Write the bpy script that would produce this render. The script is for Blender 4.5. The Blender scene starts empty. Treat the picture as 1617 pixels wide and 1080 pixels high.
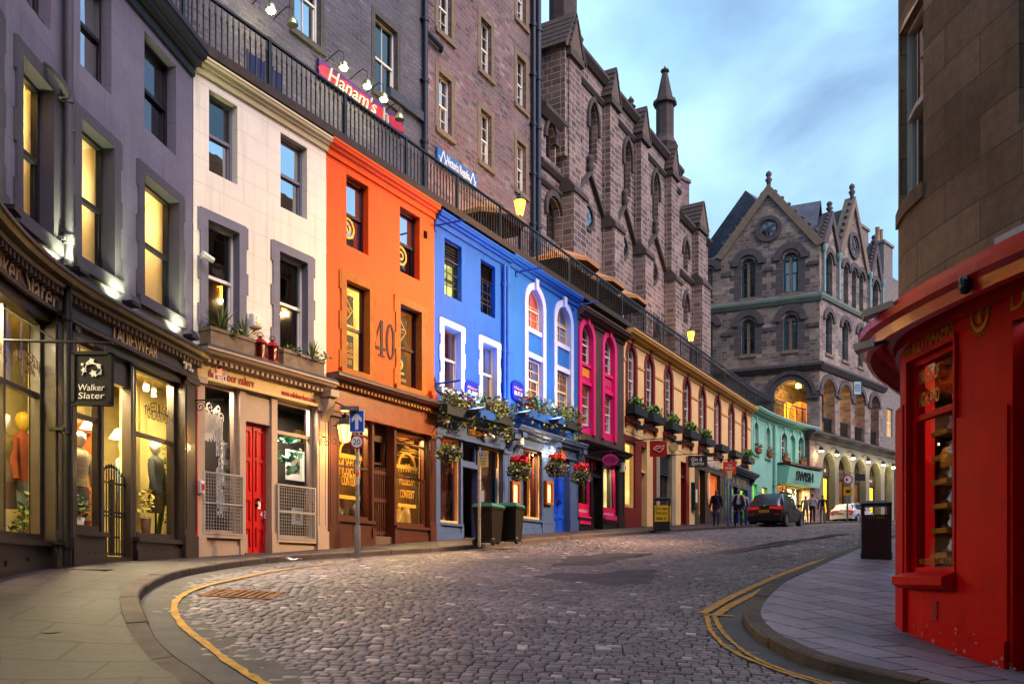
import bpy, bmesh, math, random
import numpy as np
from mathutils import Vector
random.seed(7); rng = np.random.default_rng(7)
SC = bpy.context.scene; COL = SC.collection
R = math.radians

# ---------------------------------------------------------------- camera, sky, sun, exposure
cam = bpy.data.objects.new('camera', bpy.data.cameras.new('camera')); COL.objects.link(cam)
ZC = 1.5; FPX = 1400.0; CX = 808.5; YH = 908.0
cam.location = (0, 0, ZC); cam.rotation_euler = (R(90), 0, 0)
cam.data.sensor_width = 36; cam.data.lens = FPX / 1617 * 36
cam.data.shift_y = (YH - 540) / 1617; cam.data.clip_end = 2000; cam.data.clip_start = .05
SC.camera = cam
SC.view_settings.view_transform = 'Standard'; SC.view_settings.look = 'None'
SC.view_settings.exposure = 1.0; SC.view_settings.gamma = 1
cy = SC.cycles; cy.use_denoising = True; cy.max_bounces = 6; cy.diffuse_bounces = 2; cy.glossy_bounces = 3
cy.transmission_bounces = 3; cy.transparent_max_bounces = 10; cy.caustics_reflective = False; cy.caustics_refractive = False
cy.sample_clamp_indirect = 4; cy.sample_clamp_direct = 0; cy.blur_glossy = 0.5
try: cy.denoiser = 'OPENIMAGEDENOISE'
except Exception: pass

SUN_EL, SUN_AZ = 46, 125          # dusk glow behind the camera's right shoulder
w = bpy.data.worlds.new('World'); SC.world = w; w.use_nodes = True
nt = w.node_tree; N = nt.nodes; N.clear()
out = N.new('ShaderNodeOutputWorld'); bg = N.new('ShaderNodeBackground')
sky = N.new('ShaderNodeTexSky'); sky.sky_type = 'NISHITA'; sky.sun_disc = False
sky.sun_elevation = R(SUN_EL); sky.sun_rotation = R(SUN_AZ); sky.air_density = 1.4; sky.dust_density = .6; sky.ozone_density = 3.0
tc = N.new('ShaderNodeTexCoord'); mp = N.new('ShaderNodeMapping'); mp.inputs['Scale'].default_value = (1.0, 1.0, 2.2); mp.inputs['Location'].default_value = (3.3, 1.7, .4)
nz = N.new('ShaderNodeTexNoise'); nz.inputs['Scale'].default_value = 2.3; nz.inputs['Detail'].default_value = 7; nz.inputs['Roughness'].default_value = .52; nz.inputs['Distortion'].default_value = .35
nz2 = N.new('ShaderNodeTexNoise'); nz2.inputs['Scale'].default_value = 1.1; nz2.inputs['Detail'].default_value = 3
rp = N.new('ShaderNodeValToRGB'); rp.color_ramp.elements[0].position = .34; rp.color_ramp.elements[1].position = .56
cl = N.new('ShaderNodeValToRGB'); e = cl.color_ramp.elements
e[0].position = .36; e[0].color = (1.15, 2.8, 5.4, 1); e[1].position = .62; e[1].color = (3.4, 5.5, 6.9, 1)
mx = N.new('ShaderNodeMix'); mx.data_type = 'RGBA'
L_ = nt.links.new
L_(tc.outputs['Generated'], mp.inputs['Vector']); L_(mp.outputs['Vector'], nz.inputs['Vector']); L_(mp.outputs['Vector'], nz2.inputs['Vector'])
L_(nz.outputs['Fac'], rp.inputs['Fac']); L_(nz2.outputs['Fac'], cl.inputs['Fac'])
L_(rp.outputs['Color'], mx.inputs['Factor']); L_(sky.outputs['Color'], mx.inputs['A']); L_(cl.outputs['Color'], mx.inputs['B'])
L_(mx.outputs['Result'], bg.inputs['Color']); bg.inputs['Strength'].default_value = .10
L_(bg.outputs['Background'], out.inputs['Surface'])

sun = bpy.data.objects.new('sun', bpy.data.lights.new('sun', 'SUN')); COL.objects.link(sun)
sun.data.energy = 3.2; sun.data.angle = R(65); sun.data.color = (1, .80, .82)
sd = Vector((math.sin(R(SUN_AZ)) * math.cos(R(SUN_EL)), math.cos(R(SUN_AZ)) * math.cos(R(SUN_EL)), math.sin(R(SUN_EL))))
sun.rotation_euler = sd.to_track_quat('Z', 'Y').to_euler()

# ---------------------------------------------------------------- helpers: ground surface, facade curves
CP = np.array([(-5.95,10.3,1.37),(-5.68,15.8,1.72),(-3.85,19.05,1.98),(-1.9,22.5,2.28),(-.15,25.6,2.55),(2.1,29.9,2.9),(4.2,33.3,3.18),(13.3,49.35,4.33),(18.87,56,4.8),(28.4,65.6,5.48),
 (7,17,1.72),(4.57,10.5,.92),(5.03,8.7,.6),(0,6.6,.69),(-3.8,6.6,.64),(2.9,7.2,.62),(36,63,5.4),(24,46,4.2),(12,24,2.4),(-8,10,1.4),(-8,3,.6),(0,0,0.0),(8,0,-.3)])
def _U(r2): return np.where(r2 > 1e-12, r2*np.log(r2+1e-12), 0)
_n = len(CP); _A = np.zeros((_n+3,_n+3)); _A[:_n,:_n] = _U(((CP[:,None,:2]-CP[None,:,:2])**2).sum(-1))+3*np.eye(_n)
_A[:_n,_n] = 1; _A[:_n,_n+1:] = CP[:,:2]; _A[_n,:_n] = 1; _A[_n+1:,:_n] = CP[:,:2].T
_W = np.linalg.solve(_A, np.r_[CP[:,2],0,0,0])
def G(x, y):                       # height of the road surface
    x = np.clip(np.asarray(x,float),-12,45); y = np.clip(np.asarray(y,float),-4,80)
    r = _W[_n]+_W[_n+1]*x+_W[_n+2]*y
    for i in range(_n): r = r+_W[i]*_U((x-CP[i,0])**2+(y-CP[i,1])**2)
    return r
def g(x, y): return float(G(x, y))
_Ys = np.arange(2, 95, .02)
def at(px, py, off=0):             # the ground point seen at a pixel of the photo
    a = (px-CX)/FPX; z = ZC+(YH-py)/FPX*_Ys; k = np.where(G(a*_Ys,_Ys)+off >= z)[0]
    k = k[0] if len(k) else len(_Ys)-1
    return Vector((a*_Ys[k], _Ys[k], z[k]))
def zp(y, Y): return ZC+(YH-y)/FPX*Y

class Curve:                       # a facade's plan line: u along it, n out towards the street
    def __init__(s, P0, u0, segs, back=()):
        us=[u0]; th=[segs[0][1]]; P=[np.array(P0,float)]; st=.05
        for L,a0,a1 in segs:
            k=max(1,int(round(L/st)))
            for i in range(k):
                t=a0+(a1-a0)*(i+.5)/k; d=np.array([math.sin(R(t)),math.cos(R(t))])
                P.append(P[-1]+d*L/k); us.append(us[-1]+L/k); th.append(t)
        b=[];bu=[];bt=[];p=np.array(P0,float);uu=u0
        for L,a0,a1 in back:
            k=max(1,int(round(L/st)))
            for i in range(k):
                t=a0+(a1-a0)*(i+.5)/k; p=p-np.array([math.sin(R(t)),math.cos(R(t))])*L/k; uu-=L/k
                b.append(p);bu.append(uu);bt.append(t)
        s.u=np.array(bu[::-1]+us); s.P=np.array(b[::-1]+P); s.t=np.radians(np.array(bt[::-1]+th))
        s.curv=[(min(q[0] for q in [(-99,)]),0)]
    def at(s,u,n=0):
        x=np.interp(u,s.u,s.P[:,0]); y=np.interp(u,s.u,s.P[:,1]); t=np.interp(u,s.u,s.t)
        if u<s.u[0]: d=u-s.u[0]; x+=d*math.sin(t); y+=d*math.cos(t)
        if u>s.u[-1]: d=u-s.u[-1]; x+=d*math.sin(t); y+=d*math.cos(t)
        return x+n*math.cos(t), y-n*math.sin(t)
    def hit(s,px,n=0,lo=-1e9,hi=1e9):
        X=s.P[:,0]+n*np.cos(s.t); Y=s.P[:,1]-n*np.sin(s.t); f=X/np.maximum(Y,.01)-(px-CX)/FPX
        ok=(s.u>=lo)&(s.u<=hi)&(Y>.3); idx=np.where(ok)[0]; ff=f[idx]
        k=np.where((ff[:-1]<=0)&(ff[1:]>0))[0]
        if not len(k):
            d=(ff[-1]-ff[-2])/(s.u[idx[-1]]-s.u[idx[-2]]); return s.u[idx[-1]]-ff[-1]/d if ff[-1]<0 else s.u[idx[0]]
        k=k[-1]; i=idx[k]; t=-ff[k]/(ff[k+1]-ff[k]); return s.u[i]+t*(s.u[i+1]-s.u[i])
    def z(s,px,y,n=0): return zp(y,s.at(s.hit(px,n),n)[1])
    def bent(s,u0,u1): return abs(np.interp(u1,s.u,s.t)-np.interp(u0,s.u,s.t))>.015
    def gz(s,u,n=0): return g(*s.at(u,n))+.1

CL = Curve((-5.68,15.8),0,[(.01,24,29.5),(38.5,29.5,29.5),(8.7,29.5,46),(.6,46,46)],back=[(1.7,6.5,7.3),(1.7,7.3,4.5),(1.7,4.5,-6.7),(1.7,-6.7,-16.2),(4.2,-16.2,-32)])
CA = Curve((18.95,56.1),0,[(34,44,44)])
_c = CA.at(1.15); CB = Curve(_c,0,[(.3,114.8,114.8)],back=[(22,114.8,114.8)])
CR = Curve((5.6,11.3),0,[(.05,242,242)],back=[(20,236,232)])
# rounded corner of the red shop, traced from up the street round towards the camera
_P=(4.39,7.6)
CR = Curve(_P,0,[(3.0,169,150),(4,150,150)],back=[(1.5,169,177),(.95,177,204),(1.2,204,216),(50,216,206)])

# ---------------------------------------------------------------- helpers: objects
def link(o): COL.objects.link(o); return o
def tag(o,label=None,cat=None,group=None,kind=None):
    if label: o['label']=label
    if cat: o['category']=cat
    if group: o['group']=group
    if kind: o['kind']=kind
    return o
def thing(name,label,cat,loc=(0,0,0),group=None,rz=0):
    o=bpy.data.objects.new(name,None); link(o); o.location=loc; o.rotation_euler=(0,0,rz); o.empty_display_size=.2
    return tag(o,label,cat,group)
def rootloc(p):
    while p.parent: p=p.parent
    return np.array(p.location) if p.type=='EMPTY' else np.zeros(3)
def kids(o): return [c for c in COL.objects if c.parent==o]
def dup(root,loc,rz=None,label=None):
    def cp(o,par):
        c=o.copy(); link(c)
        if par: c.parent=par
        for k in kids(o): cp(k,c)
        return c
    r=cp(root,None); r.location=loc
    if rz is not None: r.rotation_euler=(0,0,rz)
    if label: r['label']=label
    return r

class MB:
    def __init__(s,c=None): s.v=[]; s.f=[]; s.m=[]; s.c=c; s.mi=0; s.smf=[]
    def add(s,vs,fs,sm=False):
        b=len(s.v); s.v+=[tuple(v) for v in vs]
        for f in fs: s.f.append(tuple(i+b for i in f)); s.m.append(s.mi); s.smf.append(sm)
        return s
    def box(s,u0,u1,n0,n1,z0,z1):
        if u1<u0: u0,u1=u1,u0
        k=1
        if s.c and s.c.bent(u0,u1): k=max(1,int((u1-u0)/.35)+1)
        for i in range(k):
            a=u0+(u1-u0)*i/k; b=u0+(u1-u0)*(i+1)/k
            vs=[(a,n0,z0),(b,n0,z0),(b,n1,z0),(a,n1,z0),(a,n0,z1),(b,n0,z1),(b,n1,z1),(a,n1,z1)]
            fs=[(0,3,2,1),(4,5,6,7),(0,1,5,4),(2,3,7,6)]
            if i==0: fs.append((3,0,4,7))
            if i==k-1: fs.append((1,2,6,5))
            s.add(vs,fs)
        return s
    def sweep(s,prof,u0,u1):       # profile [(n,z)] swept along u, closed
        k=1
        if s.c and s.c.bent(u0,u1): k=max(1,int(abs(u1-u0)/.35)+1)
        m=len(prof); vs=[];fs=[]
        for i in range(k+1):
            u=u0+(u1-u0)*i/k; vs+=[(u,n,z) for n,z in prof]
        for i in range(k):
            for j in range(m): fs.append((i*m+j,i*m+(j+1)%m,(i+1)*m+(j+1)%m,(i+1)*m+j))
        fs.append(tuple(range(m-1,-1,-1))); fs.append(tuple(k*m+j for j in range(m)))
        return s.add(vs,fs)
    def prism(s,poly,n0,n1):       # polygon [(u,z)] extruded in n
        m=len(poly); vs=[(u,n0,z) for u,z in poly]+[(u,n1,z) for u,z in poly]
        fs=[tuple(range(m)),tuple(range(2*m-1,m-1,-1))]+[(j,m+j,m+(j+1)%m,(j+1)%m) for j in range(m)]
        return s.add(vs,fs)
    def strip(s,a,b,n0,n1):        # band between two outlines [(u,z)], front, back and both edges
        m=len(a); vs=[(u,n1,z) for u,z in a]+[(u,n1,z) for u,z in b]+[(u,n0,z) for u,z in a]+[(u,n0,z) for u,z in b]; fs=[]
        for j in range(m-1):
            fs+=[(j,j+1,m+j+1,m+j),(2*m+j,3*m+j,3*m+j+1,2*m+j+1),(j,2*m+j,2*m+j+1,j+1),(m+j,m+j+1,3*m+j+1,3*m+j)]
        fs+=[(0,m,3*m,2*m),(m-1,3*m-1,4*m-1,2*m-1)]
        return s.add(vs,fs)
    def tube(s,pts,r,seg=8,cap=True,sm=True):
        pts=[Vector(p) for p in pts]; k=len(pts); rs=r if isinstance(r,(list,tuple)) else [r]*k; vs=[];fs=[]
        x=None
        for i,p in enumerate(pts):
            d=(pts[min(i+1,k-1)]-pts[max(i-1,0)]).normalized()
            if x is None: x=d.orthogonal().normalized()
            x=(x-d*x.dot(d)); x=x.normalized() if x.length>1e-6 else d.orthogonal().normalized()
            y=d.cross(x)
            for j in range(seg):
                a=2*math.pi*j/seg; q=p+(x*math.cos(a)+y*math.sin(a))*rs[i]; vs.append(tuple(q))
        for i in range(k-1):
            for j in range(seg): fs.append((i*seg+j,i*seg+(j+1)%seg,(i+1)*seg+(j+1)%seg,(i+1)*seg+j))
        s.add(vs,fs,sm)
        if cap: s.add([vs[j] for j in range(seg)],[tuple(range(seg-1,-1,-1))]); s.add([vs[(k-1)*seg+j] for j in range(seg)],[tuple(range(seg))])
        return s
    def lathe(s,prof,o=(0,0,0),seg=14,sm=True,sx=1,sy=1,axis='z'):
        vs=[];fs=[];k=len(prof)
        for r,z in prof:
            for j in range(seg):
                a=2*math.pi*j/seg; p=(r*sx*math.cos(a),r*sy*math.sin(a),z)
                if axis=='n': p=(p[0],z,p[1])
                if axis=='u': p=(z,p[0],p[1])
                vs.append((o[0]+p[0],o[1]+p[1],o[2]+p[2]))
        for i in range(k-1):
            for j in range(seg): fs.append((i*seg+j,i*seg+(j+1)%seg,(i+1)*seg+(j+1)%seg,(i+1)*seg+j))
        s.add(vs,fs,sm); s.add(vs[:seg],[tuple(range(seg))]); s.add(vs[-seg:],[tuple(range(seg))])
        return s
    def build(s,name,mat,parent=None,smooth=None):
        if not s.v: return None
        V=np.array(s.v,float); loc=rootloc(parent) if (parent is not None and s.c) else np.zeros(3)
        if s.c: 
            W=np.array([(*s.c.at(u,n),z) for u,n,z in s.v])-loc
            F=[f[::-1] for f in s.f]
        else: W=V; F=s.f
        me=bpy.data.meshes.new(name); me.from_pydata([tuple(p) for p in W],[],F)
        uv=me.uv_layers.new(name='UVMap'); co=[]
        for f in F:
            p=V[list(f)]; nn=np.zeros(3)
            for i in range(len(f)):
                a=p[i];b=p[(i+1)%len(f)]; nn+=np.array([(a[1]-b[1])*(a[2]+b[2]),(a[2]-b[2])*(a[0]+b[0]),(a[0]-b[0])*(a[1]+b[1])])
            k=int(np.argmax(np.abs(nn)))
            ax=((1,2),(0,2),(0,1))[k]; co.append(p[:,ax])
        uv.data.foreach_set('uv',np.concatenate(co).astype(np.float32).ravel())
        mats=mat if isinstance(mat,(list,tuple)) else [mat]
        for m in mats: me.materials.append(m)
        me.polygons.foreach_set('material_index',s.m)
        me.polygons.foreach_set('use_smooth',s.smf if smooth is None else [smooth]*len(F))
        bm=bmesh.new(); bm.from_mesh(me); bmesh.ops.recalc_face_normals(bm,faces=bm.faces); bm.to_mesh(me); bm.free()
        o=bpy.data.objects.new(name,me); link(o)
        if parent is not None: o.parent=parent
        return o

def arch(u0,u1,z1,kind='r',seg=12,ratio=None):   # outline over the springing, left to right
    w=u1-u0
    if not kind: return [(u0,z1),(u1,z1)]
    if kind=='r':
        r=w/2; c=(u0+u1)/2; zs=z1-r; return [(c-r*math.cos(math.pi*i/seg),zs+r*math.sin(math.pi*i/seg)) for i in range(seg+1)]
    if kind=='p':
        zs=z1-.866*w; h=seg//2
        a=[(u1-w*math.cos(R(60)*i/h),zs+w*math.sin(R(60)*i/h)) for i in range(h+1)]
        return a+[(u0+u1-u,z) for u,z in a[-2::-1]]
    if kind=='c':                                  # shallow curved head
        d=w*.12; c=(u0+u1)/2; return [(u0+w*i/seg,z1-d*((2*i/seg-1)**2)) for i in range(seg+1)]
def outline(u0,u1,z0,z1,kind=None,seg=12): return [(u0,z0)]+arch(u0,u1,z1,kind,seg)+[(u1,z0)]
def wall(mb,u0,u1,z0,z1,ops=(),n=0,depth=.28,thick=None):
    us={u0,u1}; zs={z0,z1}; A=[]
    for o in ops:
        a,b,c,d=o[:4]; k=o[4] if len(o)>4 else None; pts=arch(a,b,d,k); sp=pts[0][1]; A.append((a,b,c,d,k,pts,sp))
        us|={a,b}; zs|={c,d,sp}
    if mb.c and mb.c.bent(u0,u1):
        us|=set(np.arange(u0,u1,.4))
    us=sorted(x for x in us if u0-1e-6<=x<=u1+1e-6); zs=sorted(x for x in zs if z0-1e-6<=x<=z1+1e-6)
    for i in range(len(us)-1):
        for j in range(len(zs)-1):
            a,b,c,d=us[i],us[i+1],zs[j],zs[j+1]
            if b-a<1e-5 or d-c<1e-5: continue
            mu,mz=(a+b)/2,(c+d)/2
            if any(o[0]<mu<o[1] and o[2]<mz<o[3] for o in A): continue
            mb.add([(a,n,c),(b,n,c),(b,n,d),(a,n,d)],[(0,1,2,3)])
    for a,b,c,d,k,pts,sp in A:
        if k:
            for (p,q) in zip(pts[:-1],pts[1:]): mb.add([(p[0],n,p[1]),(q[0],n,q[1]),(q[0],n,d),(p[0],n,d)],[(0,1,2,3)])
        loop=[(a,c)]+pts+[(b,c)]
        m=len(loop); vs=[(x,n,z) for x,z in loop]+[(x,n-depth,z) for x,z in loop]
        mb.add(vs,[(j,(j+1)%m,m+(j+1)%m,m+j) for j in range(m)])
    if thick:   # ends, top and back so the wall is a solid slab from the side too
        mb.add([(u0,n,z0),(u0,n-thick,z0),(u0,n-thick,z1),(u0,n,z1)],[(0,1,2,3)]); mb.add([(u1,n,z0),(u1,n-thick,z0),(u1,n-thick,z1),(u1,n,z1)],[(0,1,2,3)])
        k=max(1,int((u1-u0)/.4)) if mb.c and mb.c.bent(u0,u1) else 1
        for i in range(k):
            a=u0+(u1-u0)*i/k;b=u0+(u1-u0)*(i+1)/k
            mb.add([(a,n,z1),(b,n,z1),(b,n-thick,z1),(a,n-thick,z1)],[(0,1,2,3)])
    return mb
def cyl_pts(r,k=16): return [(r*math.cos(2*math.pi*i/k),r*math.sin(2*math.pi*i/k)) for i in range(k)]

# ---------------------------------------------------------------- helpers: materials
def S(h):
    h=h.lstrip('#'); c=[int(h[i:i+2],16)/255 for i in (0,2,4)]
    return tuple((x/12.92 if x<=.04045 else ((x+.055)/1.055)**2.4) for x in c)+(1,)
MATS={}
def nodes(name):
    m=bpy.data.materials.new(name); m.use_nodes=True; t=m.node_tree; b=t.nodes['Principled BSDF']; return m,t,b
def mul(c,k): return (min(1,c[0]*k),min(1,c[1]*k),min(1,c[2]*k),1)
def paint(name,col,rough=.55,var=.12,sc=1.5,bump=.15,joints=None,metal=0,coat=0,streak=0,bsc=60):
    """painted or plain surface with blotchy wear, fine bump and optional ashlar joints"""
    if name in MATS: return MATS[name]
    m,t,b=nodes(name); n=t.nodes; l=t.links.new; col=S(col) if isinstance(col,str) else col
    uv=n.new('ShaderNodeTexCoord'); src=uv.outputs['UV']
    nz=n.new('ShaderNodeTexNoise'); nz.inputs['Scale'].default_value=sc; nz.inputs['Detail'].default_value=6; nz.inputs['Roughness'].default_value=.65
    l(src,nz.inputs['Vector'])
    r=n.new('ShaderNodeValToRGB'); r.color_ramp.elements[0].position=.33; r.color_ramp.elements[1].position=.66
    r.color_ramp.elements[0].color=mul(col,1-var); r.color_ramp.elements[1].color=mul(col,1+var*.6)
    l(nz.outputs['Fac'],r.inputs['Fac']); c=r.outputs['Color']
    bh=None
    if streak:
        mp=n.new('ShaderNodeMapping'); mp.inputs['Scale'].default_value=(5,.35,1); l(src,mp.inputs['Vector'])
        z2=n.new('ShaderNodeTexNoise'); z2.inputs['Scale'].default_value=1.6; z2.inputs['Detail'].default_value=5; l(mp.outputs['Vector'],z2.inputs['Vector'])
        rr=n.new('ShaderNodeMapRange'); rr.inputs['From Min'].default_value=.52; rr.inputs['From Max'].default_value=.78; rr.inputs['To Max'].default_value=streak; l(z2.outputs['Fac'],rr.inputs['Value'])
        mm=n.new('ShaderNodeMix'); mm.data_type='RGBA'; l(rr.outputs['Result'],mm.inputs['Factor']); l(c,mm.inputs['A']); mm.inputs['B'].default_value=mul((col[0]*.5,col[1]*.48,col[2]*.46),1); c=mm.outputs['Result']
    bn=n.new('ShaderNodeTexNoise'); bn.inputs['Scale'].default_value=bsc; bn.inputs['Detail'].default_value=4; l(src,bn.inputs['Vector']); h=bn.outputs['Fac']
    if joints:
        bk=n.new('ShaderNodeTexBrick'); bk.inputs['Scale'].default_value=1; bk.inputs['Brick Width'].default_value=joints[0]; bk.inputs['Row Height'].default_value=joints[1]
        bk.inputs['Mortar Size'].default_value=.006; bk.inputs['Mortar Smooth'].default_value=.3
        l(src,bk.inputs['Vector'])
        mm=n.new('ShaderNodeMix'); mm.data_type='RGBA'; l(bk.outputs['Fac'],mm.inputs['Factor']); l(c,mm.inputs['A']); mm.inputs['B'].default_value=mul(col,.72); c=mm.outputs['Result']
        ma=n.new('ShaderNodeMath'); ma.operation='MULTIPLY_ADD'; l(bk.outputs['Fac'],ma.inputs[0]); ma.inputs[1].default_value=-1.2; l(h,ma.inputs[2]); h=ma.outputs[0]
    bp=n.new('ShaderNodeBump'); bp.inputs['Strength'].default_value=bump; bp.inputs['Distance'].default_value=.02; l(h,bp.inputs['Height']); l(bp.outputs['Normal'],b.inputs['Normal'])
    l(c,b.inputs['Base Color']); b.inputs['Roughness'].default_value=rough; b.inputs['Metallic'].default_value=metal
    b.inputs['Specular IOR Level'].default_value=.5 if (coat or rough<.4 or metal) else .22
    if coat: b.inputs['Coat Weight'].default_value=coat; b.inputs['Coat Roughness'].default_value=.12
    MATS[name]=m; return m
def stone(name,cols,bw,bh,mortar,ms=.012,rough=.85,bump=.5,off=.5,warp=.03,sq=1.0,sqf=2,wsc=2.2):
    if name in MATS: return MATS[name]
    m,t,b=nodes(name); n=t.nodes; l=t.links.new
    uv=n.new('ShaderNodeTexCoord')
    wn=n.new('ShaderNodeTexNoise'); wn.inputs['Scale'].default_value=wsc; wn.inputs['Detail'].default_value=3; l(uv.outputs['UV'],wn.inputs['Vector'])
    va=n.new('ShaderNodeVectorMath'); va.operation='MULTIPLY_ADD'; l(wn.outputs['Color'],va.inputs[0]); va.inputs[1].default_value=(warp,warp,0); l(uv.outputs['UV'],va.inputs[2])
    bk=n.new('ShaderNodeTexBrick'); bk.inputs['Scale'].default_value=1; bk.inputs['Brick Width'].default_value=bw; bk.inputs['Row Height'].default_value=bh; bk.inputs['Mortar Size'].default_value=ms
    bk.inputs['Mortar Smooth'].default_value=.25; bk.offset=off; bk.squash=sq; bk.squash_frequency=sqf
    bk.inputs['Color1'].default_value=(0,0,0,1); bk.inputs['Color2'].default_value=(1,1,1,1); bk.inputs['Mortar'].default_value=(.5,.5,.5,1); l(va.outputs[0],bk.inputs['Vector'])
    r=n.new('ShaderNodeValToRGB'); r.color_ramp.interpolation='LINEAR'; e=r.color_ramp.elements
    k=len(cols); cl_=[S(c) for c in cols]; mean=[sum(c[q] for c in cl_)/k for q in range(3)]; cl_=[tuple(c[q]*.66+mean[q]*.34 for q in range(3))+(1,) for c in cl_]
    for i,c in enumerate(cl_):
        el=e[i] if i<2 else e.new(.5)
        el.position=.08+.84*i/(k-1)
        el.color=c
    l(bk.outputs['Color'],r.inputs['Fac'])
    nz=n.new('ShaderNodeTexNoise'); nz.inputs['Scale'].default_value=9; nz.inputs['Detail'].default_value=8; nz.inputs['Roughness'].default_value=.7; l(uv.outputs['UV'],nz.inputs['Vector'])
    mr=n.new('ShaderNodeMapRange'); mr.inputs['To Min'].default_value=.45; mr.inputs['To Max'].default_value=1.55; l(nz.outputs['Fac'],mr.inputs['Value'])
    n3=n.new('ShaderNodeTexNoise'); n3.inputs['Scale'].default_value=.55; n3.inputs['Detail'].default_value=5; l(uv.outputs['UV'],n3.inputs['Vector'])
    m3=n.new('ShaderNodeMapRange'); m3.inputs['From Min'].default_value=.3; m3.inputs['From Max'].default_value=.7; m3.inputs['To Min'].default_value=.5; m3.inputs['To Max'].default_value=1.35; l(n3.outputs['Fac'],m3.inputs['Value'])
    pm=n.new('ShaderNodeMath'); pm.operation='MULTIPLY'; l(mr.outputs['Result'],pm.inputs[0]); l(m3.outputs['Result'],pm.inputs[1])
    vm=n.new('ShaderNodeVectorMath'); vm.operation='SCALE'; l(r.outputs['Color'],vm.inputs[0]); l(pm.outputs[0],vm.inputs['Scale'])
    mm=n.new('ShaderNodeMix'); mm.data_type='RGBA'; l(bk.outputs['Fac'],mm.inputs['Factor']); l(vm.outputs[0],mm.inputs['A']); mm.inputs['B'].default_value=S(mortar)
    l(mm.outputs['Result'],b.inputs['Base Color']); b.inputs['Roughness'].default_value=rough; b.inputs['Specular IOR Level'].default_value=.25
    ma=n.new('ShaderNodeMath'); ma.operation='MULTIPLY_ADD'; l(bk.outputs['Fac'],ma.inputs[0]); ma.inputs[1].default_value=-.7; l(nz.outputs['Fac'],ma.inputs[2])
    bp=n.new('ShaderNodeBump'); bp.inputs['Strength'].default_value=bump; bp.inputs['Distance'].default_value=.03; l(ma.outputs[0],bp.inputs['Height']); l(bp.outputs['Normal'],b.inputs['Normal'])
    MATS[name]=m; return m
def glass(name,tint='#ffffff',k=1.7,base=.03,rough=.015):
    if name in MATS: return MATS[name]
    m=bpy.data.materials.new(name); m.use_nodes=True; t=m.node_tree; n=t.nodes; n.clear(); l=t.links.new
    o=n.new('ShaderNodeOutputMaterial'); x=n.new('ShaderNodeMixShader'); tr=n.new('ShaderNodeBsdfTransparent'); gl=n.new('ShaderNodeBsdfGlossy'); fr=n.new('ShaderNodeFresnel')
    tr.inputs['Color'].default_value=S(tint); gl.inputs['Roughness'].default_value=rough
    ma=n.new('ShaderNodeMath'); ma.operation='MULTIPLY_ADD'; ma.use_clamp=True; l(fr.outputs[0],ma.inputs[0]); ma.inputs[1].default_value=k; ma.inputs[2].default_value=base
    fr.inputs['IOR'].default_value=1.5
    uv=n.new('ShaderNodeTexCoord'); nz=n.new('ShaderNodeTexNoise'); nz.inputs['Scale'].default_value=1.3; l(uv.outputs['UV'],nz.inputs['Vector'])
    bp=n.new('ShaderNodeBump'); bp.inputs['Strength'].default_value=.05; bp.inputs['Distance'].default_value=.05; l(nz.outputs['Fac'],bp.inputs['Height']); l(bp.outputs['Normal'],gl.inputs['Normal'])
    l(ma.outputs[0],x.inputs[0]); l(tr.outputs[0],x.inputs[1]); l(gl.outputs[0],x.inputs[2]); l(x.outputs[0],o.inputs['Surface'])
    MATS[name]=m; return m
def glow(name,col,st,base=None,tex=None):
    if name in MATS: return MATS[name]
    m,t,b=nodes(name); b.inputs['Base Color'].default_value=S(base or col); b.inputs['Emission Color'].default_value=S(col); b.inputs['Emission Strength'].default_value=st; b.inputs['Roughness'].default_value=.7
    if tex:
        n=t.nodes; l=t.links.new; uv=n.new('ShaderNodeTexCoord'); mp=n.new('ShaderNodeMapping'); mp.inputs['Scale'].default_value=tex; l(uv.outputs['UV'],mp.inputs['Vector'])
        nz=n.new('ShaderNodeTexNoise'); nz.inputs['Scale'].default_value=1; nz.inputs['Detail'].default_value=3; l(mp.outputs['Vector'],nz.inputs['Vector'])
        r=n.new('ShaderNodeValToRGB'); r.color_ramp.elements[0].position=.35; r.color_ramp.elements[0].color=mul(S(col),.25); r.color_ramp.elements[1].position=.6; r.color_ramp.elements[1].color=S(col); l(nz.outputs['Fac'],r.inputs['Fac'])
        l(r.outputs['Color'],b.inputs['Emission Color']); l(r.outputs['Color'],b.inputs['Base Color'])
    MATS[name]=m; return m
def leafmat(name,a,b_):
    if name in MATS: return MATS[name]
    m,t,b=nodes(name); n=t.nodes; l=t.links.new; at_=n.new('ShaderNodeAttribute'); at_.attribute_name='tint'
    r=n.new('ShaderNodeValToRGB'); r.color_ramp.elements[0].color=S(a); r.color_ramp.elements[1].color=S(b_); l(at_.outputs['Fac'],r.inputs['Fac']); l(r.outputs['Color'],b.inputs['Base Color']); b.inputs['Roughness'].default_value=.5
    MATS[name]=m; return m

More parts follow.
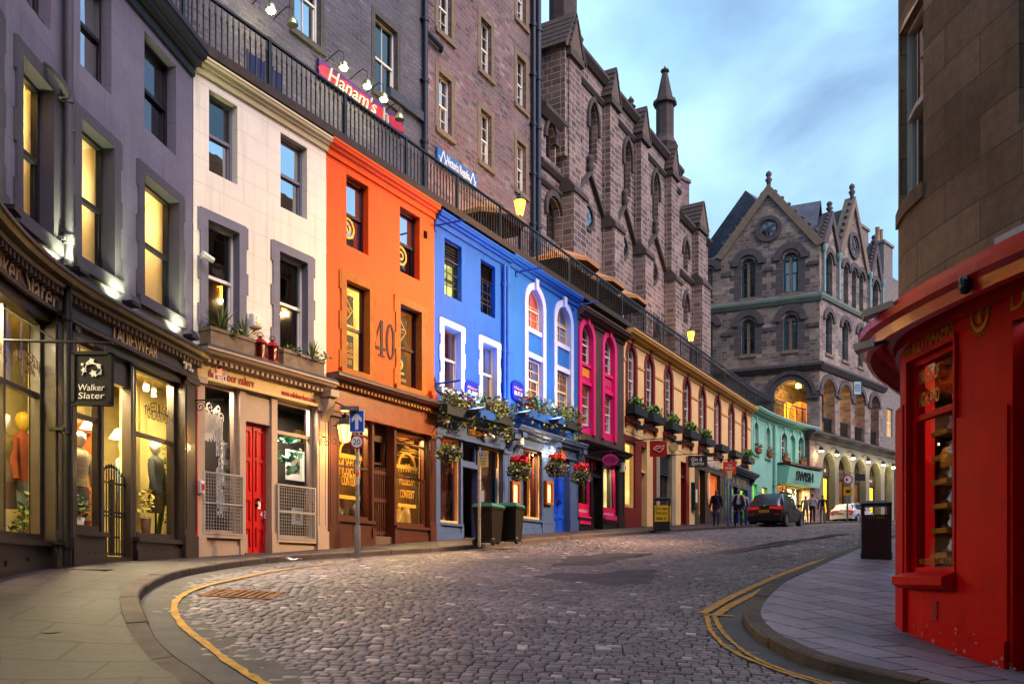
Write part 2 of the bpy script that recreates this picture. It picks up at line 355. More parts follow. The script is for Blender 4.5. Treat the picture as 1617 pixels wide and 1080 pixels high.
def text(name,s,c,u,z,n,h,mat,parent,w=None,depth=.012,shear=0,bold=0,rot=0,align='c',arc=0,flip=False):
    """lettering standing proud of a surface; u,z = centre; arc bends the line upward"""
    cu=bpy.data.curves.new(name,'FONT'); cu.body=s; cu.size=1; cu.extrude=0; cu.shear=shear; cu.offset=bold; cu.resolution_u=3; cu.fill_mode='FRONT'
    o=bpy.data.objects.new(name,cu); link(o); bpy.context.view_layer.update(); me=o.to_mesh(); 
    V=np.array([v.co[:] for v in me.vertices]) if len(me.vertices) else np.zeros((1,3)); F=[tuple(p.vertices) for p in me.polygons]; o.to_mesh_clear(); bpy.data.objects.remove(o); bpy.data.curves.remove(cu)
    x0,x1=V[:,0].min(),V[:,0].max(); y0,y1=V[:,1].min(),V[:,1].max()
    ky=h/.73 if '\n' not in s else h/(y1-y0); kx=ky if not w else w/(x1-x0)
    X=(V[:,0]-(x0+x1)/2)*kx; Y=(V[:,1]-(y0+y1)/2)*ky
    if arc: Y=Y-arc*(X/(abs(X).max()))**2
    if rot: X,Y=X*math.cos(rot)-Y*math.sin(rot),X*math.sin(rot)+Y*math.cos(rot)
    if flip: X=-X
    mb=MB(c); k=len(X); vs=[(u+X[i],n+depth,z+Y[i]) for i in range(k)]+[(u+X[i],n,z+Y[i]) for i in range(k)]
    from collections import Counter
    fs=list(F); ed=Counter()
    for f in F:
        for i in range(len(f)): ed[(f[i],f[(i+1)%len(f)])]+=1
    for (a,b) in ed:
        if (b,a) not in ed: fs.append((a,k+a,k+b,b))
    mb.add(vs,fs); return mb.build(name,mat,parent)

# ---------------------------------------------------------------- palette
M_SASH=paint('sash_white','#cfc8bd',.45,.08); M_SASHD=paint('sash_dark','#1c1a20',.4,.1); M_BLACK=paint('black_iron','#17171a',.45,.2,metal=.3)
M_GLASS=glass('window_glass',k=2.2,base=.06); M_SHOPGL=glass('shop_glass',k=.2,base=.0); M_DARK=paint('dark_interior','#1b1716',.9,.3)
M_CURT=paint('cream_curtain','#8d7f6c',.9,.25,6); M_LIT=glow('lit_interior','#f0c060',1.0,tex=(1.6,.5,1)); M_LITY=glow('lit_shutter','#ffd484',.55,base='#c8a860',tex=(2.4,.5,1)); M_DIM=glow('dim_interior','#b5702c',.30,tex=(3,.8,1))
M_WOOD=paint('brown_wood','#4a2a16',.5,.3,8); M_LEAD=paint('lead_grey','#3a3d44',.6,.2); M_SLATE=stone('slate_roof',['#343845','#454a58','#3c4050'],.28,.18,'#23252d',.006,.6,.3)
M_TERR=paint('terrace_stone','#3a302c',.8,.25,4); M_GOLD=paint('gold_paint','#a8812e',.4,.15,metal=.4); M_WHITE=paint('white_paint','#d8d4cc',.5,.06)
M_RED=paint('red_gloss','#b3060c',.3,.12,coat=.5); M_LEAF=leafmat('green_leaf','#16260c','#5f7a26'); M_LEAFD=leafmat('dark_leaf','#16230f','#85903a')
M_PINKF=paint('red_petals','#b3122c',.6,.3,40); M_PURF=paint('purple_petals','#5b2a86',.6,.3,40); M_ORF=paint('orange_petals','#c4402c',.6,.3,40)

def window(c,parent,o,n=-.2,cols=1,rows=1,fm=M_SASH,kind=None,sash=True,back=M_DARK,gm=M_GLASS,fr=.055,bar=.022,depth=.55,hb=(),vb=(),curt=False,name='window',sill=None,label=None):
    """frame mesh (part) with pane and interior (sub-parts) fitted into an opening o=(u0,u1,z0,z1)"""
    u0,u1,z0,z1=o[:4]; mb=MB(c)
    out_=outline(u0,u1,z0,z1,kind); inn=outline(u0+fr,u1-fr,z0,z1-fr,kind)
    mb.strip(out_,inn,n-.05,n+.04); mb.box(u0+fr,u1-fr,n-.05,n+.05,z0,z0+fr*1.3)
    zm=z0+(z1-z0)*.5
    def top(u):
        a=arch(u0+fr,u1-fr,z1-fr,kind); return float(np.interp(u,[p[0] for p in a],[p[1] for p in a])) if kind else z1-fr
    if sash: mb.box(u0+fr,u1-fr,n-.045,n+.035,zm-.03,zm+.03); mb.box(u0+fr,u0+fr+.035,n-.04,n+.005,z0,zm); mb.box(u1-fr-.035,u1-fr,n-.04,n+.005,z0,zm)
    for i in range(1,cols):
        u=u0+fr+(u1-u0-2*fr)*i/cols; mb.box(u-bar/2,u+bar/2,n-.03,n+.015,z0+fr,top(u))
    if rows>1:
        for a,b in (((z0+fr,zm),(zm,z1-fr)) if sash else ((z0,z1),)):
            for i in range(1,rows):
                z=a+(b-a)*i/rows; 
                if kind and z>arch(u0,u1,z1,kind)[0][1]+.1: continue
                mb.box(u0+fr,u1-fr,n-.03,n+.012,z-bar/2,z+bar/2)
    for z in hb: mb.box(u0+fr,u1-fr,n-.04,n+.03,z-fr*.5,z+fr*.5)
    for u in vb: mb.box(u-fr*.5,u+fr*.5,n-.045,n+.035,z0+fr,top(u))
    if kind and cols>1:
        sp=arch(u0,u1,z1,kind)[0][1]; mb.box(u0+fr,u1-fr,n-.03,n+.014,sp-bar/2,sp+bar/2)
    w=mb.build(name,fm,parent)
    if label: w['label']=label
    g_=MB(c); j=lambda: random.uniform(-.006,.006)
    if kind or not sash:
        poly=outline(u0+fr*.5,u1-fr*.5,z0+fr*.5,z1-fr*.5,kind); k=len(poly); a,b=j(),j()
        cuts=sorted({u0+fr*.5,u1-fr*.5,*[v for v in vb]}) if not kind else None
        if cuts and len(cuts)>2:
            for p,q in zip(cuts[:-1],cuts[1:]): a,b=j(),j(); g_.add([(p,n-.01+a,z0),(q,n-.01+b,z0),(q,n-.01+b,z1-fr*.4),(p,n-.01+a,z1-fr*.4)],[(0,1,2,3)])
        else: g_.add([(u,n-.01+a*(u-u0)/(u1-u0)+b*(z-z0)/(z1-z0),z) for u,z in poly],[tuple(range(k))])
    else:
        for a,b,nn in ((z0+fr,zm,n-.02),(zm,z1-fr*.5,n)):
            p,q,r_=j(),j(),j(); g_.add([(u0+fr*.5,nn+p,a),(u1-fr*.5,nn+q,a),(u1-fr*.5,nn+q+r_,b),(u0+fr*.5,nn+p+r_,b)],[(0,1,2,3)])
    g_.build('pane',gm,w)
    if back:
        b=MB(c); N0=n-.07; N1=n-depth; k=.0; a0,a1,c0,c1=u0-k,u1+k,z0-k,z1+k
        b.add([(a0,N1,c0),(a1,N1,c0),(a1,N1,c1),(a0,N1,c1),(a0,N0,c0),(a1,N0,c0),(a1,N0,c1),(a0,N0,c1)],[(0,1,2,3),(0,4,5,1),(3,2,6,7),(0,3,7,4),(1,5,6,2)])
        if curt is True: pass
        b.build('interior',back,w)
    if curt:
        b=MB(c)
        for s_ in ((u0+fr,u0+(u1-u0)*.32),(u1-(u1-u0)*.32,u1-fr)):
            k=7
            for i in range(k):
                a=s_[0]+(s_[1]-s_[0])*i/k;e_=s_[0]+(s_[1]-s_[0])*(i+1)/k;m_=(a+e_)/2
                b.add([(a,n-.16,z0+.05),(m_,n-.12,z0+.05),(m_,n-.12,z1-.05),(a,n-.16,z1-.05)],[(0,1,2,3)]); b.add([(m_,n-.12,z0+.05),(e_,n-.16,z0+.05),(e_,n-.16,z1-.05),(m_,n-.12,z1-.05)],[(0,1,2,3)])
        b.build('curtain',curt if not curt is True else M_CURT,w)
    if sill: MB(c).box(u0-.08,u1+.08,-.02,.09,z0-.11,z0-.005).build('sill',sill,w)
    return w
def surround(c,parent,o,wd,mat,pr=.035,kind=None,sill=True,lug=.0,key=0,inset=0,name='surround',drop=0,line=.16):
    """raised margin round an opening; lug widens head and foot blocks"""
    u0,u1,z0,z1=o[:4]; mb=MB(c)
    a=outline(u0-wd,u1+wd,z0-drop,z1+wd,kind); b=outline(u0,u1,z0-drop,z1,kind); mb.strip(a,b,-.02,pr)
    if line: mb.strip(b,outline(u0+.006,u1-.006,z0-drop,z1-.006,kind),-line,pr)
    if lug:
        for z in (z1+wd-.42,z0+(z1-z0)*.42,z0-wd*.2):
            mb.box(u0-wd-lug,u0-wd+.003,-.02,pr-.003,z,z+.4); mb.box(u1+wd-.003,u1+wd+lug,-.02,pr-.003,z,z+.4)
    if sill: mb.box(u0-wd-lug*.6,u1+wd+lug*.6,-.02,pr+.05,z0-drop-.17,z0-drop-.002)
    if key:
        m=(u0+u1)/2; mb.prism([(m-.07,z1-.02),(m+.07,z1-.02),(m+.11,z1+wd+key),(m-.11,z1+wd+key)],-.02,pr+.06)
    return mb.build(name,mat,parent)
def cornice(c,parent,u0,u1,zt,h,pr,mat,dent=True,name='cornice',n=0,dm=None):
    mb=MB(c); p=[(n-.05,zt-h),(n+.05,zt-h),(n+.07,zt-h*.62),(n+pr*.55,zt-h*.58),(n+pr*.6,zt-h*.42),(n+pr*.85,zt-h*.36),(n+pr*.92,zt-h*.2),(n+pr,zt-h*.14),(n+pr,zt),(n-.05,zt+.03)]
    mb.sweep(p,u0,u1)
    o=mb.build(name,mat,parent)
    if dent:
        d=MB(c); k=int((u1-u0)/.125)
        for i in range(k):
            u=u0+(u1-u0)*(i+.5)/k; d.box(u-.035,u+.035,n+.05,n+pr*.52,zt-h*.86,zt-h*.605)
        d.build('dentil_course',dm or mat,o)
    return o
def room(c,parent,u0,u1,z0,z1,n,depth,mat,energy=0,col=(1,.72,.3),floor=None,name='shop_interior'):
    b=MB(c); a,e=n-.06,n-depth; k=max(1,int((u1-u0)/.5)); um=(u0+u1)/2; P=np.array(c.at(um,n)); th=np.interp(um,c.u,c.t)
    sl=(P@(math.sin(th),math.cos(th)))/max(.05,-(P@(math.cos(th),-math.sin(th)))); sl=max(-1.5,min(1.5,sl))*(depth-.06)   # splayed side walls
    b.add([(u0+sl,e,z0),(u0,a,z0),(u0,a,z1),(u0+sl,e,z1)],[(0,1,2,3)]); b.add([(u1+sl,e,z0),(u1,a,z0),(u1,a,z1),(u1+sl,e,z1)],[(0,1,2,3)])
    for i in range(k):
        p=u0+(u1-u0)*i/k;q=u0+(u1-u0)*(i+1)/k
        b.add([(p+sl,e,z0),(q+sl,e,z0),(q+sl,e,z1),(p+sl,e,z1)],[(0,1,2,3)]); b.add([(p+sl,e,z0),(q+sl,e,z0),(q,a,z0),(p,a,z0)],[(0,1,2,3)]); b.add([(p+sl,e,z1),(q+sl,e,z1),(q,a,z1),(p,a,z1)],[(0,1,2,3)])
    o=b.build(name,mat,parent)
    if energy: lamp(c.at((u0+u1)/2+sl*.25,n-depth*.25),z1-.12,energy*2.2,col,parent,size=min(.6,(u1-u0)*.4),kind='AREA')
    return o
def lamp(xy,z,e,col,parent=None,size=.08,kind='POINT',rot=None,spot=None,blend=.6,name='lamp_light'):
    l=bpy.data.lights.new(name,kind); l.energy=e; l.color=col
    if kind=='AREA': l.size=size
    else: l.shadow_soft_size=size
    if kind=='SPOT': l.spot_size=R(spot); l.spot_blend=blend
    o=bpy.data.objects.new(name,l); link(o)
    loc=np.array((xy[0],xy[1],z))
    if parent is not None: o.parent=parent; loc=loc-rootloc(parent)
    o.location=loc
    if rot is not None: o.rotation_euler=Vector(rot).to_track_quat('-Z','Y').to_euler()
    return o
def OP(c,x0,x1,yt,yb,n=0):         # opening measured in the photo -> facade metres
    u0=c.hit(x0,n); u1=c.hit(x1,n); Y=c.at(u0,n)[1]; return (u0,u1,zp(yb,Y),zp(yt,Y))
def bldg(name,label,cat,c,u,n=0,group=None):
    x,y=c.at(u,n); return thing(name,label,cat,(x,y,c.gz(u,n)),group)
# ================================================================ THE GROUND
def kerbpath(px,off=0): return [at(x,y,off) for x,y in px]
KL=[Vector((-.2,1.5,0)),Vector((-1.0,4.6,0))]+kerbpath([(341,1080),(277,1040),(242,1008),(222,973),(219,950),(238,931),(277,914),(337,902),(421,889),(495,884),(569,879),(693,872),(800,862),(930,849),(1060,840),(1180,833),(1260,829)])
KL+=[Vector((*CL.at(u,3.4),0)) for u in (39,43,46)]+[Vector((*CA.at(u,3.4),0)) for u in (2,8,16,26)]
KR=[Vector((9,2.2,0)),Vector((6.5,3.9,0)),Vector((4.6,5.3,0)),Vector((3.5,6.45,0))]+kerbpath([(1356,1078),(1305,1065),(1255,1048),(1199,1017),(1174,992),(1171,977),(1189,952),(1219,926)])
KR+=[Vector((*CL.at(u,n),0)) for u,n in ((4.5,9.6),(7.5,9.62),(10.8,9.62),(14,9.7),(18,9.8),(26,10),(36,10.2),(44,10.4))]+[Vector((*CA.at(u,10.5),0)) for u in (6,16,26)]
def resample(P,N,sm=2):
    P=[Vector((p[0],p[1],0)) for p in P]
    for _ in range(sm):
        Q=[P[0]]
        for a,b in zip(P[:-1],P[1:]): Q+=[a*.75+b*.25,a*.25+b*.75]
        P=Q+[P[-1]]
    d=np.r_[0,np.cumsum([(b-a).length for a,b in zip(P[:-1],P[1:])])]; t=np.linspace(0,d[-1],N)
    return np.c_[np.interp(t,d,[p.x for p in P]),np.interp(t,d,[p.y for p in P])]
kl=resample(KL,260); kr=resample(KR,260)
def offset(P,d):
    t=np.gradient(P,axis=0); t/=np.linalg.norm(t,axis=1)[:,None]; return P+np.c_[t[:,1],-t[:,0]]*d   # + = to the right of the path
def sheet(name,A,B,M,z,mat,kind='structure'):
    """ground strip between two resampled lines, draped on the ground; z(s,t) height over the road"""
    n=len(A); vs=[];fs=[]
    X=np.array([[A[i]*(1-j/M)+B[i]*j/M for j in range(M+1)] for i in range(n)]).reshape(-1,2); Z=G(X[:,0],X[:,1])
    k=0
    for i in range(n):
        for j in range(M+1): vs.append((X[k,0],X[k,1],Z[k]+z(i/(n-1),j/M))); k+=1
    for i in range(n-1):
        for j in range(M): fs.append((i*(M+1)+j,i*(M+1)+j+1,(i+1)*(M+1)+j+1,(i+1)*(M+1)+j))
    mb=MB(); mb.add(vs,fs,True); o=mb.build(name,mat); 
    return tag(o,kind=kind)
# flat grounds
def flagmat(name,cols,bw,bh,rot,mort='#2a2624',ms=.008,bump=.35,rough=.55,sq=1.0):
    m=stone(name,cols,bw,bh,mort,ms,rough,bump,.5,.012,sq); t=m.node_tree
    tc=[x for x in t.nodes if x.type=='TEX_COORD'][0]; mp=t.nodes.new('ShaderNodeMapping'); mp.inputs['Rotation'].default_value=(0,0,R(rot))
    for lk in [k for k in t.links if k.from_node==tc]:
        s_=lk.to_socket; t.links.remove(lk); t.links.new(mp.outputs['Vector'],s_)
    t.links.new(tc.outputs['UV'],mp.inputs['Vector']); return m
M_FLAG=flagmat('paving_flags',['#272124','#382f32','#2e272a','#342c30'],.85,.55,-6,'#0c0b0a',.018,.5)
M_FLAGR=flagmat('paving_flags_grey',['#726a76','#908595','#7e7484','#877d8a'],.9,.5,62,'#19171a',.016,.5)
M_KERB=paint('kerb_stone','#4a4038',.7,.35,3,.4); M_CHAN=paint('channel_slab','#4b4746',.65,.35,2.5,.35); M_TAR=paint('worn_tarmac','#4c464c',.8,.4,2,.8,bsc=70)
M_YEL=paint('yellow_road_paint','#b8861c',.6,.45,6,.3); M_GRND=paint('bedding_sand','#29241f',.95,.3,5)
mb=MB(); gx=np.arange(-14,46,1.0); gy=np.arange(-4,82,1.0); XX,YY=np.meshgrid(gx,gy); ZZ=G(XX,YY)-.045
n_=len(gx); mb.add([(x,y,z) for x,y,z in zip(XX.ravel(),YY.ravel(),ZZ.ravel())],[(j*n_+i,j*n_+i+1,(j+1)*n_+i+1,(j+1)*n_+i) for j in range(len(gy)-1) for i in range(n_-1)],True)
# skirt reaching far away so that the ground is one sheet to the horizon
b0=len(mb.v); ring=[(gx[0],gy[0]),(gx[-1],gy[0]),(gx[-1],gy[-1]),(gx[0],gy[-1])]; far=[(-500,-400),(500,-400),(500,500),(-500,500)]
for (x,y),(X,Y) in zip(ring,far): mb.v+=[(x,y,g(x,y)-.045),(X,Y,g(x,y)-.3)]
for i in range(4): mb.f.append((b0+2*i,b0+2*i+1,b0+2*((i+1)%4)+1,b0+2*((i+1)%4))); mb.m.append(0); mb.smf.append(False)
tag(mb.build('ground',M_GRND),kind='structure')

# --- setts: every stone a rounded block with its own tint
def settmat():
    m,t,b=nodes('granite_setts'); n=t.nodes; l=t.links.new
    a=n.new('ShaderNodeAttribute'); a.attribute_name='tint'
    r=n.new('ShaderNodeValToRGB'); e=r.color_ramp.elements; e[0].color=S('#3b3336'); e[1].color=S('#c4b2ac')
    x=e.new(.55); x.color=S('#6d6063'); x=e.new(.85); x.color=S('#887b7b'); x=e.new(.25); x.color=S('#594e52')
    l(a.outputs['Fac'],r.inputs['Fac'])
    tc=n.new('ShaderNodeTexCoord'); nz=n.new('ShaderNodeTexNoise'); nz.inputs['Scale'].default_value=28; nz.inputs['Detail'].default_value=6; nz.inputs['Roughness'].default_value=.7; l(tc.outputs['Object'],nz.inputs['Vector'])
    mr=n.new('ShaderNodeMapRange'); mr.inputs['To Min'].default_value=.6; mr.inputs['To Max'].default_value=1.4; l(nz.outputs['Fac'],mr.inputs['Value'])
    n2=n.new('ShaderNodeTexNoise'); n2.inputs['Scale'].default_value=.45; n2.inputs['Detail'].default_value=4; l(tc.outputs['Object'],n2.inputs['Vector'])
    m2=n.new('ShaderNodeMapRange'); m2.inputs['From Min'].default_value=.3; m2.inputs['From Max'].default_value=.7; m2.inputs['To Min'].default_value=.62; m2.inputs['To Max'].default_value=1.25; l(n2.outputs['Fac'],m2.inputs['Value'])
    pm=n.new('ShaderNodeMath'); pm.operation='MULTIPLY'; l(mr.outputs[0],pm.inputs[0]); l(m2.outputs[0],pm.inputs[1])
    v=n.new('ShaderNodeVectorMath'); v.operation='SCALE'; l(r.outputs['Color'],v.inputs[0]); l(pm.outputs[0],v.inputs['Scale']); l(v.outputs[0],b.inputs['Base Color'])
    rr=n.new('ShaderNodeMapRange'); rr.inputs['To Min'].default_value=.35; rr.inputs['To Max'].default_value=.7; l(nz.outputs['Fac'],rr.inputs['Value']); l(rr.outputs[0],b.inputs['Roughness'])
    bp=n.new('ShaderNodeBump'); bp.inputs['Strength'].default_value=.5; bp.inputs['Distance'].default_value=.012; l(nz.outputs['Fac'],bp.inputs['Height']); l(bp.outputs['Normal'],b.inputs['Normal'])
    return m
M_SETT=settmat()
def inpoly(x,y,P):
    c=np.zeros(len(x),bool); j=len(P)-1
    for i in range(len(P)):
        a=(P[i,1]>y)!=(P[j,1]>y); c^=a&(x<(P[j,0]-P[i,0])*(y-P[i,1])/(P[j,1]-P[i,1]+1e-12)+P[i,0]); j=i
    return c
road=np.r_[offset(kl,.12),offset(kr,-.12)[::-1]]
_a=at(560,930); _b=at(1113,967)                      # seam between the two laying patterns
def seam(x,y): return (y-_a.y)-(x-_a.x)*(_b.y-_a.y)/(_b.x-_a.x)+.35*np.sin(x*1.3)
def setts(phi,rd,wd,side,light,box):
    c,s=math.cos(R(phi)),math.sin(R(phi)); V=[];T=[]
    a0,a1,b0,b1=box
    for k in range(int((b1-b0)/rd)):
        v=b0+k*rd; ws=rng.uniform(.8,1.3,int((a1-a0)/wd/.95))*wd; u=a0+np.cumsum(ws)-rng.uniform(0,wd); cu=u-ws/2
        x=cu*c-v*s; y=cu*s+v*c
        ok=inpoly(x,y,road)&((seam(x,y)>0)==side)&(y>2.2)&(np.abs(x)<.78*y+2.2)
        if not ok.any(): continue
        cu,ws,x,y=cu[ok],ws[ok],x[ok],y[ok]; m=len(cu); gap=rng.uniform(.004,.009,m); hw=ws/2-gap; hd=np.full(m,rd/2)-rng.uniform(.004,.009,m); vv=v+rng.normal(0,.004,m)
        dz=rng.normal(0,.0028,m); tx=rng.normal(0,.016,m); ty=rng.normal(0,.02,m); sk=rng.normal(0,.014,m)
        P=np.zeros((m,12,3))
        for q,(su,sv) in enumerate(((-1,-1),(1,-1),(1,1),(-1,1))):
            for lev,(ins,z) in enumerate(((0,-.04),(.002,-.006),(.009,0))):
                uu=su*(hw-ins); vw=sv*(hd-ins*.8); P[:,lev*4+q,0]=cu+uu+sk*vw; P[:,lev*4+q,1]=vv+vw-sk*uu; P[:,lev*4+q,2]=z+dz+tx*uu+ty*vw
        X=P[:,:,0]*c-P[:,:,1]*s; Y=P[:,:,0]*s+P[:,:,1]*c; gc=G(x,y); gx_=(G(x+.2,y)-gc)/.2; gy_=(G(x,y+.2)-gc)/.2
        P[:,:,2]+=gc[:,None]+gx_[:,None]*(X-x[:,None])+gy_[:,None]*(Y-y[:,None]); P[:,:,0]=X; P[:,:,1]=Y
        V.append(P); t=rng.beta(2.2,2.6,m)*.75+light*.12; pal=rng.random(m)<(.015+.03*light); t[pal]=rng.uniform(.86,1,pal.sum()); T.append(np.clip(t,0,1))
    return np.concatenate(V),np.concatenate(T)
va,ta=setts(-7,.098,.118,False,1.0,(-9,12,0,22)); vb,tb=setts(-24,.104,.135,True,.2,(-24,22,4,64))
V=np.concatenate([va,vb]); T=np.concatenate([ta,tb]); m=len(V)
q=[]
for l0 in (0,4):
    for j in range(4): q.append((l0+j,l0+(j+1)%4,l0+4+(j+1)%4,l0+4+j))
q.append((8,9,10,11)); q=np.array(q); F=(np.arange(m)[:,None,None]*12+q[None]).reshape(-1,4)
me=bpy.data.meshes.new('road'); me.vertices.add(m*12); me.vertices.foreach_set('co',V.reshape(-1).astype(np.float32)); me.loops.add(F.size); me.loops.foreach_set('vertex_index',F.reshape(-1).astype(np.int32))
me.polygons.add(len(F)); me.polygons.foreach_set('loop_start',np.arange(0,F.size,4,dtype=np.int32)); me.polygons.foreach_set('loop_total',np.full(len(F),4,np.int32)); me.update(); 
at_=me.attributes.new('tint','FLOAT','FACE'); at_.data.foreach_set('value',np.repeat(T,9).astype(np.float32)); me.materials.append(M_SETT); me.validate()
tag(link(bpy.data.objects.new('road',me)),kind='structure')

# --- channels, kerbs, pavements
taper=lambda s: np.clip((s-.075)/.03,0,1)
hL=lambda s: .018+.092*float(np.clip((kl_d(s)-7.0)/1.6,0,1))
_dl=np.r_[0,np.cumsum(np.linalg.norm(np.diff(kl,axis=0),axis=1))]
def kl_d(s): return _dl[min(len(_dl)-1,int(round(s*(len(kl)-1))))]
def chw(P,f): 
    t=np.gradient(P,axis=0); t/=np.linalg.norm(t,axis=1)[:,None]; return P+np.c_[t[:,1],-t[:,0]]*f[:,None]
fl=np.interp(_dl,[0,5,8.5,10.5,12.5,15,20,60],[.75,.75,.62,.5,.4,.34,.3,.3])
sheet('road_channel',kl,chw(kl,fl),2,lambda s,t:.010-.012*t,M_CHAN)
fr_=np.full(len(kr),-.45); sheet('road_channel',offset(kr,0),chw(kr,fr_),2,lambda s,t:.010-.012*t,M_CHAN)
def kerb(name,P,wd,hf,side):
    mbk=MB(); B=offset(P,wd*side); n=len(P); s0=0; rk=random.Random(6); ip=lambda Q,s: np.array([np.interp(s,range(n),Q[:,0]),np.interp(s,range(n),Q[:,1])])
    while s0<n-2:        # separate kerb stones with open joints
        s1=min(n-1,s0+rk.uniform(2.4,3.9)); ss=np.linspace(s0+.025,s1-.025,4); vs=[];fs=[]; dz=rk.uniform(-.006,.006); dn=rk.uniform(-.008,.008)
        for s in ss:
            a=ip(P,s); b=ip(B,s); d_=(b-a)/np.linalg.norm(b-a); a=a+d_*dn; e=a+d_*.018; h=hf(s/(n-1))+dz; z=g(*a)
            vs+=[(*a,z-.06),(*a,z+h-.014),(*e,z+h+.004),(*b,g(*b)+h+.004),(*b,z-.06)]
        for i in range(3):
            for j in range(4): fs.append((i*5+j,i*5+j+1,(i+1)*5+j+1,(i+1)*5+j))
        fs+=[tuple(range(5)),tuple(range(15,20))]; mbk.add(vs,fs,False); s0=s1
    pass; o=mbk.build(name,M_KERBL); return tag(o,kind='structure')
M_KERBL=paint('kerb_blocks','#554840',.7,.4,2.5,.5,streak=0)
kerb('kerb',kl,.2,hL,-1); hR=lambda s:.115
kerb('kerb',kr,.2,hR,1)
wl=np.array([CL.at(u,-.15) for u in np.linspace(-10.5,47.2,200)]+[CA.at(u,-.15) for u in np.linspace(.5,26,60)])
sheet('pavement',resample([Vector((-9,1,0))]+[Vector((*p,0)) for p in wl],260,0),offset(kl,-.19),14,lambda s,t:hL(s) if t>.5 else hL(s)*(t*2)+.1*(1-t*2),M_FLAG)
wr=np.array([CR.at(u,-.15) for u in np.linspace(6.5,-50,260)])
krc=kr[(kr[:,1]>3.5)|(kr[:,0]<8)]
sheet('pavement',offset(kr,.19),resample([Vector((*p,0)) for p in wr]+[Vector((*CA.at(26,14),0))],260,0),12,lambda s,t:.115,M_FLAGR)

# --- painted lines and patches
def ribbon(name,pts,wd,mat,z=.016,sm=2,N=90,wave=.006):
    P=resample(pts,N,sm); a=offset(P,wd/2)+rng.normal(0,wave,P.shape); b=offset(P,-wd/2)+rng.normal(0,wave,P.shape); return sheet(name,a,b,1,lambda s,t:z,mat)
ribbon('road_marking',[at(*p,.016) for p in [(470,1112),(420,1080),(370,1050),(322,1014),(285,985),(273,963),(278,946),(300,932),(335,921),(375,913),(420,903),(470,895),(520,889)]],.075,M_YEL)
px1=[(1354,870),(1288,886),(1219,912),(1154,942),(1109,968)]; px2=[(1305,894),(1244,912),(1204,930),(1154,955),(1130,971)]
ribbon('road_marking',[at(*p,.016) for p in px1],.11,M_YEL); ribbon('road_marking',[at(*p,.016) for p in px2],.10,M_YEL)
ribbon('road_marking',[at(*p,.018) for p in [(1108,970),(1158,972)]],.06,M_YEL,.018,0,12)
ribbon('road_marking',[at(*p,.016) for p in [(1116,972),(1120,992),(1130,1005),(1154,1027),(1189,1042),(1239,1062),(1300,1080),(1370,1098)]],.05,M_YEL)
ribbon('road_marking',[at(*p,.016) for p in [(1128,972),(1138,995),(1164,1020),(1194,1040),(1244,1060),(1310,1079),(1380,1096)]],.05,M_YEL)
def patch(px,z=.012):
    P=[at(*p,z) for p in px]; Q=[]
    for i,p in enumerate(P):
        q=P[(i+1)%len(P)]; k=max(2,int((q-p).length/.25))
        for j in range(k): r=p.lerp(q,j/k); Q.append((r.x+random.gauss(0,.05),r.y+random.gauss(0,.05)))
    c=np.mean(Q,axis=0); vs=[(c[0],c[1],g(*c)+z)]; fs=[]
    rings=5
    for k in range(1,rings+1):
        for x,y in Q: X=c[0]+(x-c[0])*k/rings; Y=c[1]+(y-c[1])*k/rings; vs.append((X,Y,g(X,Y)+(z if k<rings else -.004)))
    m=len(Q)
    for j in range(m): fs.append((0,1+j,1+(j+1)%m))
    for k in range(rings-1):
        for j in range(m): a=1+k*m+j;b=1+k*m+(j+1)%m; fs.append((a,a+m,b+m,b))
    mb=MB(); mb.add(vs,fs,True); tag(mb.build('tarmac_patch',M_TAR),kind='structure')
patch([(866,893),(898,877),(985,871),(1045,873),(970,885),(946,892)]); patch([(838,909),(870,903),(930,905),(1000,899),(1042,897),(1036,912),(1022,922),(966,924),(880,915)])
patch([(1108,874),(1165,866),(1235,853),(1285,848),(1335,841),(1356,841),(1305,849),(1205,866),(1133,877)])
# ================================================================ THE TERRACE OF SHOPS
c=CL; TZ=10.85
YEL=(1,.82,.46); SOD=(1,.56,.17); BLUE=(.08,.22,1)
def hz(px,y,n=0): return c.z(px,y,n)
def riser(b,u0,u1,zs,mat,n=.0,pl=True,name='stall_riser',pm=None):
    zb=min(c.gz(u0),c.gz(u1))-.35; mb=MB(c); mb.box(u0,u1,-.25,n,zb,zs-.07); mb.box(u0-.02,u1+.02,-.25,n+.06,zs-.07,zs)
    if pl:   # plinth following the slope
        k=6
        for i in range(k):
            a=u0+(u1-u0)*i/k;d=u0+(u1-u0)*(i+1)/k; z=c.gz((a+d)/2)+.16; mb.box(a,d,-.2,n+.025,zb,min(z,zs-.12))
    return mb.build(name,mat,b)
def pilaster(b,u0,u1,z1,mat,n=.07,name='pilaster',cap=True):
    zb=min(c.gz(u0),c.gz(u1))-.35; mb=MB(c); mb.box(u0,u1,-.25,n,zb,z1); zz=c.gz((u0+u1)/2); mb.box(u0-.015,u1+.015,-.2,n+.03,zb,zz+.38)
    if u1-u0>.22: mb.strip(outline(u0+.05,u1-.05,zz+.5,z1-.15),outline(u0+.075,u1-.075,zz+.525,z1-.175),n-.01,n+.012)
    if cap: mb.box(u0-.02,u1+.02,-.2,n+.05,z1-.12,z1)
    return mb.build(name,mat,b)
def fascia(b,u0,u1,z0,z1,mat,n=.06,name='fascia'):
    mb=MB(c); mb.box(u0,u1,-.25,n,z0,z1); mb.sweep([(n-.01,z0-.05),(n+.04,z0-.045),(n+.04,z0-.01),(n+.02,z0+.02),(n-.01,z0+.03)],u0,u1); return mb.build(name,mat,b)
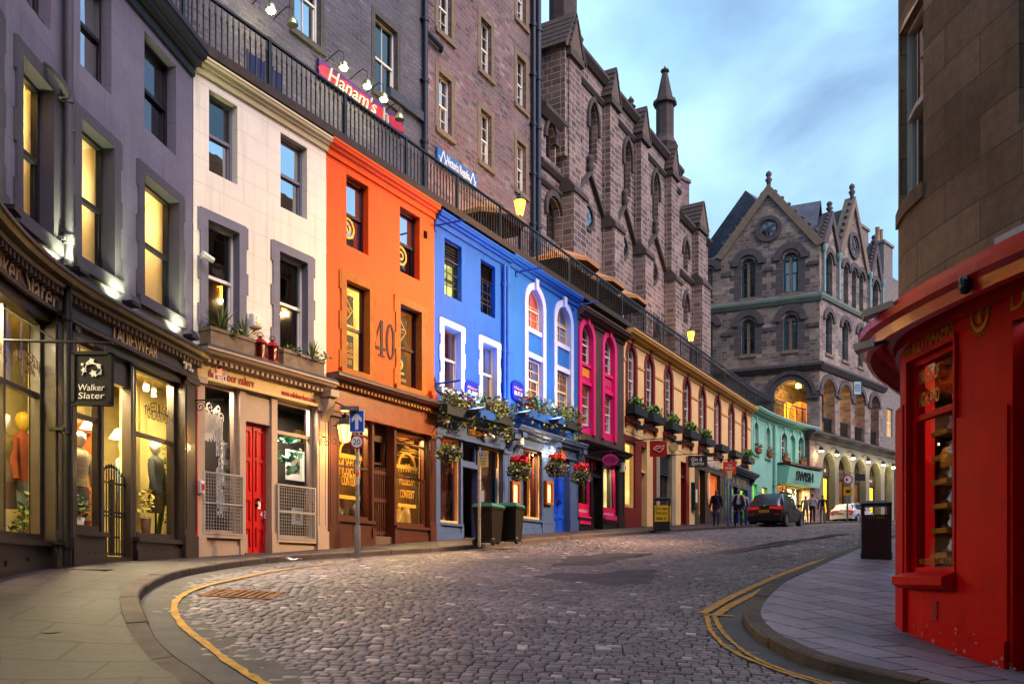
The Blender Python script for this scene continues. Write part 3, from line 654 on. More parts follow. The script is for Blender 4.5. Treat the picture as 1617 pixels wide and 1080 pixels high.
def consol(b,u,z,mat,h=.55,w=.2):
    mb=MB(c); p=[]
    for i in range(13):
        t=i/12; p.append((.06+.22*(1-t)**1.5+.05*math.sin(t*6.28),z-h*t))
    poly=[(0,z)]+p+[(0,z-h)]; m=len(poly); vs=[(u-w/2,n,zz) for n,zz in poly]+[(u+w/2,n,zz) for n,zz in poly]
    mb.add(vs,[tuple(range(m)),tuple(range(2*m-1,m-1,-1))]+[(j,(j+1)%m,m+(j+1)%m,m+j) for j in range(m)]); mb.box(u-w/2-.03,u+w/2+.03,0,.36,z,z+.14)
    return mb.build('console_bracket',mat,b)
def pipe(b,u,z0,z1,r,mat,n=.09,name='drainpipe',step=1.9):
    mb=MB(c); mb.tube([(u,n,z0),(u,n,z1)],r,10)
    z=z0+.3
    while z<z1: mb.tube([(u,n,z-.06),(u,n,z+.06)],r*1.3,10); mb.box(u-r*1.7,u+r*1.7,n-max(.06,min(n,.3)) if n>0 else n-.14,n,z-.02,z+.02); z+=step
    return mb.build(name,mat,b)
def backshell(b,u0,u1,z1,mat,th=2.8,z0=None):   # sides, rear and roof of the house block
    z0=(min(c.gz(u0),c.gz(u1))-.5) if z0 is None else z0
    mb=MB(c)
    mb.box(u0+.01,u1-.01,-th-.05,-th,z0,z1-.05); mb.box(u0+.01,u1-.01,-th,-.3,z1-.12,z1-.06)
    return mb.build('wall_core',mat,b)

# ------------------------------------------------ grey curved house, no. 44
M_GREY=paint('grey_render','#686374',.75,.12,1.2,.3,(1.1,.42),streak=.4); M_GREYD=paint('grey_margin','#45414c',.6,.12,2,.2); M_BRN=paint('dark_brown_shopfront','#2c211c',.45,.2,3,.12,coat=.15)
b=bldg('grey_house','curved grey tenement with dark brown tailor shop and warm lit windows, nearest on the left','building',CL,-2)
uL=-9.9; u1=-.02
zc=5.43; zcb=zc-.15; ops=[];W=[]
for x0,x1,yt,yb in ((228,278,48,200),(127,176,-42,105)): ops.append(OP(CL,x0,x1,yt,yb))
o=ops[1]; k=ops[0]
ops.append((c.hit(31),c.hit(80),k[2],k[3])); ops.append((c.hit(-60),c.hit(-8),k[2],k[3])); ops[1]=(o[0],o[1],k[2],k[3])
low=[OP(CL,226,281,272,469),OP(CL,126,179,191,405),OP(CL,33,82,84,341)]
zl0=sum(o[2] for o in low)/3; zl1=sum(o[3] for o in low)/3
low=[(o[0],o[1],zl0,zl1) for o in low]; w_=low[0][1]-low[0][0]; low.append((c.hit(-44),c.hit(-6),zl0,zl1))
mb=wall(MB(c),uL,u1,zc-.1,TZ-.1,ops+low,0,.24,None); mb.build('wall',M_GREY,b); MB(c).box(uL-.1,uL,-2.8,.02,-.5,TZ-.1).build('end_wall',M_GREY,b); backshell(b,uL,u1,TZ-.1,M_GREY)
for o in ops: window(c,b,o,n=-.2,fm=M_SASHD,back=M_DARK,gm=M_GLASS)
for i,o in enumerate(low):
    w=window(c,b,o,n=-.2,fm=M_SASHD,back=paint('cream_room','#c9b68c',.8,.12,2),gm=M_SHOPGL,depth=1.1); lamp(c.at((o[0]+o[1])/2,-.62),o[3]-.35-.25*(i%2),(34,26,38,30)[i],(1,.74,.32),b,.06); surround(c,w,o,.16,M_GREYD,.03,lug=.05)
    s=MB(c); e=(o[1]-o[0])   # panelled shutter inside
    s.box(o[0]+.08,o[0]+e*.72,-.50,-.46,o[2]+.05,o[3]-.2)
    for a,d in ((.08,.42),(.5,.92)): s.strip(outline(o[0]+.16,o[0]+e*.6,o[2]+(o[3]-o[2])*a,o[2]+(o[3]-o[2])*d),outline(o[0]+.2,o[0]+e*.56,o[2]+(o[3]-o[2])*a+.04,o[2]+(o[3]-o[2])*d-.04),-.46,-.44)
    s.build('shutter',paint('shutter_paint','#c4b494',.6,.12,3),w)
cornice(c,b,uL,u1,TZ-.08,.42,.34,M_SASHD,False,'eaves_cornice')
cornice(c,b,uL,u1,zc,.30,.38,M_BRN,True,dm=paint('dentil_pale','#6d6257',.6,.1))
# shopfront
zf0=hz(299,597); zh=hz(293,608)
fascia(b,c.hit(99),u1,zf0,zc-.25,M_BRN,.1); fascia(b,uL,c.hit(95),zf0,zc-.25,M_BRN,.1)
MB(c).box(uL,u1,-.25,.03,zh-.02,zf0).build('architrave',M_BRN,b)
text('lettering','LADIESWEAR',c,(c.hit(168)+c.hit(238))/2,hz(203,537,.1)+.0,.112,.26,M_GOLD if 0 else paint('cream_letters','#c9a878',.5,.1),b,w=c.hit(238)-c.hit(168))
text('lettering','44.',c,c.hit(294,.11),hz(296,574,.1),.112,.26,M_WHITE,b,depth=.04,bold=.02,w=.36)
ml=paint('cream_letters',S('#c9a878'))
text('lettering','Walker Slater',c,(c.hit(-50)+c.hit(78))/2,hz(45,443,.1)-.02,.112,.36,ml,b,w=c.hit(78)-c.hit(-50),shear=.12)
zt=hz(222,683); zbw=hz(222,843); zsill=hz(222,852)
ub0,ub1=c.hit(219),c.hit(284); ua0,ua1=c.hit(115),c.hit(166); ud0,ud1=c.hit(167),c.hit(214)
zs2=hz(115,836); zb2=zs2+.04
def shop_w(u0,u1,z0,z1,fm,zt,vb=(),n=-.12,gm=M_SHOPGL,fr=.065): return window(c,b,(u0,u1,z0,z1),n=n,fm=fm,gm=gm,sash=False,back=None,hb=[zt] if zt else [],vb=vb,fr=fr,name='shop_window')
shop_w(ub0,ub1,zbw-.05,zh,M_BRN,zt); shop_w(ua0,ua1,zs2,zh,M_BRN,hz(115,649))
ul0,ul1=c.hit(-120),c.hit(77); zs3=hz(40,851); shop_w(ul0,ul1,zs3,zh,M_BRN,hz(20,602),vb=[c.hit(19),c.hit(-35)])
MB(c).box(uL,ul0,-.25,.02,-.5,zf0).build('pier',M_BRN,b); riser(b,ub0-.05,ub1+.05,zbw-.05,M_BRN); riser(b,ua0-.05,ua1+.02,zs2,M_BRN); riser(b,ul0,ul1+.05,zs3,M_BRN)
pilaster(b,c.hit(285),c.hit(306),zf0,M_BRN,.08); pilaster(b,c.hit(78),c.hit(98),zf0,M_BRN,.08); pilaster(b,c.hit(108),c.hit(115),zf0,M_BRN,.06)
MB(c).box(c.hit(303.5),c.hit(306)+.02,-.2,.085,hz(304,865),zf0-.1).build('red_edging',M_RED,b)
M_SHOPY=paint('shop_yellow_wall','#d2c07e',.8,.15,2); 
room(c,b,ub0+.02,ub1+.03,zbw-.05,zh+.1,-.2,.8,M_SHOPY,42,YEL); room(c,b,ua0,ub0,zs2-.4,zh+.1,-.2,1.6,paint('shop_tan_wall','#b09a60',.8,.3,2),110,YEL); room(c,b,ul0,ul1,zs3,zh+.1,-.2,1.0,M_SHOPY,75,YEL)
# recessed door frame and iron gate
mb=MB(c); mb.box(ud0-.03,ud0+.04,-.2,-.05,c.gz(ud0)-.3,zh); mb.box(ud1-.05,ud1+.02,-.2,-.05,c.gz(ud1)-.3,zh); mb.box(ud0,ud1,-.2,-.1,hz(190,605),zh+.05); mb.box(ud0,ud1,-.9,-.05,c.gz(ud0)-.3,c.gz(ud0)+.1); mb.build('door_frame',M_BRN,b)
mb=MB(c); zg0=c.gz(ud0)+.12; zg1=hz(190,757); k=10
for i in range(k+1):
    u=ud0+.06+(ud1-ud0-.13)*i/k; h=zg1+.16*math.sin(math.pi*i/k); mb.tube([(u,-.15,zg0),(u,-.15,h)],.011,6); mb.lathe([(.0,0),(.024,.03),(.0,.1)],(u,-.15,h),6)
for z in (zg0+.03,zg0+.6,zg0+.66,zg1-.05): mb.box(ud0+.04,ud1-.05,-.165,-.135,z-.014,z+.014)
mb.box((ud0+ud1)/2-.02,(ud0+ud1)/2+.02,-.17,-.13,zg0,zg1); mb.build('gate',M_BLACK,b)
pipe(b,c.hit(108.5,.12),hz(108,415,.12),TZ+.5,.062,M_GREYD,.12); pipe(b,c.hit(106,.2),c.gz(c.hit(106)),hz(107,425,.2),.06,M_BLACK,.2,step=1.5); pipe(b,c.hit(101.5,.06),hz(108,405,.06),TZ+.5,.025,M_GREYD,.06)
mb=MB(c); U=lambda x,y,n=.14:(c.hit(x,n),n,hz(x,y,n)); mb.tube([U(108,415,.12),U(107,418,.15),U(106,425,.2)],.06,10); mb.build('drainpipe',M_BLACK,b)
mb=MB(c); mb.tube([(c.hit(74,.02),.0,hz(74,104,.02)),U(80,108),U(92,124),U(104,142),U(108,158,.12)],.055,10); mb.build('drainpipe',M_GREYD,b)
# things in the windows
def mannequin(u,n,z,h,coat,skirt,label,head='#d9d2c2',loc=None):
    x,y=c.at(u,n); t=thing('mannequin',label,'mannequin',(x,y,z)); 
    s=h/1.65; q=MB(); q.lathe([(.10*s,.42*s),(.15*s,.5*s),(.17*s,.75*s),(.165*s,.92*s),(.15*s,1.0*s),(.19*s,1.18*s),(.2*s,1.3*s),(.17*s,1.4*s),(.06*s,1.46*s),(.05*s,1.5*s)][2:],(0,0,0),14,True,1.05,.62)
    for sd in (-1,1): q.tube([(sd*.19*s,0,1.36*s),(sd*.26*s,-.03*s,1.1*s),(sd*.25*s,-.08*s,.82*s)],[.065*s,.06*s,.045*s],8)
    q.build('jacket',coat,t); q=MB(); q.lathe([(.2*s,.45*s),(.19*s,.6*s),(.17*s,.8*s)],(0,0,0),14,True,1.05,.65); q.build('skirt',skirt,t)
    q=MB(); q.lathe([(.02*s,1.46*s),(.055*s,1.5*s),(.085*s,1.56*s),(.095*s,1.63*s),(.08*s,1.7*s),(.02*s,1.74*s)],(0,0,0),12,True,1,1.1); q.build('head',paint('mannequin_'+head.strip('#'),head,.5,.1),t)
    q=MB(); q.tube([(0,0,0),(0,0,.5*s)],.02*s,8); q.lathe([(.17*s,0),(.17*s,.03*s)],(0,0,0),14); q.build('stand',M_BLACK,t); 
    th=np.interp(u,c.u,c.t); t.rotation_euler=(0,0,math.pi/2-th+random.uniform(-.3,.3)); return t
mT=paint('tweed_grey','#4d5048',.9,.4,60); mG=paint('tweed_green','#5d5226',.9,.4,60); mO=paint('orange_knit','#6e3210',.9,.3,50); mC=paint('check_skirt','#4a3a26',.9,.6,25); mB=paint('tweed_brown','#3d2f20',.9,.4,60); mP=paint('pale_coat','#8a7a5e',.9,.3,30)
mannequin(c.hit(246,-.5),-.5,zbw,1.62,mT,mC,'mannequin in a grey tweed jacket and checked skirt in the window left of number 44','#e4dfd2')
mannequin(c.hit(196,-.9),-.9,zs2,1.6,mp_ if False else paint('blue_grey_coat','#5c6a6c',.9,.3,40),mB,'mannequin in a pale blue grey coat standing behind the iron gate')
mannequin(c.hit(126,-.7),-.7,zs2,1.5,mP,mB,'mannequin in a cream shirt and coat in the narrow window beside the drainpipe')
mannequin(c.hit(37,-.5),-.5,zs3,1.66,mO,mT,'mannequin in orange jumper, tweed skirt and yellow hat in the leftmost shop window','#9a7c18')
mannequin(c.hit(5,-.6),-.6,zs3,1.6,mG,mB,'mannequin in a brown green tweed coat at the left edge of the shop window')
def foliage(mb,ctr,rad,k,size,flat=.5,tints=None,hang=0):
    for i in range(k):
        d=Vector((random.gauss(0,1),random.gauss(0,1),random.gauss(0,1))).normalized()*random.random()**.33
        p=Vector((ctr[0]+d.x*rad[0],ctr[1]+d.y*rad[1],ctr[2]+d.z*rad[2]-hang*random.random()*abs(d.x*rad[0])))
        a=Vector((random.gauss(0,1),random.gauss(0,1),random.gauss(0,.6))).normalized(); b_=a.cross(Vector((random.gauss(0,1),random.gauss(0,1),random.gauss(0,1)))).normalized()
        s=size*random.uniform(.5,1.3); q=a*s; r_=b_*s*flat
        mb.add([tuple(p-q),tuple(p+r_),tuple(p+q),tuple(p-r_)],[(0,1,2,3)])
def tint(o,lo=0,hi=1):
    me=o.data; a=me.attributes.new('tint','FLOAT','FACE'); a.data.foreach_set('value',np.random.default_rng(3).uniform(lo,hi,len(me.polygons)).astype(np.float32)); return o
def plant(name,label,cat,loc,pot,fol,k,size,mat,flowers=(),group=None,trail=()):
    t=thing(name,label,cat,loc,group); 
    if pot: q=MB(); q.lathe([(pot[0]*.75,0),(pot[0],pot[1]),(pot[0]*.9,pot[1])],(0,0,0),12); q.build('pot',pot[2],t)
    q=MB(); 
    for (cc,rr,kk,*_) in fol: foliage(q,cc,rr,kk,size)
    for p,r_ in trail: q.tube(p,r_,5)
    if q.v: tint(q.build('foliage',mat,t))
    for (fm,cc,rr,kk,sz) in flowers:
        q=MB(); foliage(q,cc,rr,kk,sz,.9); q.build('blossom',fm,t)
    return t
def P3(u,n,z): x,y=c.at(u,n); return (x,y,z)
vine=lambda: None
plant('potted_plant','climbing ivy on a tall birch trunk in the window left of number 44','plant',P3(c.hit(268,-.5),-.5,zbw),None,[((0,0,.5),(.14,.12,.45),60,0),((.03,0,1.35),(.2,.14,.6),110,0)],0,.045,M_LEAF,trail=[([(-.22,0,0),(-.1,0,.7),(.05,0,1.6),(.06,0,2.1)],[.05,.045,.04,.03])])
plant('potted_plant','leafy green plant at the foot of the left shop window','plant',P3(c.hit(50,-.35),-.35,zs3),(.1,.16,M_WOOD),[((0,0,.42),(.26,.18,.26),150,0),((-.1,0,.2),(.3,.15,.12),60,0)],0,.05,M_LEAF)
plant('potted_plant','small plant in a pale pot at the foot of the narrow shop window','plant',P3(c.hit(122,-.3),-.3,zs2),(.1,.22,M_WHITE),[((.05,0,.36),(.2,.14,.22),80,0)],0,.05,M_LEAF)
plant('potted_plant','yellow flowering plant beside the checked skirt mannequin','plant',P3(c.hit(230,-.4),-.4,zbw),(.09,.3,M_WOOD),[((0,0,.55),(.15,.12,.3),70,0)],0,.05,leafmat('yellow_leaf','#5f6a1a','#c9b02c'))
def shade(px,y,n,label,cord=.9):
    u=c.hit(px,n); z=hz(px,y,n); t=thing('pendant_lamp',label,'lamp',P3(u,n,z)); q=MB(); q.lathe([(.16,-.04),(.06,.12),(.02,.13)],(0,0,0),14); q.build('lamp_shade',glow('lit_shade','#ffe6a0',3),t); q=MB(); q.tube([(0,0,.13),(0,0,cord)],.006,5); q.build('cord',M_BLACK,t)
shade(188,689,-.9,'white conical pendant lamp glowing behind the iron gate',1.4); shade(143,673,-.9,'fluted pendant lamp glowing in the narrow window beside the hanging sign',1.3)
for px,y in ((231,608),(243,617)):
    u=c.hit(px,-.6); t=thing('track_spotlight','small '+('lit' if px<240 else 'white')+' spotlight under the ceiling of the window left of number 44','lamp',P3(u,-.6,hz(px,y,-.6))); q=MB(); q.lathe([(.05,-.09),(.05,.05),(.02,.08)],(0,0,0),10); q.build('lamp_head',M_WHITE,t); q=MB(); q.lathe([(.042,-.1),(.042,-.092)],(0,0,0),10); q.build('bulb',glow('spot_bulb','#fff0b0',9),t); q=MB(); q.tube([(0,0,.07),(0,0,.28)],.01,6); q.build('stem',M_WHITE,t)
mdk=paint('window_lettering','#3a2410',.5,.1)
for s,px0,px1,y,ar in (('TWEED LUGGAGE',228,274,644,.13),('&',250,252.5,646,0),('CHILDRENSWEAR',233,268,658,.0),):
    text('window_lettering',s,c,(c.hit(px0,-.1)+c.hit(px1,-.1))/2,hz((px0+px1)/2,y,-.1),-.098,.17,mdk,b,w=c.hit(px1,-.1)-c.hit(px0,-.1),depth=.003,arc=ar)
for s,px0,px1,y,ar in (('MADE TO MEASURE',21,63,560,.13),('&',41,45,567,0),('TAILORING',32,55,581,.0),('TWEED SUITS',-32,10,540,.1)):
    text('window_lettering',s,c,(c.hit(px0,-.1)+c.hit(px1,-.1))/2,hz((px0+px1)/2,y,-.1),-.098,.15,mdk,b,w=c.hit(px1,-.1)-c.hit(px0,-.1),depth=.003,arc=ar)
# timber shelving seen through the door
mb=MB(c); 
for z in (.5,1.0,1.5,2.0): mb.box(ud0+.6,ud1+1.3,-1.75,-1.5,zs2-.2+z,zs2-.16+z)
for u in (ud0+.6,ud1+.2,ud1+1.2): mb.box(u,u+.04,-1.75,-1.5,zs2-.5,zs2+2)
mb.build('shop_shelving',paint('shelf_wood','#8a4a18',.6,.3,6),b)
# uplighters on the cornice
def uplight(px,y,label,n=.3,e=110,col=(.88,1,.5)):
    u=c.hit(px,n); z=zc+.02; t=thing('uplighter',label,'lamp',P3(u,n,z)); th=np.interp(u,c.u,c.t)
    t.rotation_euler=(0,0,math.pi/2-th); q=MB(); q.box(-.13,.13,-.1,.06,.06,.11); q.add([(-.12,-.1,.11),(.12,-.1,.11),(.12,-.06,.2),(-.12,-.06,.2)],[(0,1,2,3)]); q.build('lamp_body',M_BLACK,t)
    q=MB(); q.box(-.1,.1,-.05,.04,.111,.118); q.build('lamp_lens',glow('uplight_lens','#e8ff9a',12),t); q=MB(); q.tube([(0,.05,0),(0,.05,.07)],.015,6); q.box(-.03,.03,.0,.07,0,.01); q.build('bracket',M_BLACK,t)
    l=lamp(c.at(u,.24),z+.22,42,col,None,.05,'SPOT',(-.9*math.cos(th),.9*math.sin(th),1),120,.6); lamp(c.at(u,n),z+.22,e*1.2,col,None,.04,'SPOT',(-.22*math.cos(th),.22*math.sin(th),1),60,1); return t
for px,y,lb in ((14,318,'leftmost uplighter washing the grey wall above the curved shop cornice'),(122,406,'uplighter half hidden by the drainpipe on the grey wall'),(206,458,'uplighter left of the lit window above the word LADIESWEAR'),(300,500,'uplighter on the joint of the grey and white houses')): uplight(px,y,lb)
# hanging sign
def handsign(px0,px1,yt,yb,n,label,mat,frame,lines,arm=True,extra=None,em=None):
    """board hung square to the wall, facing down the street"""
    u=(c.hit(px0,n)+c.hit(px1,n))/2; u=c.hit((px0+px1)/2,n); X,Y=c.at(u,n); z1=zp(yt,Y); z0=zp(yb,Y); wd=(px1-px0)/FPX*Y; t=thing('hanging_sign',label,'sign',(X,Y,(z0+z1)/2)); h=(z1-z0)/2
    q=MB(); q.box(-wd/2,wd/2,-.02,.02,-h,h); q.build('board',mat,t)
    q=MB(); 
    if frame:
        for s_ in (-1,1): q.box(-wd/2-.02,wd/2+.02,-.035,.035,s_*h-.02,s_*h+.02); q.box(s_*wd/2-.02,s_*wd/2+.02,-.035,.035,-h,h)
        q.build('frame',frame,t)
    for s,x,zz,hh,ww,m_,sh in lines:
        o=text('lettering',s,None,0,0,0,hh*2*h,m_,t,w=ww*wd,depth=.004,shear=sh)
        for v in o.data.vertices: v.co=(v.co.x+x*wd,-.024-v.co.y,v.co.z+zz*2*h)
    if extra: extra(t,wd,h)
    if arm:
        th=np.interp(u,c.u,c.t); q=MB(); w0=c.at(u,.02); wx=(w0[0]-X,w0[1]-Y); q.tube([(wx[0],wx[1],h+.12),(wd*.55,0,h+.12)],.018,6); q.tube([(wx[0],wx[1],h+.5),(wx[0]*.4,wx[1]*.4,h+.13)],.01,6)
        for s_ in (-.35,.35): q.tube([(s_*wd,0,h),(s_*wd,0,h+.12)],.008,5)
        q.build('bracket',M_BLACK,t)
    t.rotation_euler=(0,0,0); return t
def thistle(t,wd,h):
    q=MB(); k=0
    for (x,z,r_) in ((.0,.42,.1),(-.2,.2,.09),(.2,.3,.08),(.05,.12,.11),(-.1,.36,.06),(.24,.12,.05),(-.25,.34,.05)):
        P=[]
        for i in range(10): a=6.28*i/10; rr=r_*(1 if i%2 else .55)*wd; P.append((x*wd+rr*math.cos(a),z*h*1.6+rr*math.sin(a)))
        q.prism(P,-.03,-.02)
    q.tube([(-.25*wd,-.026,.1*h),(-.1*wd,-.026,.62*h),(.15*wd,-.026,.55*h),(.28*wd,-.026,.3*h),(.1*wd,-.026,.05*h)],.008,5); q.build('emblem',M_WHITE,t)
handsign(117,175,558,638,1.0,'black hanging sign with a white thistle emblem over two white words',paint('matt_black','#131214',.75,.1),paint('matt_black','#131214'),[('Walker',0,-.18,.13,.72,M_WHITE,.1),('Slater',0,-.34,.13,.72,M_WHITE,.1)],extra=thistle)

# ------------------------------------------------ white house, the red door gallery
M_WHT=paint('white_render','#d8cfbe',.75,.07,1.0,.25,(1.2,.45),streak=.38); M_TAUPE=paint('taupe_shopfront','#a08b78',.5,.08,3,.1); M_MARG=paint('grey_stone_margin','#6c6a76',.7,.12,3,.2)
b=bldg('white_house','white rendered house with grey window margins over the taupe gallery with the red door','building',CL,3)
u0=.0; u1=c.hit(515)
up=[OP(CL,330,375,139,268),OP(CL,443,485,211,328)]; zz0=sum(o[2] for o in up)/2; zz1=sum(o[3] for o in up)/2; up=[(o[0],o[1],zz0,zz1) for o in up]
lo=[OP(CL,327,377,341,513),OP(CL,440,485,401,551)]; y0=sum(o[2] for o in lo)/2; y1=sum(o[3] for o in lo)/2; lo=[(o[0],o[1],y0,y1) for o in lo]
zc=hz(515,607); ztop=hz(520,213,.2)
wall(MB(c),u0,u1,zc-.15,ztop-.05,up+lo,0,.24).build('wall',M_WHT,b); backshell(b,u0,u1,ztop-.05,M_WHT)
for i,o in enumerate(up): window(c,b,o,n=-.18,fm=M_MARG)
for i,o in enumerate(lo):
    w=window(c,b,o,n=-.18,fm=M_SASH,back=M_DARK,curt=paint('brown_blind','#3a2a1c',.8,.2)); surround(c,w,o,.17,M_MARG,.03,lug=.05)
cornice(c,b,u0,u1+.02,ztop,.26,.2,paint('cream_cornice','#c4b68c',.7,.1,2),False,'eaves_cornice')
cornice(c,b,u0+.02,u1,zc,.27,.34,M_TAUPE,True)
MB(c).box(u0+.02,u1,-.2,.34,zc+.0,zc+.05).build('lead_ledge',M_LEAD,b)
zf0=hz(507,642); fascia(b,u0+.02,u1,zf0,zc-.22,paint('lamplit_taupe_fascia','#c4a870',.5,.08),.06)  # lamplight on the taupe fascia is put into its paler, yellower colour
mr=paint('red_letters','#a8200f',.5,.05)
def tx(s,px0,px1,y,h,m_,n=.062,**k): return text('lettering',s,c,(c.hit(px0,n)+c.hit(px1,n))/2,hz((px0+px1)/2,y,n),n,h,m_,b,w=c.hit(px1,n)-c.hit(px0,n),**k)
tx('the',328,339,590,.17,mr); tx('door gallery',354,401,602,.17,mr); tx('www.edinburghart.com',444,498,627,.12,mr)
MB(c).box(c.hit(340.5,.06),c.hit(352,.06),.05,.075,hz(346,603,.06),hz(346,578,.06)).build('red_sign_square',M_RED,b); text('lettering','red',c,c.hit(346,.06),hz(346,594,.07),.078,.19,M_WHITE,b,w=.3)
ud0,ud1=c.hit(387),c.hit(428); zd=hz(388,664)
ua0,ua1=c.hit(320),c.hit(378); ub0,ub1=c.hit(437),c.hit(497); zh=zf0-.04
zsa=hz(321,842); zsb=hz(438,850)
shop_w(ua0,ua1,zsa,zh,M_TAUPE,None); shop_w(ub0,ub1,zsb,zh,M_TAUPE,hz(438,680)); riser(b,ua0-.02,ua1+.02,zsa,M_TAUPE); riser(b,ub0-.02,ub1+.02,zsb,M_TAUPE)
pilaster(b,u0+.03,c.hit(320),zf0,M_TAUPE,.06); pilaster(b,c.hit(498),u1-.02,zf0,M_TAUPE,.06); pilaster(b,c.hit(378),ud0,zf0,M_TAUPE,.02,cap=False); pilaster(b,ud1,c.hit(437),zf0,M_TAUPE,.02,cap=False)
MB(c).box(ud0,ud1,-.25,-.02,zd,zh+.05).build('door_head',M_TAUPE,b)
def door(b,u0,u1,z1,mat,n=-.16,panels=((.05,.2),(.25,.42),(.48,.72),(.74,.95)),glazed=False,name='door',leaf=2,furn=True):
    z0=min(c.gz(u0),c.gz(u1))+.03; mb=MB(c); mb.box(u0,u1,n-.05,n,z0-.2,z1); h=z1-z0
    for i in range(leaf):
        a=u0+(u1-u0)*i/leaf+.07; d=u0+(u1-u0)*(i+1)/leaf-.07
        for p,q in panels: mb.strip(outline(a,d,z0+h*p,z0+h*q),outline(a+.035,d-.035,z0+h*p+.035,z0+h*q-.035),n-.01,n+.025)
    if leaf==2: mb.box((u0+u1)/2-.012,(u0+u1)/2+.012,n,n+.018,z0,z1)
    o=mb.build(name,mat,b); 
    if furn: q=MB(c); q.lathe([(.012,0),(.015,.04),(.035,.05),(.03,.075),(0,.08)],((u0+u1)/2+.09,n,z0+h*.42),10,axis='n'); q.box((u0+u1)/2+.05,(u0+u1)/2+.09,n,n+.06,z0+h*.36,z0+h*.38); q.build('handle',M_SASHD,o)
    MB(c).box(u0-.05,u1+.05,n-.3,.08,z0-.4,z0).build('doorstep',paint('step_stone','#5a4a3c',.8,.2),b)
    return o
d_=door(b,ud0,ud1,zd,M_RED,-.14); q=MB(c); q.box(c.hit(413),c.hit(419),-.14,-.125,hz(415,803),hz(415,787)); q.build('notice',M_WHITE,d_)
text('house_number','42',c,c.hit(415,-.14),hz(415,812,-.14),-.138,.15,M_WHITE,d_,w=.14)
room(c,b,ua0,ua1,zsa,zh+.1,-.2,1.0,paint('gallery_wall','#332d2a',.8,.3),26,(1,.8,.55)); room(c,b,ub0,ub1,zsb,zh+.1,-.2,1.1,paint('gallery_wall','#332d2a',.8,.3),30,(1,.85,.65))
M_CUT=paint('paper_white','#d6d3cb',.8,.05); M_MESH=paint('galvanised_mesh','#96908a',.6,.1)
def rows(name,u0,u1,z0,z1,n,mat,k,parent,seed=1):   # paper-cut skyline of gabled houses
    rd=random.Random(seed); mb=MB(c)
    for i in range(k):
        w_=rd.uniform(.07,.16); u=rd.uniform(u0,u1-w_); h=rd.uniform(.12,.3); z=rd.uniform(z0,z1-h)
        mb.strip([(u,z),(u,z+h*.75),(u+w_/2,z+h),(u+w_,z+h*.75),(u+w_,z)],[(u+.02,z),(u+.02,z+h*.7),(u+w_/2,z+h*.85),(u+w_-.02,z+h*.7),(u+w_-.02,z)],n-.004,n)
        for q in range(2): mb.box(u+w_*(.3+.3*q)-.012,u+w_*(.3+.3*q)+.012,n-.004,n,z+h*.2,z+h*.5)
    return mb.build(name,mat,parent)
t=thing('paper_cityscape','white paper cut skyline hanging in the gallery window left of the red door','window display',P3(ua0,-.3,zsa))
zt_=hz(330,648); rows('paper_strip',ua0+.05,ua1-.05,zt_-.5,zt_+.25,-.35,M_CUT,60,t,1); rows('paper_strip',ua0+.04,ua0+.2,zsa+.8,zt_-.4,-.35,M_CUT,16,t,2); rows('paper_strip',ua1-.25,ua1-.05,zsa+.3,zt_-.4,-.35,M_CUT,22,t,3)
def picture(px,y,w_,h_,n,label,art='#8a8474'):
    u=c.hit(px,n); z=hz(px,y,n); t=thing('framed_picture',label,'picture',P3(u,n,z)); th=np.interp(u,c.u,c.t); t.rotation_euler=(0,0,math.pi/2-th)
    q=MB(); q.strip([(-w_/2,-h_/2),(-w_/2,h_/2),(w_/2,h_/2),(w_/2,-h_/2),(-w_/2,-h_/2)],[(-w_/2+.04,-h_/2+.04),(-w_/2+.04,h_/2-.04),(w_/2-.04,h_/2-.04),(w_/2-.04,-h_/2+.04),(-w_/2+.04,-h_/2+.04)],-.02,.02); q.build('frame',M_WHITE,t)
    q=MB(); q.box(-w_/2+.03,w_/2-.03,-.005,.005,-h_/2+.03,h_/2-.03); q.build('mount',M_CUT,t); q=MB(); q.box(-w_/4,w_/4,-.012,-.006,-h_/4,h_/4); q.build('print',paint('print'+art.strip('#'),art,.8,.5,9),t)
picture(361,717,.34,.42,-.5,'white framed print hung high in the left gallery window','#55524c'); picture(362,752,.36,.4,-.6,'white framed print behind the mesh of the left gallery window','#6a665c'); picture(361,790,.4,.42,-.7,'framed print standing low behind the left mesh guard','#7b776e')
picture(466,735,.55,.65,-.9,'large pale framed print in the right gallery window','#8d8676'); picture(470,815,.3,.36,-.5,'small framed print standing behind the right mesh guard','#a39a86')
t=thing('leaf_garland','garland of green paper leaves strung across the right gallery window','window display',P3(ub0,-.3,hz(440,690)))
for k in range(3):
    q=MB(); x,y=c.at((ub0+ub1)/2,-.35); p0=c.at(ub0+.1,-.35); p1=c.at(ub1-.1,-.35); zz=hz(460,[688,715,735][k],-.35)-t.location.z
    for i in range(9):
        f_=(i+.5)/9; 
        if k==2 and .25<f_<.7: continue
        px_=p0[0]+(p1[0]-p0[0])*f_-t.location.x; py_=p0[1]+(p1[1]-p0[1])*f_-t.location.y; foliage(q,(px_,py_,zz-.12*math.sin(3.1*f_)),(.07,.05,.1),5,.09,.6)
    tint(q.build('leaf_string',leafmat('paper_leaf','#0d5a3c','#6aa88a'),t))
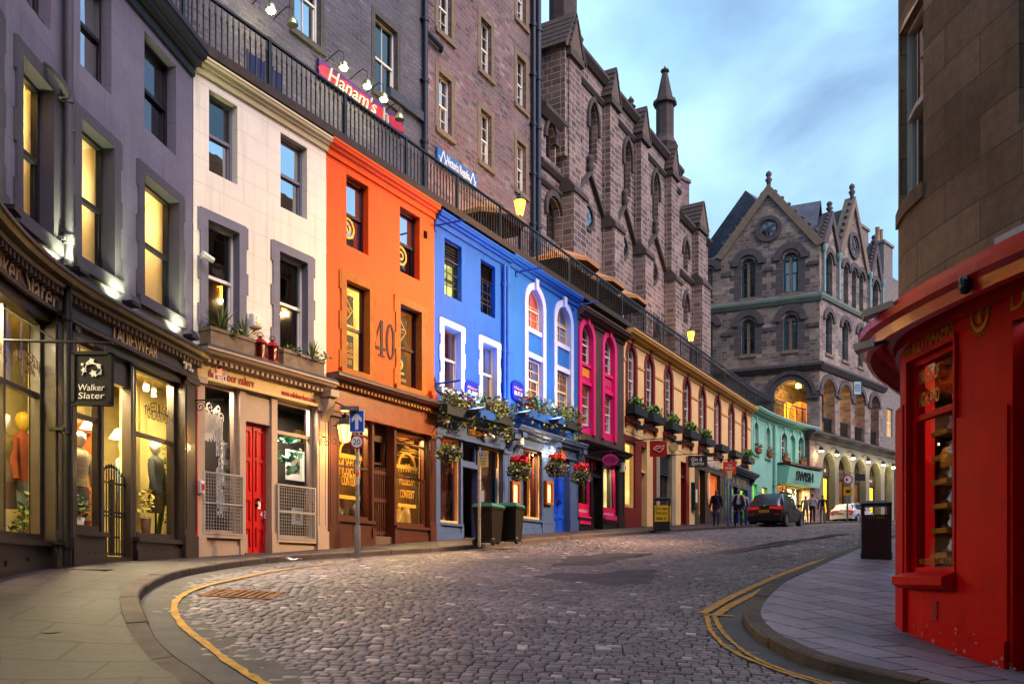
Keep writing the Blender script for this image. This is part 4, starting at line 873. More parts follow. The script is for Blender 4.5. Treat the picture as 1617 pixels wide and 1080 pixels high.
def mesh_guard(px0,px1,yt,yb,label):
    a,d=c.hit(px0,.05),c.hit(px1,.05); z1=hz(px0,yt,.05); z0=hz(px0,yb,.05); x,y=c.at(a,.05); t=thing('mesh_guard',label,'window guard',(x,y,z0)); mb=MB(c); mw=M_MESH
    k=int((d-a)/.062); 
    for i in range(1,k): u=a+(d-a)*i/k; mb.box(u-.0035,u+.0035,.045,.052,z0,z1)
    k=int((z1-z0)/.062)
    for i in range(1,k): z=z0+(z1-z0)*i/k; mb.box(a,d,.052,.058,z-.0035,z+.0035)
    mb.build('wire_mesh',mw,t); mb=MB(c); mb.strip(outline(a,d,z0,z1)+[(a,z0)],outline(a+.03,d-.03,z0+.03,z1-.03)+[(a+.03,z0+.03)],.035,.07); mb.box(a,d,.035,.07,(z0+z1)/2-.015,(z0+z1)/2+.015); mb.build('frame',mw,t)
mesh_guard(320,384,743,842,'white wire mesh guard over the window left of the red door'); mesh_guard(438,498,763,850,'white wire mesh guard over the window right of the red door')
def planter(px0,px1,yt,yb,n0,n1,mat,label,cat='planter'):
    a,d=c.hit(px0,n1),c.hit(px1,n1); z0=zc+.05; z1=z0+.32; x,y=c.at((a+d)/2,(n0+n1)/2); t=thing('stone_planter',label,cat,(x,y,z0)); mb=MB(c); mb.box(a,d,n0,n1,z0,z1-.04); mb.box(a-.02,d+.02,n0-.02,n1+.02,z1-.06,z1); mb.build('trough',mat,t); mb=MB(c); mb.box(a+.03,d-.03,n0+.03,n1-.02,z1,z1+.012); mb.build('soil',M_GRND,t); return a,d,z1
M_TROUGH=paint('trough_stone','#7a6a56',.85,.3,5,.5); a,d,z1=planter(333,402,0,0,.04,.32,M_TROUGH,'long stone planter under the left window of the white house'); a2,d2,z2=planter(448,512,0,0,.04,.32,M_TROUGH,'long stone planter under the right window of the white house')
def yucca(px,n,h,label,zb):
    t=thing('yucca_plant',label,'plant',P3(c.hit(px,n),n,zb)); q=MB()
    for i in range(34):
        a=random.uniform(0,6.28); el=random.uniform(.15,1.45); l_=h*random.uniform(.7,1.05); d=Vector((math.cos(a)*math.cos(el),math.sin(a)*math.cos(el),math.sin(el))); s_=Vector((-math.sin(a),math.cos(a),0))*.014
        p1=d*l_*.5; p2=d*l_+Vector((0,0,-.12*l_*math.cos(el))); q.add([tuple(-s_),tuple(p1-s_*1.1),tuple(p2),tuple(p1+s_*1.1),tuple(s_)],[(0,1,2,3,4)])
    tint(q.build('leaf_rosette',leafmat('yucca_leaf','#2f4a1c','#9aa560'),t)); q=MB(); q.lathe([(.04,0),(.025,.12)],(0,0,-.02),8); q.build('stem',M_WOOD,t)
yucca(349,.2,.62,'spiky yucca in the left stone planter, nearest the grey house',z1); yucca(386,.2,.58,'spiky yucca at the right end of the left stone planter',z1); yucca(492,.2,.5,'spiky yucca in the right stone planter beside the orange house',z2)
plant('trailing_plant','low trailing plants between the yuccas in the right stone planter','plant',P3(c.hit(458,.2),.2,z2),None,[((0,0,.03),(.3,.12,.1),70,0),((.5,.4,.02),(.3,.2,.08),60,0)],0,.05,M_LEAFD)
plant('trailing_plant','low trailing plants at the lip of the left stone planter','plant',P3(c.hit(367,.3),.3,z1-.05),None,[((0,0,.03),(.22,.1,.1),60,0)],0,.05,M_LEAFD)
def lantern(px,n,label):
    t=thing('red_lantern',label,'lantern',P3(c.hit(px,n),n,zc+.05)); q=MB(); q.lathe([(.13,0),(.13,.03),(.1,.05)],(0,0,0),6,False); q.lathe([(.13,.30),(.14,.32),(.07,.40),(.03,.42),(.05,.45),(.0,.47)],(0,0,0),6,False)
    for i in range(6): a=6.283*i/6; q.tube([(.105*math.cos(a),.105*math.sin(a),.04),(.115*math.cos(a),.115*math.sin(a),.31)],.012,5)
    q.build('frame',paint('red_tin','#8a1018',.45,.1),t); q=MB(); q.lathe([(.09,.04),(.1,.3)],(0,0,0),6,False); q.build('glazing',paint('ruby_pane','#4a0a10',.2,.1),t); q=MB(); pts=[(.06*math.cos(3.14*i/8),0,.45+.07*math.sin(3.14*i/8)) for i in range(9)]; q.tube(pts,.008,5); q.build('handle',M_BLACK,t)
lantern(411,.2,'red tin lantern on the ledge, the left of the pair above the gallery'); lantern(430,.22,'red tin lantern on the ledge, the right of the pair above the gallery')
def wallbox(px,y,w_,h_,d_,mat,name,label,cat,n=0,lens=None,txt=None):
    u=c.hit(px,n); z=hz(px,y,n); t=thing(name,label,cat,P3(u,n,z)); mb=MB(c); mb.box(u-w_/2,u+w_/2,n,n+d_,z-h_/2,z+h_/2); mb.box(u-w_/2+.02,u+w_/2-.02,n+d_,n+d_+.02,z-h_/2+.02,z+h_/2-.02); mb.build('housing',mat,t)
    if lens: MB(c).box(u-w_/4,u+w_/4,n+d_+.021,n+d_+.03,z-h_/4,z+h_/4).build('front_panel',lens,t)
    return t
wallbox(401,508,.26,.24,.1,M_WHITE,'alarm_box','white and red alarm box between the windows of the white house','alarm box',0,M_RED)
wallbox(314.5,769,.1,.22,.08,M_WHITE,'door_entry_box','small red fronted box on the left pilaster of the gallery','call box',.06,M_RED)
def scroll(px,y,label,n=.08,L=.6):
    u=c.hit(px,n); z=hz(px,y,n); t=thing('sign_bracket',label,'bracket',P3(u,n,z)); mb=MB(c); mb.tube([(u,0,z),(u,L,z)],.014,6); mb.tube([(u,.02,z-.3),(u,.02,z+.12)],.014,6)
    for k,r_ in ((.18,.1),(.38,.07)): mb.tube([(u,k+r_*(1-i/22)*math.cos(i*.55),z-.12+r_*(1-i/22)*math.sin(i*.55)) for i in range(20)],.009,5)
    mb.build('scrollwork',M_BLACK,t)
scroll(308,632,'black wrought iron scroll bracket with no sign beside the gallery window'); scroll(511,690,'small black iron hook on the right pilaster of the gallery',.08,.15)
def camdome(px,y,label,n=0,mat=None):
    u=c.hit(px,n); z=hz(px,y,n); t=thing('security_camera',label,'camera',P3(u,n,z)); mb=MB(c); mb.tube([(u,n,z),(u,n+.15,z)],.02,6); mb.lathe([(.05,n),(.05,n+.02)],(u,0,z),10,axis='n'); mb.build('bracket',mat or M_WHITE,t); mb=MB(c); mb.tube([(u-.1,n+.17,z+.03),(u+.12,n+.2,z-.04)],.05,10); mb.build('camera_body',mat or M_WHITE,t)
camdome(316,408,'white security camera on the white wall beside the grey house')
consol(b,u1-.13,zc-.32,M_TAUPE,.75,.2)

# ------------------------------------------------ orange house, no. 40
M_ORG=paint('orange_render','#dd4c08',.6,.10,1.2,.25,(1.3,.45),streak=.36); M_ORM=paint('ochre_margin','#9a5a1c',.7,.25,4,.35); M_BRN2=paint('red_brown_shopfront','#43190c',.4,.2,4,.12,coat=.2); M_PLUM=paint('plum_sash','#2e1220',.4,.1)
b=bldg('orange_house','bright orange house with the number 40 between its lower windows','building',CL,9)
u0=c.hit(515); u1=c.hit(685.5); up=[OP(CL,547,582,273,387),OP(CL,631.5,663,326,428)]; lo=[OP(CL,546,583,441,586),OP(CL,631,665,479,604)]
for L2 in (up,lo):
    a=(L2[0][2]+L2[1][2])/2; d=(L2[0][3]+L2[1][3])/2; L2[:]=[(o[0],o[1],a,d) for o in L2]
zc=hz(600,617)+.02; ztop=hz(610,268,.22)
wall(MB(c),u0+.005,u1,zc-.15,ztop-.05,up+lo,0,.26).build('wall',M_ORG,b); backshell(b,u0,u1,ztop-.05,M_ORG)
for i,o in enumerate(up):
    w=window(c,b,o,n=-.2,fm=M_PLUM,back=[M_LIT,M_DARK][i],gm=M_GLASS)
    m=(o[0]+o[1])/2-.1; q=MB(c); q.strip([(m+.24*math.cos(6.283*k/16),o[2]+.5+.24*math.sin(6.283*k/16)) for k in range(17)],[(m+.18*math.cos(6.283*k/16),o[2]+.5+.18*math.sin(6.283*k/16)) for k in range(17)],-.2,-.195); q.strip([(m+.11*math.cos(6.283*k/16),o[2]+.5+.11*math.sin(6.283*k/16)) for k in range(17)],[(m+.06*math.cos(6.283*k/16),o[2]+.5+.06*math.sin(6.283*k/16)) for k in range(17)],-.2,-.195); q.build('window_decal',M_GOLD,w)
def poster(w,u0,u1,z0,z1,n,lines,mat):
    q=MB(c); q.box(u0,u1,n-.006,n,z0,z1); q.build('poster',mat,w)
    for s,zz,h,wf,m_ in lines: text('poster_lettering',s,c,(u0+u1)/2,z0+(z1-z0)*zz,n,h*(z1-z0),m_,w,w=(u1-u0)*wf,depth=.004)
M_POST=paint('black_poster','#15120f',.5,.1); M_PGOLD=paint('poster_gold','#c9962f',.5,.1)
for i,o in enumerate(lo):
    w=window(c,b,o,n=-.2,fm=M_PLUM,back=M_LIT if i==0 else M_DIM,gm=M_SHOPGL); surround(c,w,o,.17,M_ORM,.03,lug=.06)
    zm=(o[2]+o[3])/2; e=o[1]-o[0]; up_,lw_=((o[0]+.07,o[1]-.24),(o[0]+.07,o[1]-.26))
    poster(w,*up_,zm+.12,o[3]-.2,-.26,[('ORIGINAL' if i==0 else 'BEST',.5,.2,.62,M_PGOLD)],M_POST)
    q=MB(c); cu,cz=(up_[0]+up_[1])/2,(zm+.12+o[3]-.2)/2; hh=(up_[1]-up_[0])*.46
    q.strip([(cu+hh*math.cos(1.5708*k),cz+hh*1.15*math.sin(1.5708*k)) for k in range(5)],[(cu+.88*hh*math.cos(1.5708*k),cz+1.0*hh*math.sin(1.5708*k)) for k in range(5)],-.262,-.256)
    for k in range(28):
        a=6.283*(k+.5)/28; r0,r1=hh*1.05,hh*1.5; x0,x1_=cu+r0*math.cos(a),cu+r1*math.cos(a); q0,q1=cz+r0*math.sin(a),cz+r1*math.sin(a)
        if up_[0]<x1_<up_[1] and zm+.13<q1<o[3]-.22: q.add([(x0,-.258,q0),(x1_-.008,-.258,q1),(x1_+.008,-.258,q1)],[(0,1,2)])
    q.build('poster_ornament',M_PGOLD,w)
    if i==0: poster(w,*lw_,o[2]+.1,zm-.12,-.24,[('WORLD',.72,.13,.8,M_PGOLD),('FAMOUS',.55,.13,.85,M_PGOLD),('ADMISSION',.38,.13,.9,M_PGOLD),('FREE!',.2,.13,.75,M_PGOLD)],M_POST)
    else: poster(w,*lw_,o[2]+.1,zm-.12,-.24,[('2',.58,.5,.55,M_PGOLD),('A MONTH',.16,.12,.8,M_PGOLD)],M_POST)
cornice(c,b,u0+.01,u1,ztop,.32,.22,M_ORG,False,'eaves_cornice'); cornice(c,b,u0+.02,u1,zc,.27,.34,M_BRN2,True,dm=paint('gold_dentil','#8a6030',.6,.1)); MB(c).box(u0+.02,u1,-.2,.34,zc,zc+.04).build('lead_ledge',M_LEAD,b)
# serif numerals 40
un=c.hit(607,.02); zn=hz(607,536,.02); q=MB(c); h=.42; m40=paint('charcoal_numeral','#2a201c',.6,.1)
u=un-.2; q.prism([(u+.07,zn-h),(u+.16,zn-h),(u+.16,zn+h),(u+.09,zn+h),(u-.2,zn-.18),(u-.2,zn-.26),(u+.07,zn-.26)][:3]+[(u+.16,zn+h),(u+.07,zn+h)],0,.02); q.prism([(u-.2,zn-.2),(u-.2,zn-.27),(u+.25,zn-.27),(u+.25,zn-.2)],0,.021); q.prism([(u-.2,zn-.2),(u-.13,zn-.2),(u+.1,zn+h),(u+.07,zn+h)],0,.02); q.prism([(u+.0,zn-h),(u+.23,zn-h),(u+.23,zn-h+.04),(u+.0,zn-h+.04)],0,.022)
u=un+.24; P=[(u+.17*math.cos(6.283*k/24),zn+h*math.sin(6.283*k/24)) for k in range(25)]; I=[(u+.085*math.cos(6.283*k/24),zn+.36*math.sin(6.283*k/24)) for k in range(25)]; q.strip(P,I,0,.02); q.build('house_number',m40,b)
zf0=hz(655,680); fascia(b,u0+.02,u1,zf0,zc-.22,M_BRN2 if 0 else paint('brown_fascia','#7a3a12',.4,.25,4,coat=.2),.06); zh=zf0-.04
ua0,ua1=c.hit(534),c.hit(588); ud0,ud1=c.hit(591),c.hit(623); ub0,ub1=c.hit(626),c.hit(676); zsa=hz(535,818); zsb=hz(628,829)
shop_w(ua0,ua1,zsa,zh,M_BRN2,None); 
w1=kids(b)[-1]; w1=[k for k in kids(b) if k.name.startswith('shop_window')][-1]
shop_w(ub0,ub1,zsb,zh,M_BRN2,None); w2=[k for k in kids(b) if k.name.startswith('shop_window')][-1]
for a,d,px,y,ww in ((ua0,ua1,560,684,w1),(ua0,ua1,560,737,w1),(ub0,ub1,640,700,w2),(ub0,ub1,640,753,w2)): z=hz(px,y); MB(c).box(a,d,-.16,-.08,z-.02,z+.02).build('glazing_bar',M_BRN2,ww)
riser(b,ua0-.05,ua1+.04,zsa,M_BRN2); riser(b,ub0-.04,ub1+.05,zsb,M_BRN2); pilaster(b,u0+.02,c.hit(533),zf0,M_BRN2,.05); pilaster(b,c.hit(677),u1-.01,zf0,M_BRN2,.05)
for a,d in ((ua1,ud0),(ud1,ub0)): pilaster(b,a,d,zf0,M_BRN2,.0,cap=False)
mus=paint('museum_wall','#6a4a24',.8,.4,3); room(c,b,ua0,ua1,zsa,zh,-.2,1.5,mus,42,(1,.68,.24)); room(c,b,ub0,ub1,zsb,zh,-.2,1.5,mus,60,(1,.70,.24)); room(c,b,ud0-.1,ud1+.1,c.gz(ud0)-.1,zh,-.35,2.4,mus,22,(1,.7,.3))
for o0,o1,zs_,w in ((ua0,ua1,zsa,w1),(ub0,ub1,zsb,w2)):
    a,d=o0+.12,o1-.3; z=zs_
    L=[('MUSEUM',.5,.17,.95),('CONTEXT',.38,.11,.7)] if w is w1 else [('MUSEUM',.48,.11,.7),('CONTEXT',.34,.1,.65),('40',.62,.1,.3)]
    for s,zz,h_,wf in L: text('window_lettering',s,c,(a+d)/2,z+(zh-z)*zz*1.0,-.1,h_*2.0,M_PGOLD,w,w=(d-a)*wf,depth=.004)
    q=MB(c); m=(a+d)/2; z0=z+(zh-z)*.68; q.strip([(m+.36*math.cos(3.1416*k/14),z0-.1+.34*math.sin(3.1416*k/14)) for k in range(15)],[(m+.3*math.cos(3.1416*k/14),z0-.1+.28*math.sin(3.1416*k/14)) for k in range(15)],-.1,-.096); q.box(m-.42,m+.42,-.1,-.096,z0-.18,z0-.09); q.box(m-.36,m+.36,-.1,-.096,z+(zh-z)*.2,z+(zh-z)*.235)
    for k in range(10): uu=a+(d-a)*k/9; q.box(uu-.01,uu+.01,-.1,-.096,z+(zh-z)*.57,z+(zh-z)*.6)
    if w is w2:
        rd=random.Random(4)
        for k in range(26): uu=rd.uniform(a,d-.2); zz=z+(zh-z)*(.72+.008*k); q.box(uu,uu+rd.uniform(.15,.5),-.1,-.097,zz,zz+.012)
    q.build('window_ornament',M_PGOLD,w)
rd=random.Random(9)
for k in range(15):    # curios on the window floor
    s_=k%2; a,d,zs_=((ua0,ua1,zsa),(ub0,ub1,zsb))[s_]; u=a+.12+(d-a-.3)*((k//2)+.5)/7.5; n=-.35-rd.random()*.5; h=rd.uniform(.25,.6)
    kind=rd.choice(['jar','bell_jar','urn']); nm={'jar':'glass_jar','bell_jar':'bell_jar','urn':'curio_urn'}[kind]
    t=thing(nm,'dusky curio jar or urn among others on the museum window floor','ornament',P3(u,n,zs_),'curios in the museum windows'); q=MB()
    pr={'jar':[(.1,0),(.11,h*.6),(.06,h*.8),(.07,h)],'bell_jar':[(.12,0),(.12,h*.6),(.08,h*.85),(.02,h),(.025,h+.05)],'urn':[(.06,0),(.03,.05),(.11,h*.5),(.08,h*.75),(.1,h)]}[kind]
    q.lathe(pr,(0,0,0),12); q.build('vessel',paint('curio%d'%(k%4),['#5a3a18','#8a6a2a','#2a2420','#a8823a'][k%4],.35,.3,8),t)
# barred door and lantern
mb=MB(c); z0=c.gz(ud0)+.22; zd=hz(607,745); MB(c).box(ud0,ud1,-.5,-.06,c.gz(ud0)-.3,z0).build('doorstep',paint('step_stone','#5a4a3c'),b)
for i in range(9): u=ud0+.06+(ud1-ud0-.12)*i/8; mb.box(u-.014,u+.014,-.22,-.19,z0,zd+.12)
for z in (z0+.08,(z0+zd)/2+.1,zd): mb.box(ud0+.02,ud1-.02,-.24,-.18,z-.04,z+.04)
mb.build('barred_gate',M_BRN2,b); mb=MB(c); mb.strip(outline(ud0+.01,ud1-.01,z0,zh),outline(ud0+.09,ud1-.09,z0+.1,zh-.35),-.34,-.28); mb.box(ud0+.05,ud1-.05,-.34,-.28,hz(600,730),hz(600,727)); mb.build('door',M_BRN2,b)
def wall_lantern(px,y,n,label,e,st=8,s=1.0,vis=True):
    u=c.hit(px,n); z=hz(px,y,n); t=thing('wall_lantern',label,'lamp',P3(u,n,z)); q=MB(); q.lathe([(.10*s,-.22*s),(.16*s,.1*s)],(0,0,0),6,False); q.build('lantern_glass',glow('lantern_glow','#ffb23a',st),t); q=MB()
    q.lathe([(.24*s,.1*s),(.2*s,.14*s),(.1*s,.24*s),(.05*s,.27*s),(.06*s,.33*s),(.0,.38*s)],(0,0,0),6,False); q.lathe([(.11*s,-.24*s),(.12*s,-.22*s)],(0,0,0),6,False)
    for i in range(6): a=6.283*i/6; q.tube([(.105*s*math.cos(a),.105*s*math.sin(a),-.22*s),(.165*s*math.cos(a),.165*s*math.sin(a),.1*s)],.012*s,5)
    q.build('lantern_frame',M_BLACK,t); x,y_=c.at(u,0); dx,dy=x-t.location.x,y_-t.location.y; q=MB(); q.tube([(dx,dy,.1),(dx*.9,dy*.9,.5*s),(dx*.5,dy*.5,.62*s),(0,0,.5*s),(0,0,.36*s)],.018,6); q.build('bracket',M_BLACK,t)
    lamp((t.location.x,t.location.y),z-.3*s,e,SOD,None,.02); return t
wall_lantern(545,680,.5,'lit black lantern on a bracket at the corner of the museum shop',40,9)
wallbox(671,371,.1,.17,.04,M_DARK,'vent_box','small dark vent box on the orange wall by the blue house','vent')
wallbox(681,628,.22,.3,.1,M_ORG,'bell_box','small red orange box at the foot of the orange wall by the blue house','alarm box')
# ------------------------------------------------ blue bistro, left half
M_BLU=paint('blue_render','#1450a8',.55,.1,1.2,.25,(1.3,.42),streak=.4); M_BLT=paint('blue_grey_shopfront','#3c5180',.45,.12,3,.12,coat=.15); M_BMAR=paint('pale_blue_margin','#a9b3d8',.55,.08,2); M_BDK=paint('blue_trim','#1d4a96',.45,.1)
b=bldg('blue_house','blue rendered house with square headed windows over the bistro with wheelie bins outside','building',CL,15)
u0=c.hit(685.5); u1=c.hit(803)
up=[OP(CL,702,729,373,463),OP(CL,759,782,410,493)]; lo=[OP(CL,700,727,513,612),OP(CL,761,784,539,632)]
for L2 in (up,lo):
    a=(L2[0][2]+L2[1][2])/2; d=(L2[0][3]+L2[1][3])/2; L2[:]=[(o[0],o[1],a,d) for o in L2]
zc=hz(690,646); ztop=hz(690,325,.24)
wall(MB(c),u0+.005,u1,zc-.15,ztop-.05,up+lo,0,.26).build('wall',M_BLU,b); backshell(b,u0,u1,ztop-.05,M_BLU)
for i,o in enumerate(up):
    zl=o[3]-(o[3]-o[2])*.33; w=window(c,b,(o[0],o[1],o[2],zl),n=-.2,fm=M_SASHD,back=[glow('lit_stair','#d8d88a',.55,tex=(1.5,1.5,1)),M_DARK][i],gm=M_SHOPGL,cols=1)
    q=MB(c); 
    for k in range(6): z=zl+.03+(o[3]-zl-.06)*k/5; q.add([(o[0]+.03,-.1,z-.03),(o[1]-.03,-.1,z-.03),(o[1]-.03,-.17,z+.03),(o[0]+.03,-.17,z+.03)],[(0,1,2,3)])
    q.strip(outline(o[0],o[1],zl,o[3])+[(o[0],zl)],outline(o[0]+.03,o[1]-.03,zl+.03,o[3]-.03)+[(o[0]+.03,zl+.03)],-.18,-.1); q.box(o[0],o[1],-.24,-.2,zl,o[3]); q.build('louvre',M_LEAD if i==0 else M_SASHD,b)
    q=MB(c)
    for k in range(1,3): z=o[2]+(zl-o[2])*k/3; q.box(o[0],o[1],-.12,-.1,z-.012,z+.012)
    for k in range(1,3): u=o[0]+(o[1]-o[0])*k/3; q.box(u-.01,u+.01,-.12,-.1,o[2],zl)
    q.build('window_bars',M_BLACK,w)
    q=MB(c); q.lathe([(.0,-.07),(.05,-.05),(.07,0),(.05,.05),(0,.07)],(o[0]+.16,-.45,o[2]+.42),10); 
    if i==0: q.build('bare_bulb',glow('bulb_glow','#fff2b0',14),w)
for o in lo:
    w=window(c,b,o,n=-.17,fm=paint('cream_sash','#b8a88c',.5,.08),back=M_DIM,gm=M_GLASS,rows=1,curt=paint('amber_curtain','#7a4a1a',.8,.3)); surround(c,w,o,.16,M_BMAR,.035,lug=.05)
cornice(c,b,u0+.01,u1+.0,ztop,.32,.24,M_BLU,False,'eaves_cornice'); cornice(c,b,u0+.02,u1-.02,zc,.28,.34,M_BLT,True,dm=paint('pale_blue_dentil','#8a9bc4',.6,.1))
zf0=hz(700,686); fascia(b,u0+.02,u1-.02,zf0,zc-.23,M_BLT,.06); zh=zf0-.03
t_=MB(c); t_.box(c.hit(738,.06),c.hit(763,.06),.055,.09,hz(750,683,.06)-.1,hz(750,683,.06)+.1); pl=t_.build('name_board',M_WOOD,b); text('lettering','MAISON BLEUE',c,c.hit(750.5,.06),hz(750,683,.06),.092,.13,M_GOLD,pl,w=.7)
ua0,ua1=c.hit(694),c.hit(728); ud0,ud1=c.hit(731),c.hit(757); ub0,ub1=c.hit(760),c.hit(791); zsa=hz(695,824); zsb=hz(762,826)
M_CRF=paint('cream_frame','#c9a46a',.5,.1)
shop_w(ua0,ua1,zsa,zh,M_CRF,None,fr=.05); shop_w(ub0,ub1,zsb,zh,M_CRF,None,fr=.05); riser(b,ua0-.04,ua1+.04,zsa,M_BLT); riser(b,ub0-.04,ub1+.04,zsb,M_BLT)
pilaster(b,u0+.02,c.hit(693),zf0,M_BLT,.05); pilaster(b,c.hit(792),u1-.02,zf0,M_BLT,.05); pilaster(b,ua1,ud0,zf0,M_BLT,.0,cap=False); pilaster(b,ud1,ub0,zf0,M_BLT,.0,cap=False)
zt_=hz(732,733); MB(c).box(ud0,ud1,-.3,-.02,zt_-.06,zt_+.06).build('transom',M_BLT,b); window(c,b,(ud0,ud1,zt_+.06,zh),n=-.15,fm=M_BLT,sash=False,back=None,gm=M_SHOPGL,name='fanlight')
dw=M_WOOD; d_=door(b,ud0+.02,ud1-.02,zt_-.06,paint('dark_brown_door','#2a1610',.45,.2,6),-.5,furn=True,leaf=1,panels=((.04,.3),(.34,.95)))
bis=paint('bistro_wall','#7a3a1c',.8,.3,3); room(c,b,ua0,ua1,zsa,zh,-.2,2.0,bis,30,(1,.6,.25)); room(c,b,ub0,ub1,zsb,zh,-.2,2.0,paint('bistro_curtain','#4a3028',.8,.4,8),10,(1,.6,.3)); 
mb=MB(c)
for k in range(16): u=ub0+.1+k*.09; mb.tube([(u,-.4,zsb),(u,-.4,zh-.05)],.045,6)
mb.build('curtain',paint('bistro_drape','#4a342c',.9,.3,12),b)
for px,w_,h_,m_,y in ((786,.16,.5,M_WHITE,752),(786,.3,1.0,paint('teal_poster','#1a5a78',.5,.1),783)):
    u=c.hit(px,-.1); MB(c).box(u-w_/2,u+w_/2,-.1,-.09,hz(px,y)-h_/2,hz(px,y)+h_/2).build('notice',m_,b)
pipe(b,c.hit(795.5,.06),zc,ztop-.35,.05,M_BLU,.08); pipe(b,c.hit(799.5,.06),zc,ztop-.35,.08,M_BLU,.1); 
consol(b,u1-.12,zc-.3,M_BLT,.6)
def arm(px,y,L,label,mat,n=0,grp=None):
    L*=.55
    u=c.hit(px,n); z=hz(px,y,n); t=thing('flagpole_bracket',label,'bracket',P3(u,n,z)); mb=MB(c); mb.box(u-.05,u+.05,0,.03,z-.14,z+.14); mb.tube([(u,.02,z),(u+.1,L,z+.03)],.025,8); mb.build('arm',mat,t)
arm(687,357,1.5,'blue iron arm high on the blue house beside the orange house',M_BDK); arm(815,430,1.5,'blue iron arm under the eaves between the blue houses',M_BDK); arm(688,606,1.2,'blue iron arm above the flower box nearest the orange house',M_BDK); arm(817,643,1.2,'blue iron arm below the right scalloped blue sign',M_BDK); arm(905,483,1.5,'blue iron arm at the eaves beside the pink arches',M_BDK); arm(903,677,1.2,'blue iron arm over the rightmost hanging basket',M_BDK)
def scallop(px0,px1,yt,yb,label):
    u=(c.hit(px0,.05)+c.hit(px1,.05))/2; w_=c.hit(px1,.05)-c.hit(px0,.05); z1=hz(px0,yt,.05); z0=hz(px0,yb,.05); zm=(z0+z1)/2; h=(z1-z0)/2; t=thing('wall_sign',label,'sign',P3(u,.05,zm)); P=[]
    for k in range(24):
        a=6.283*k/24; P.append((u+w_/2*math.copysign(abs(math.cos(a))**.6,math.cos(a)),zm+h*math.copysign(abs(math.sin(a))**.7,math.sin(a))))
    q=MB(c); q.prism(P,.02,.07); q.build('board',paint('royal_blue_board','#12248c',.4,.05),t); text('lettering','Maison',c,u,zm+h*.25,.072,h*.3,paint('pink_script','#e09aa0',.5,.05),t,w=w_*.72,shear=.3); text('lettering','BLEUE',c,u+w_*.04,zm-h*.28,.072,h*.42,M_WHITE,t,w=w_*.72)
scallop(734,755,598,628,'scalloped royal blue wall sign between the square white framed windows'); scallop(808,826,598,630,'scalloped royal blue wall sign beside the drainpipe and the white arches')
# flower boxes
def flowerbox(px0,px1,y,n,label,group,box_m,leaf=M_LEAFD,flw=True,h=.4,rad=.35,droop=.2,k=520,lite=()):
    a,d=c.hit(px0,n),c.hit(px1,n); z=hz(px0,y,n); m=(a+d)/2; t=thing('flower_box',label,'flower box',P3(m,n,z),group); mb=MB(c); mb.box(a,d,n-.14,n+.14,z-.24,z); mb.build('box',box_m,t)
    x0,y0=c.at(m,n); x1,y1=c.at(d,n); e=Vector((x1-x0,y1-y0,0)); q=MB()
    for s in np.linspace(-.9,.9,7): p=e*s; foliage(q,(p.x,p.y,h*.28+random.uniform(-.05,.12)),(rad*.8,rad*.7,h*random.uniform(.5,.75)),k//7,.055,.6)
    if droop:
        for s in (.5,.8,1.0,-.8): p=e*s; foliage(q,(p.x,p.y,-droop),(.2,.2,droop*1.3),k//9,.05,.6)
    tint(q.build('foliage',leaf,t))
    for i,(fm,s,kk) in enumerate(lite): q=MB(); p=e*s; foliage(q,(p.x,p.y,h*.45),(rad*.7,rad*.6,h*.45),kk,.05,.9); q.build('blossom',fm,t)
    return t
M_DKBOX=paint('dark_trough','#20262c',.6,.2); gB='flower boxes along the bistro cornice'
flowerbox(699,744,638,.4,'bushy flower box at the left end of the bistro cornice',gB,M_DKBOX,flw=True,rad=.42,h=.5,lite=((M_PURF,.2,30),(M_ORF,.6,25)))
flowerbox(752,780,645,.4,'pale blue flower box of pink blooms under the left scalloped sign',gB,M_BDK,rad=.3,h=.4,k=300,lite=((paint('pink_petals','#c04a8a',.6,.2),.0,70),(paint('aqua_leaf','#3a9aa0',.6,.3),-.2,60)))
flowerbox(776,803,652,.4,'bushy green flower box beside the blue drainpipe',gB,M_DKBOX,rad=.4,h=.5,droop=.3)
flowerbox(829,867,646,.4,'flower box with red and aqua blooms under the left white arch',gB,M_BDK,rad=.36,h=.5,lite=((M_PINKF,-.8,40),(paint('aqua_leaf','#3a9aa0'),-.4,80)))
flowerbox(872,889,655,.4,'small aqua and red flower box under the right white arch',gB,M_BDK,rad=.3,h=.4,k=220,lite=((M_PINKF,0,40),(paint('aqua_leaf','#3a9aa0'),.2,80)))
flowerbox(886,912,662,.4,'bushy flower box beside the pink arches',gB,M_DKBOX,rad=.42,h=.5,droop=.3)
def flood(px,y,n,label,e=0,col=BLUE,mat=M_LEAD,up=True):
    u=c.hit(px,n); z=hz(px,y,n); th=np.interp(u,c.u,c.t); t=thing('floodlight',label,'lamp',P3(u,n,z)); t.rotation_euler=(0,0,math.pi/2-th); q=MB(); q.add([(-.25,-.18,.02),(.25,-.1,.16),(.25,.1,.16),(-.25,.18,.02),(-.2,-.12,-.07),(.2,-.08,.08),(.2,.08,.08),(-.2,.12,-.07)],[(0,1,2,3),(7,6,5,4),(0,4,5,1),(1,5,6,2),(2,6,7,3),(3,7,4,0)]); q.build('lamp_head',mat,t)
    q=MB(); q.add([(-.21,-.14,.045),(.21,-.08,.165),(.21,.08,.165),(-.21,.14,.045)],[(0,1,2,3)]); q.build('lamp_lens',glow('blue_lens','#5a8cff',4) if e else M_WHITE,t); q=MB(); q.tube([(0,0,0),(0,.25,-.12),(0,.42,-.12)],.02,6); q.build('bracket',M_BLACK,t)
    if e: lamp((t.location.x,t.location.y),z+.25,e,col,None,.08,'SPOT',(-.35*math.cos(th)*1.0,.35*math.sin(th),1),140,.9)
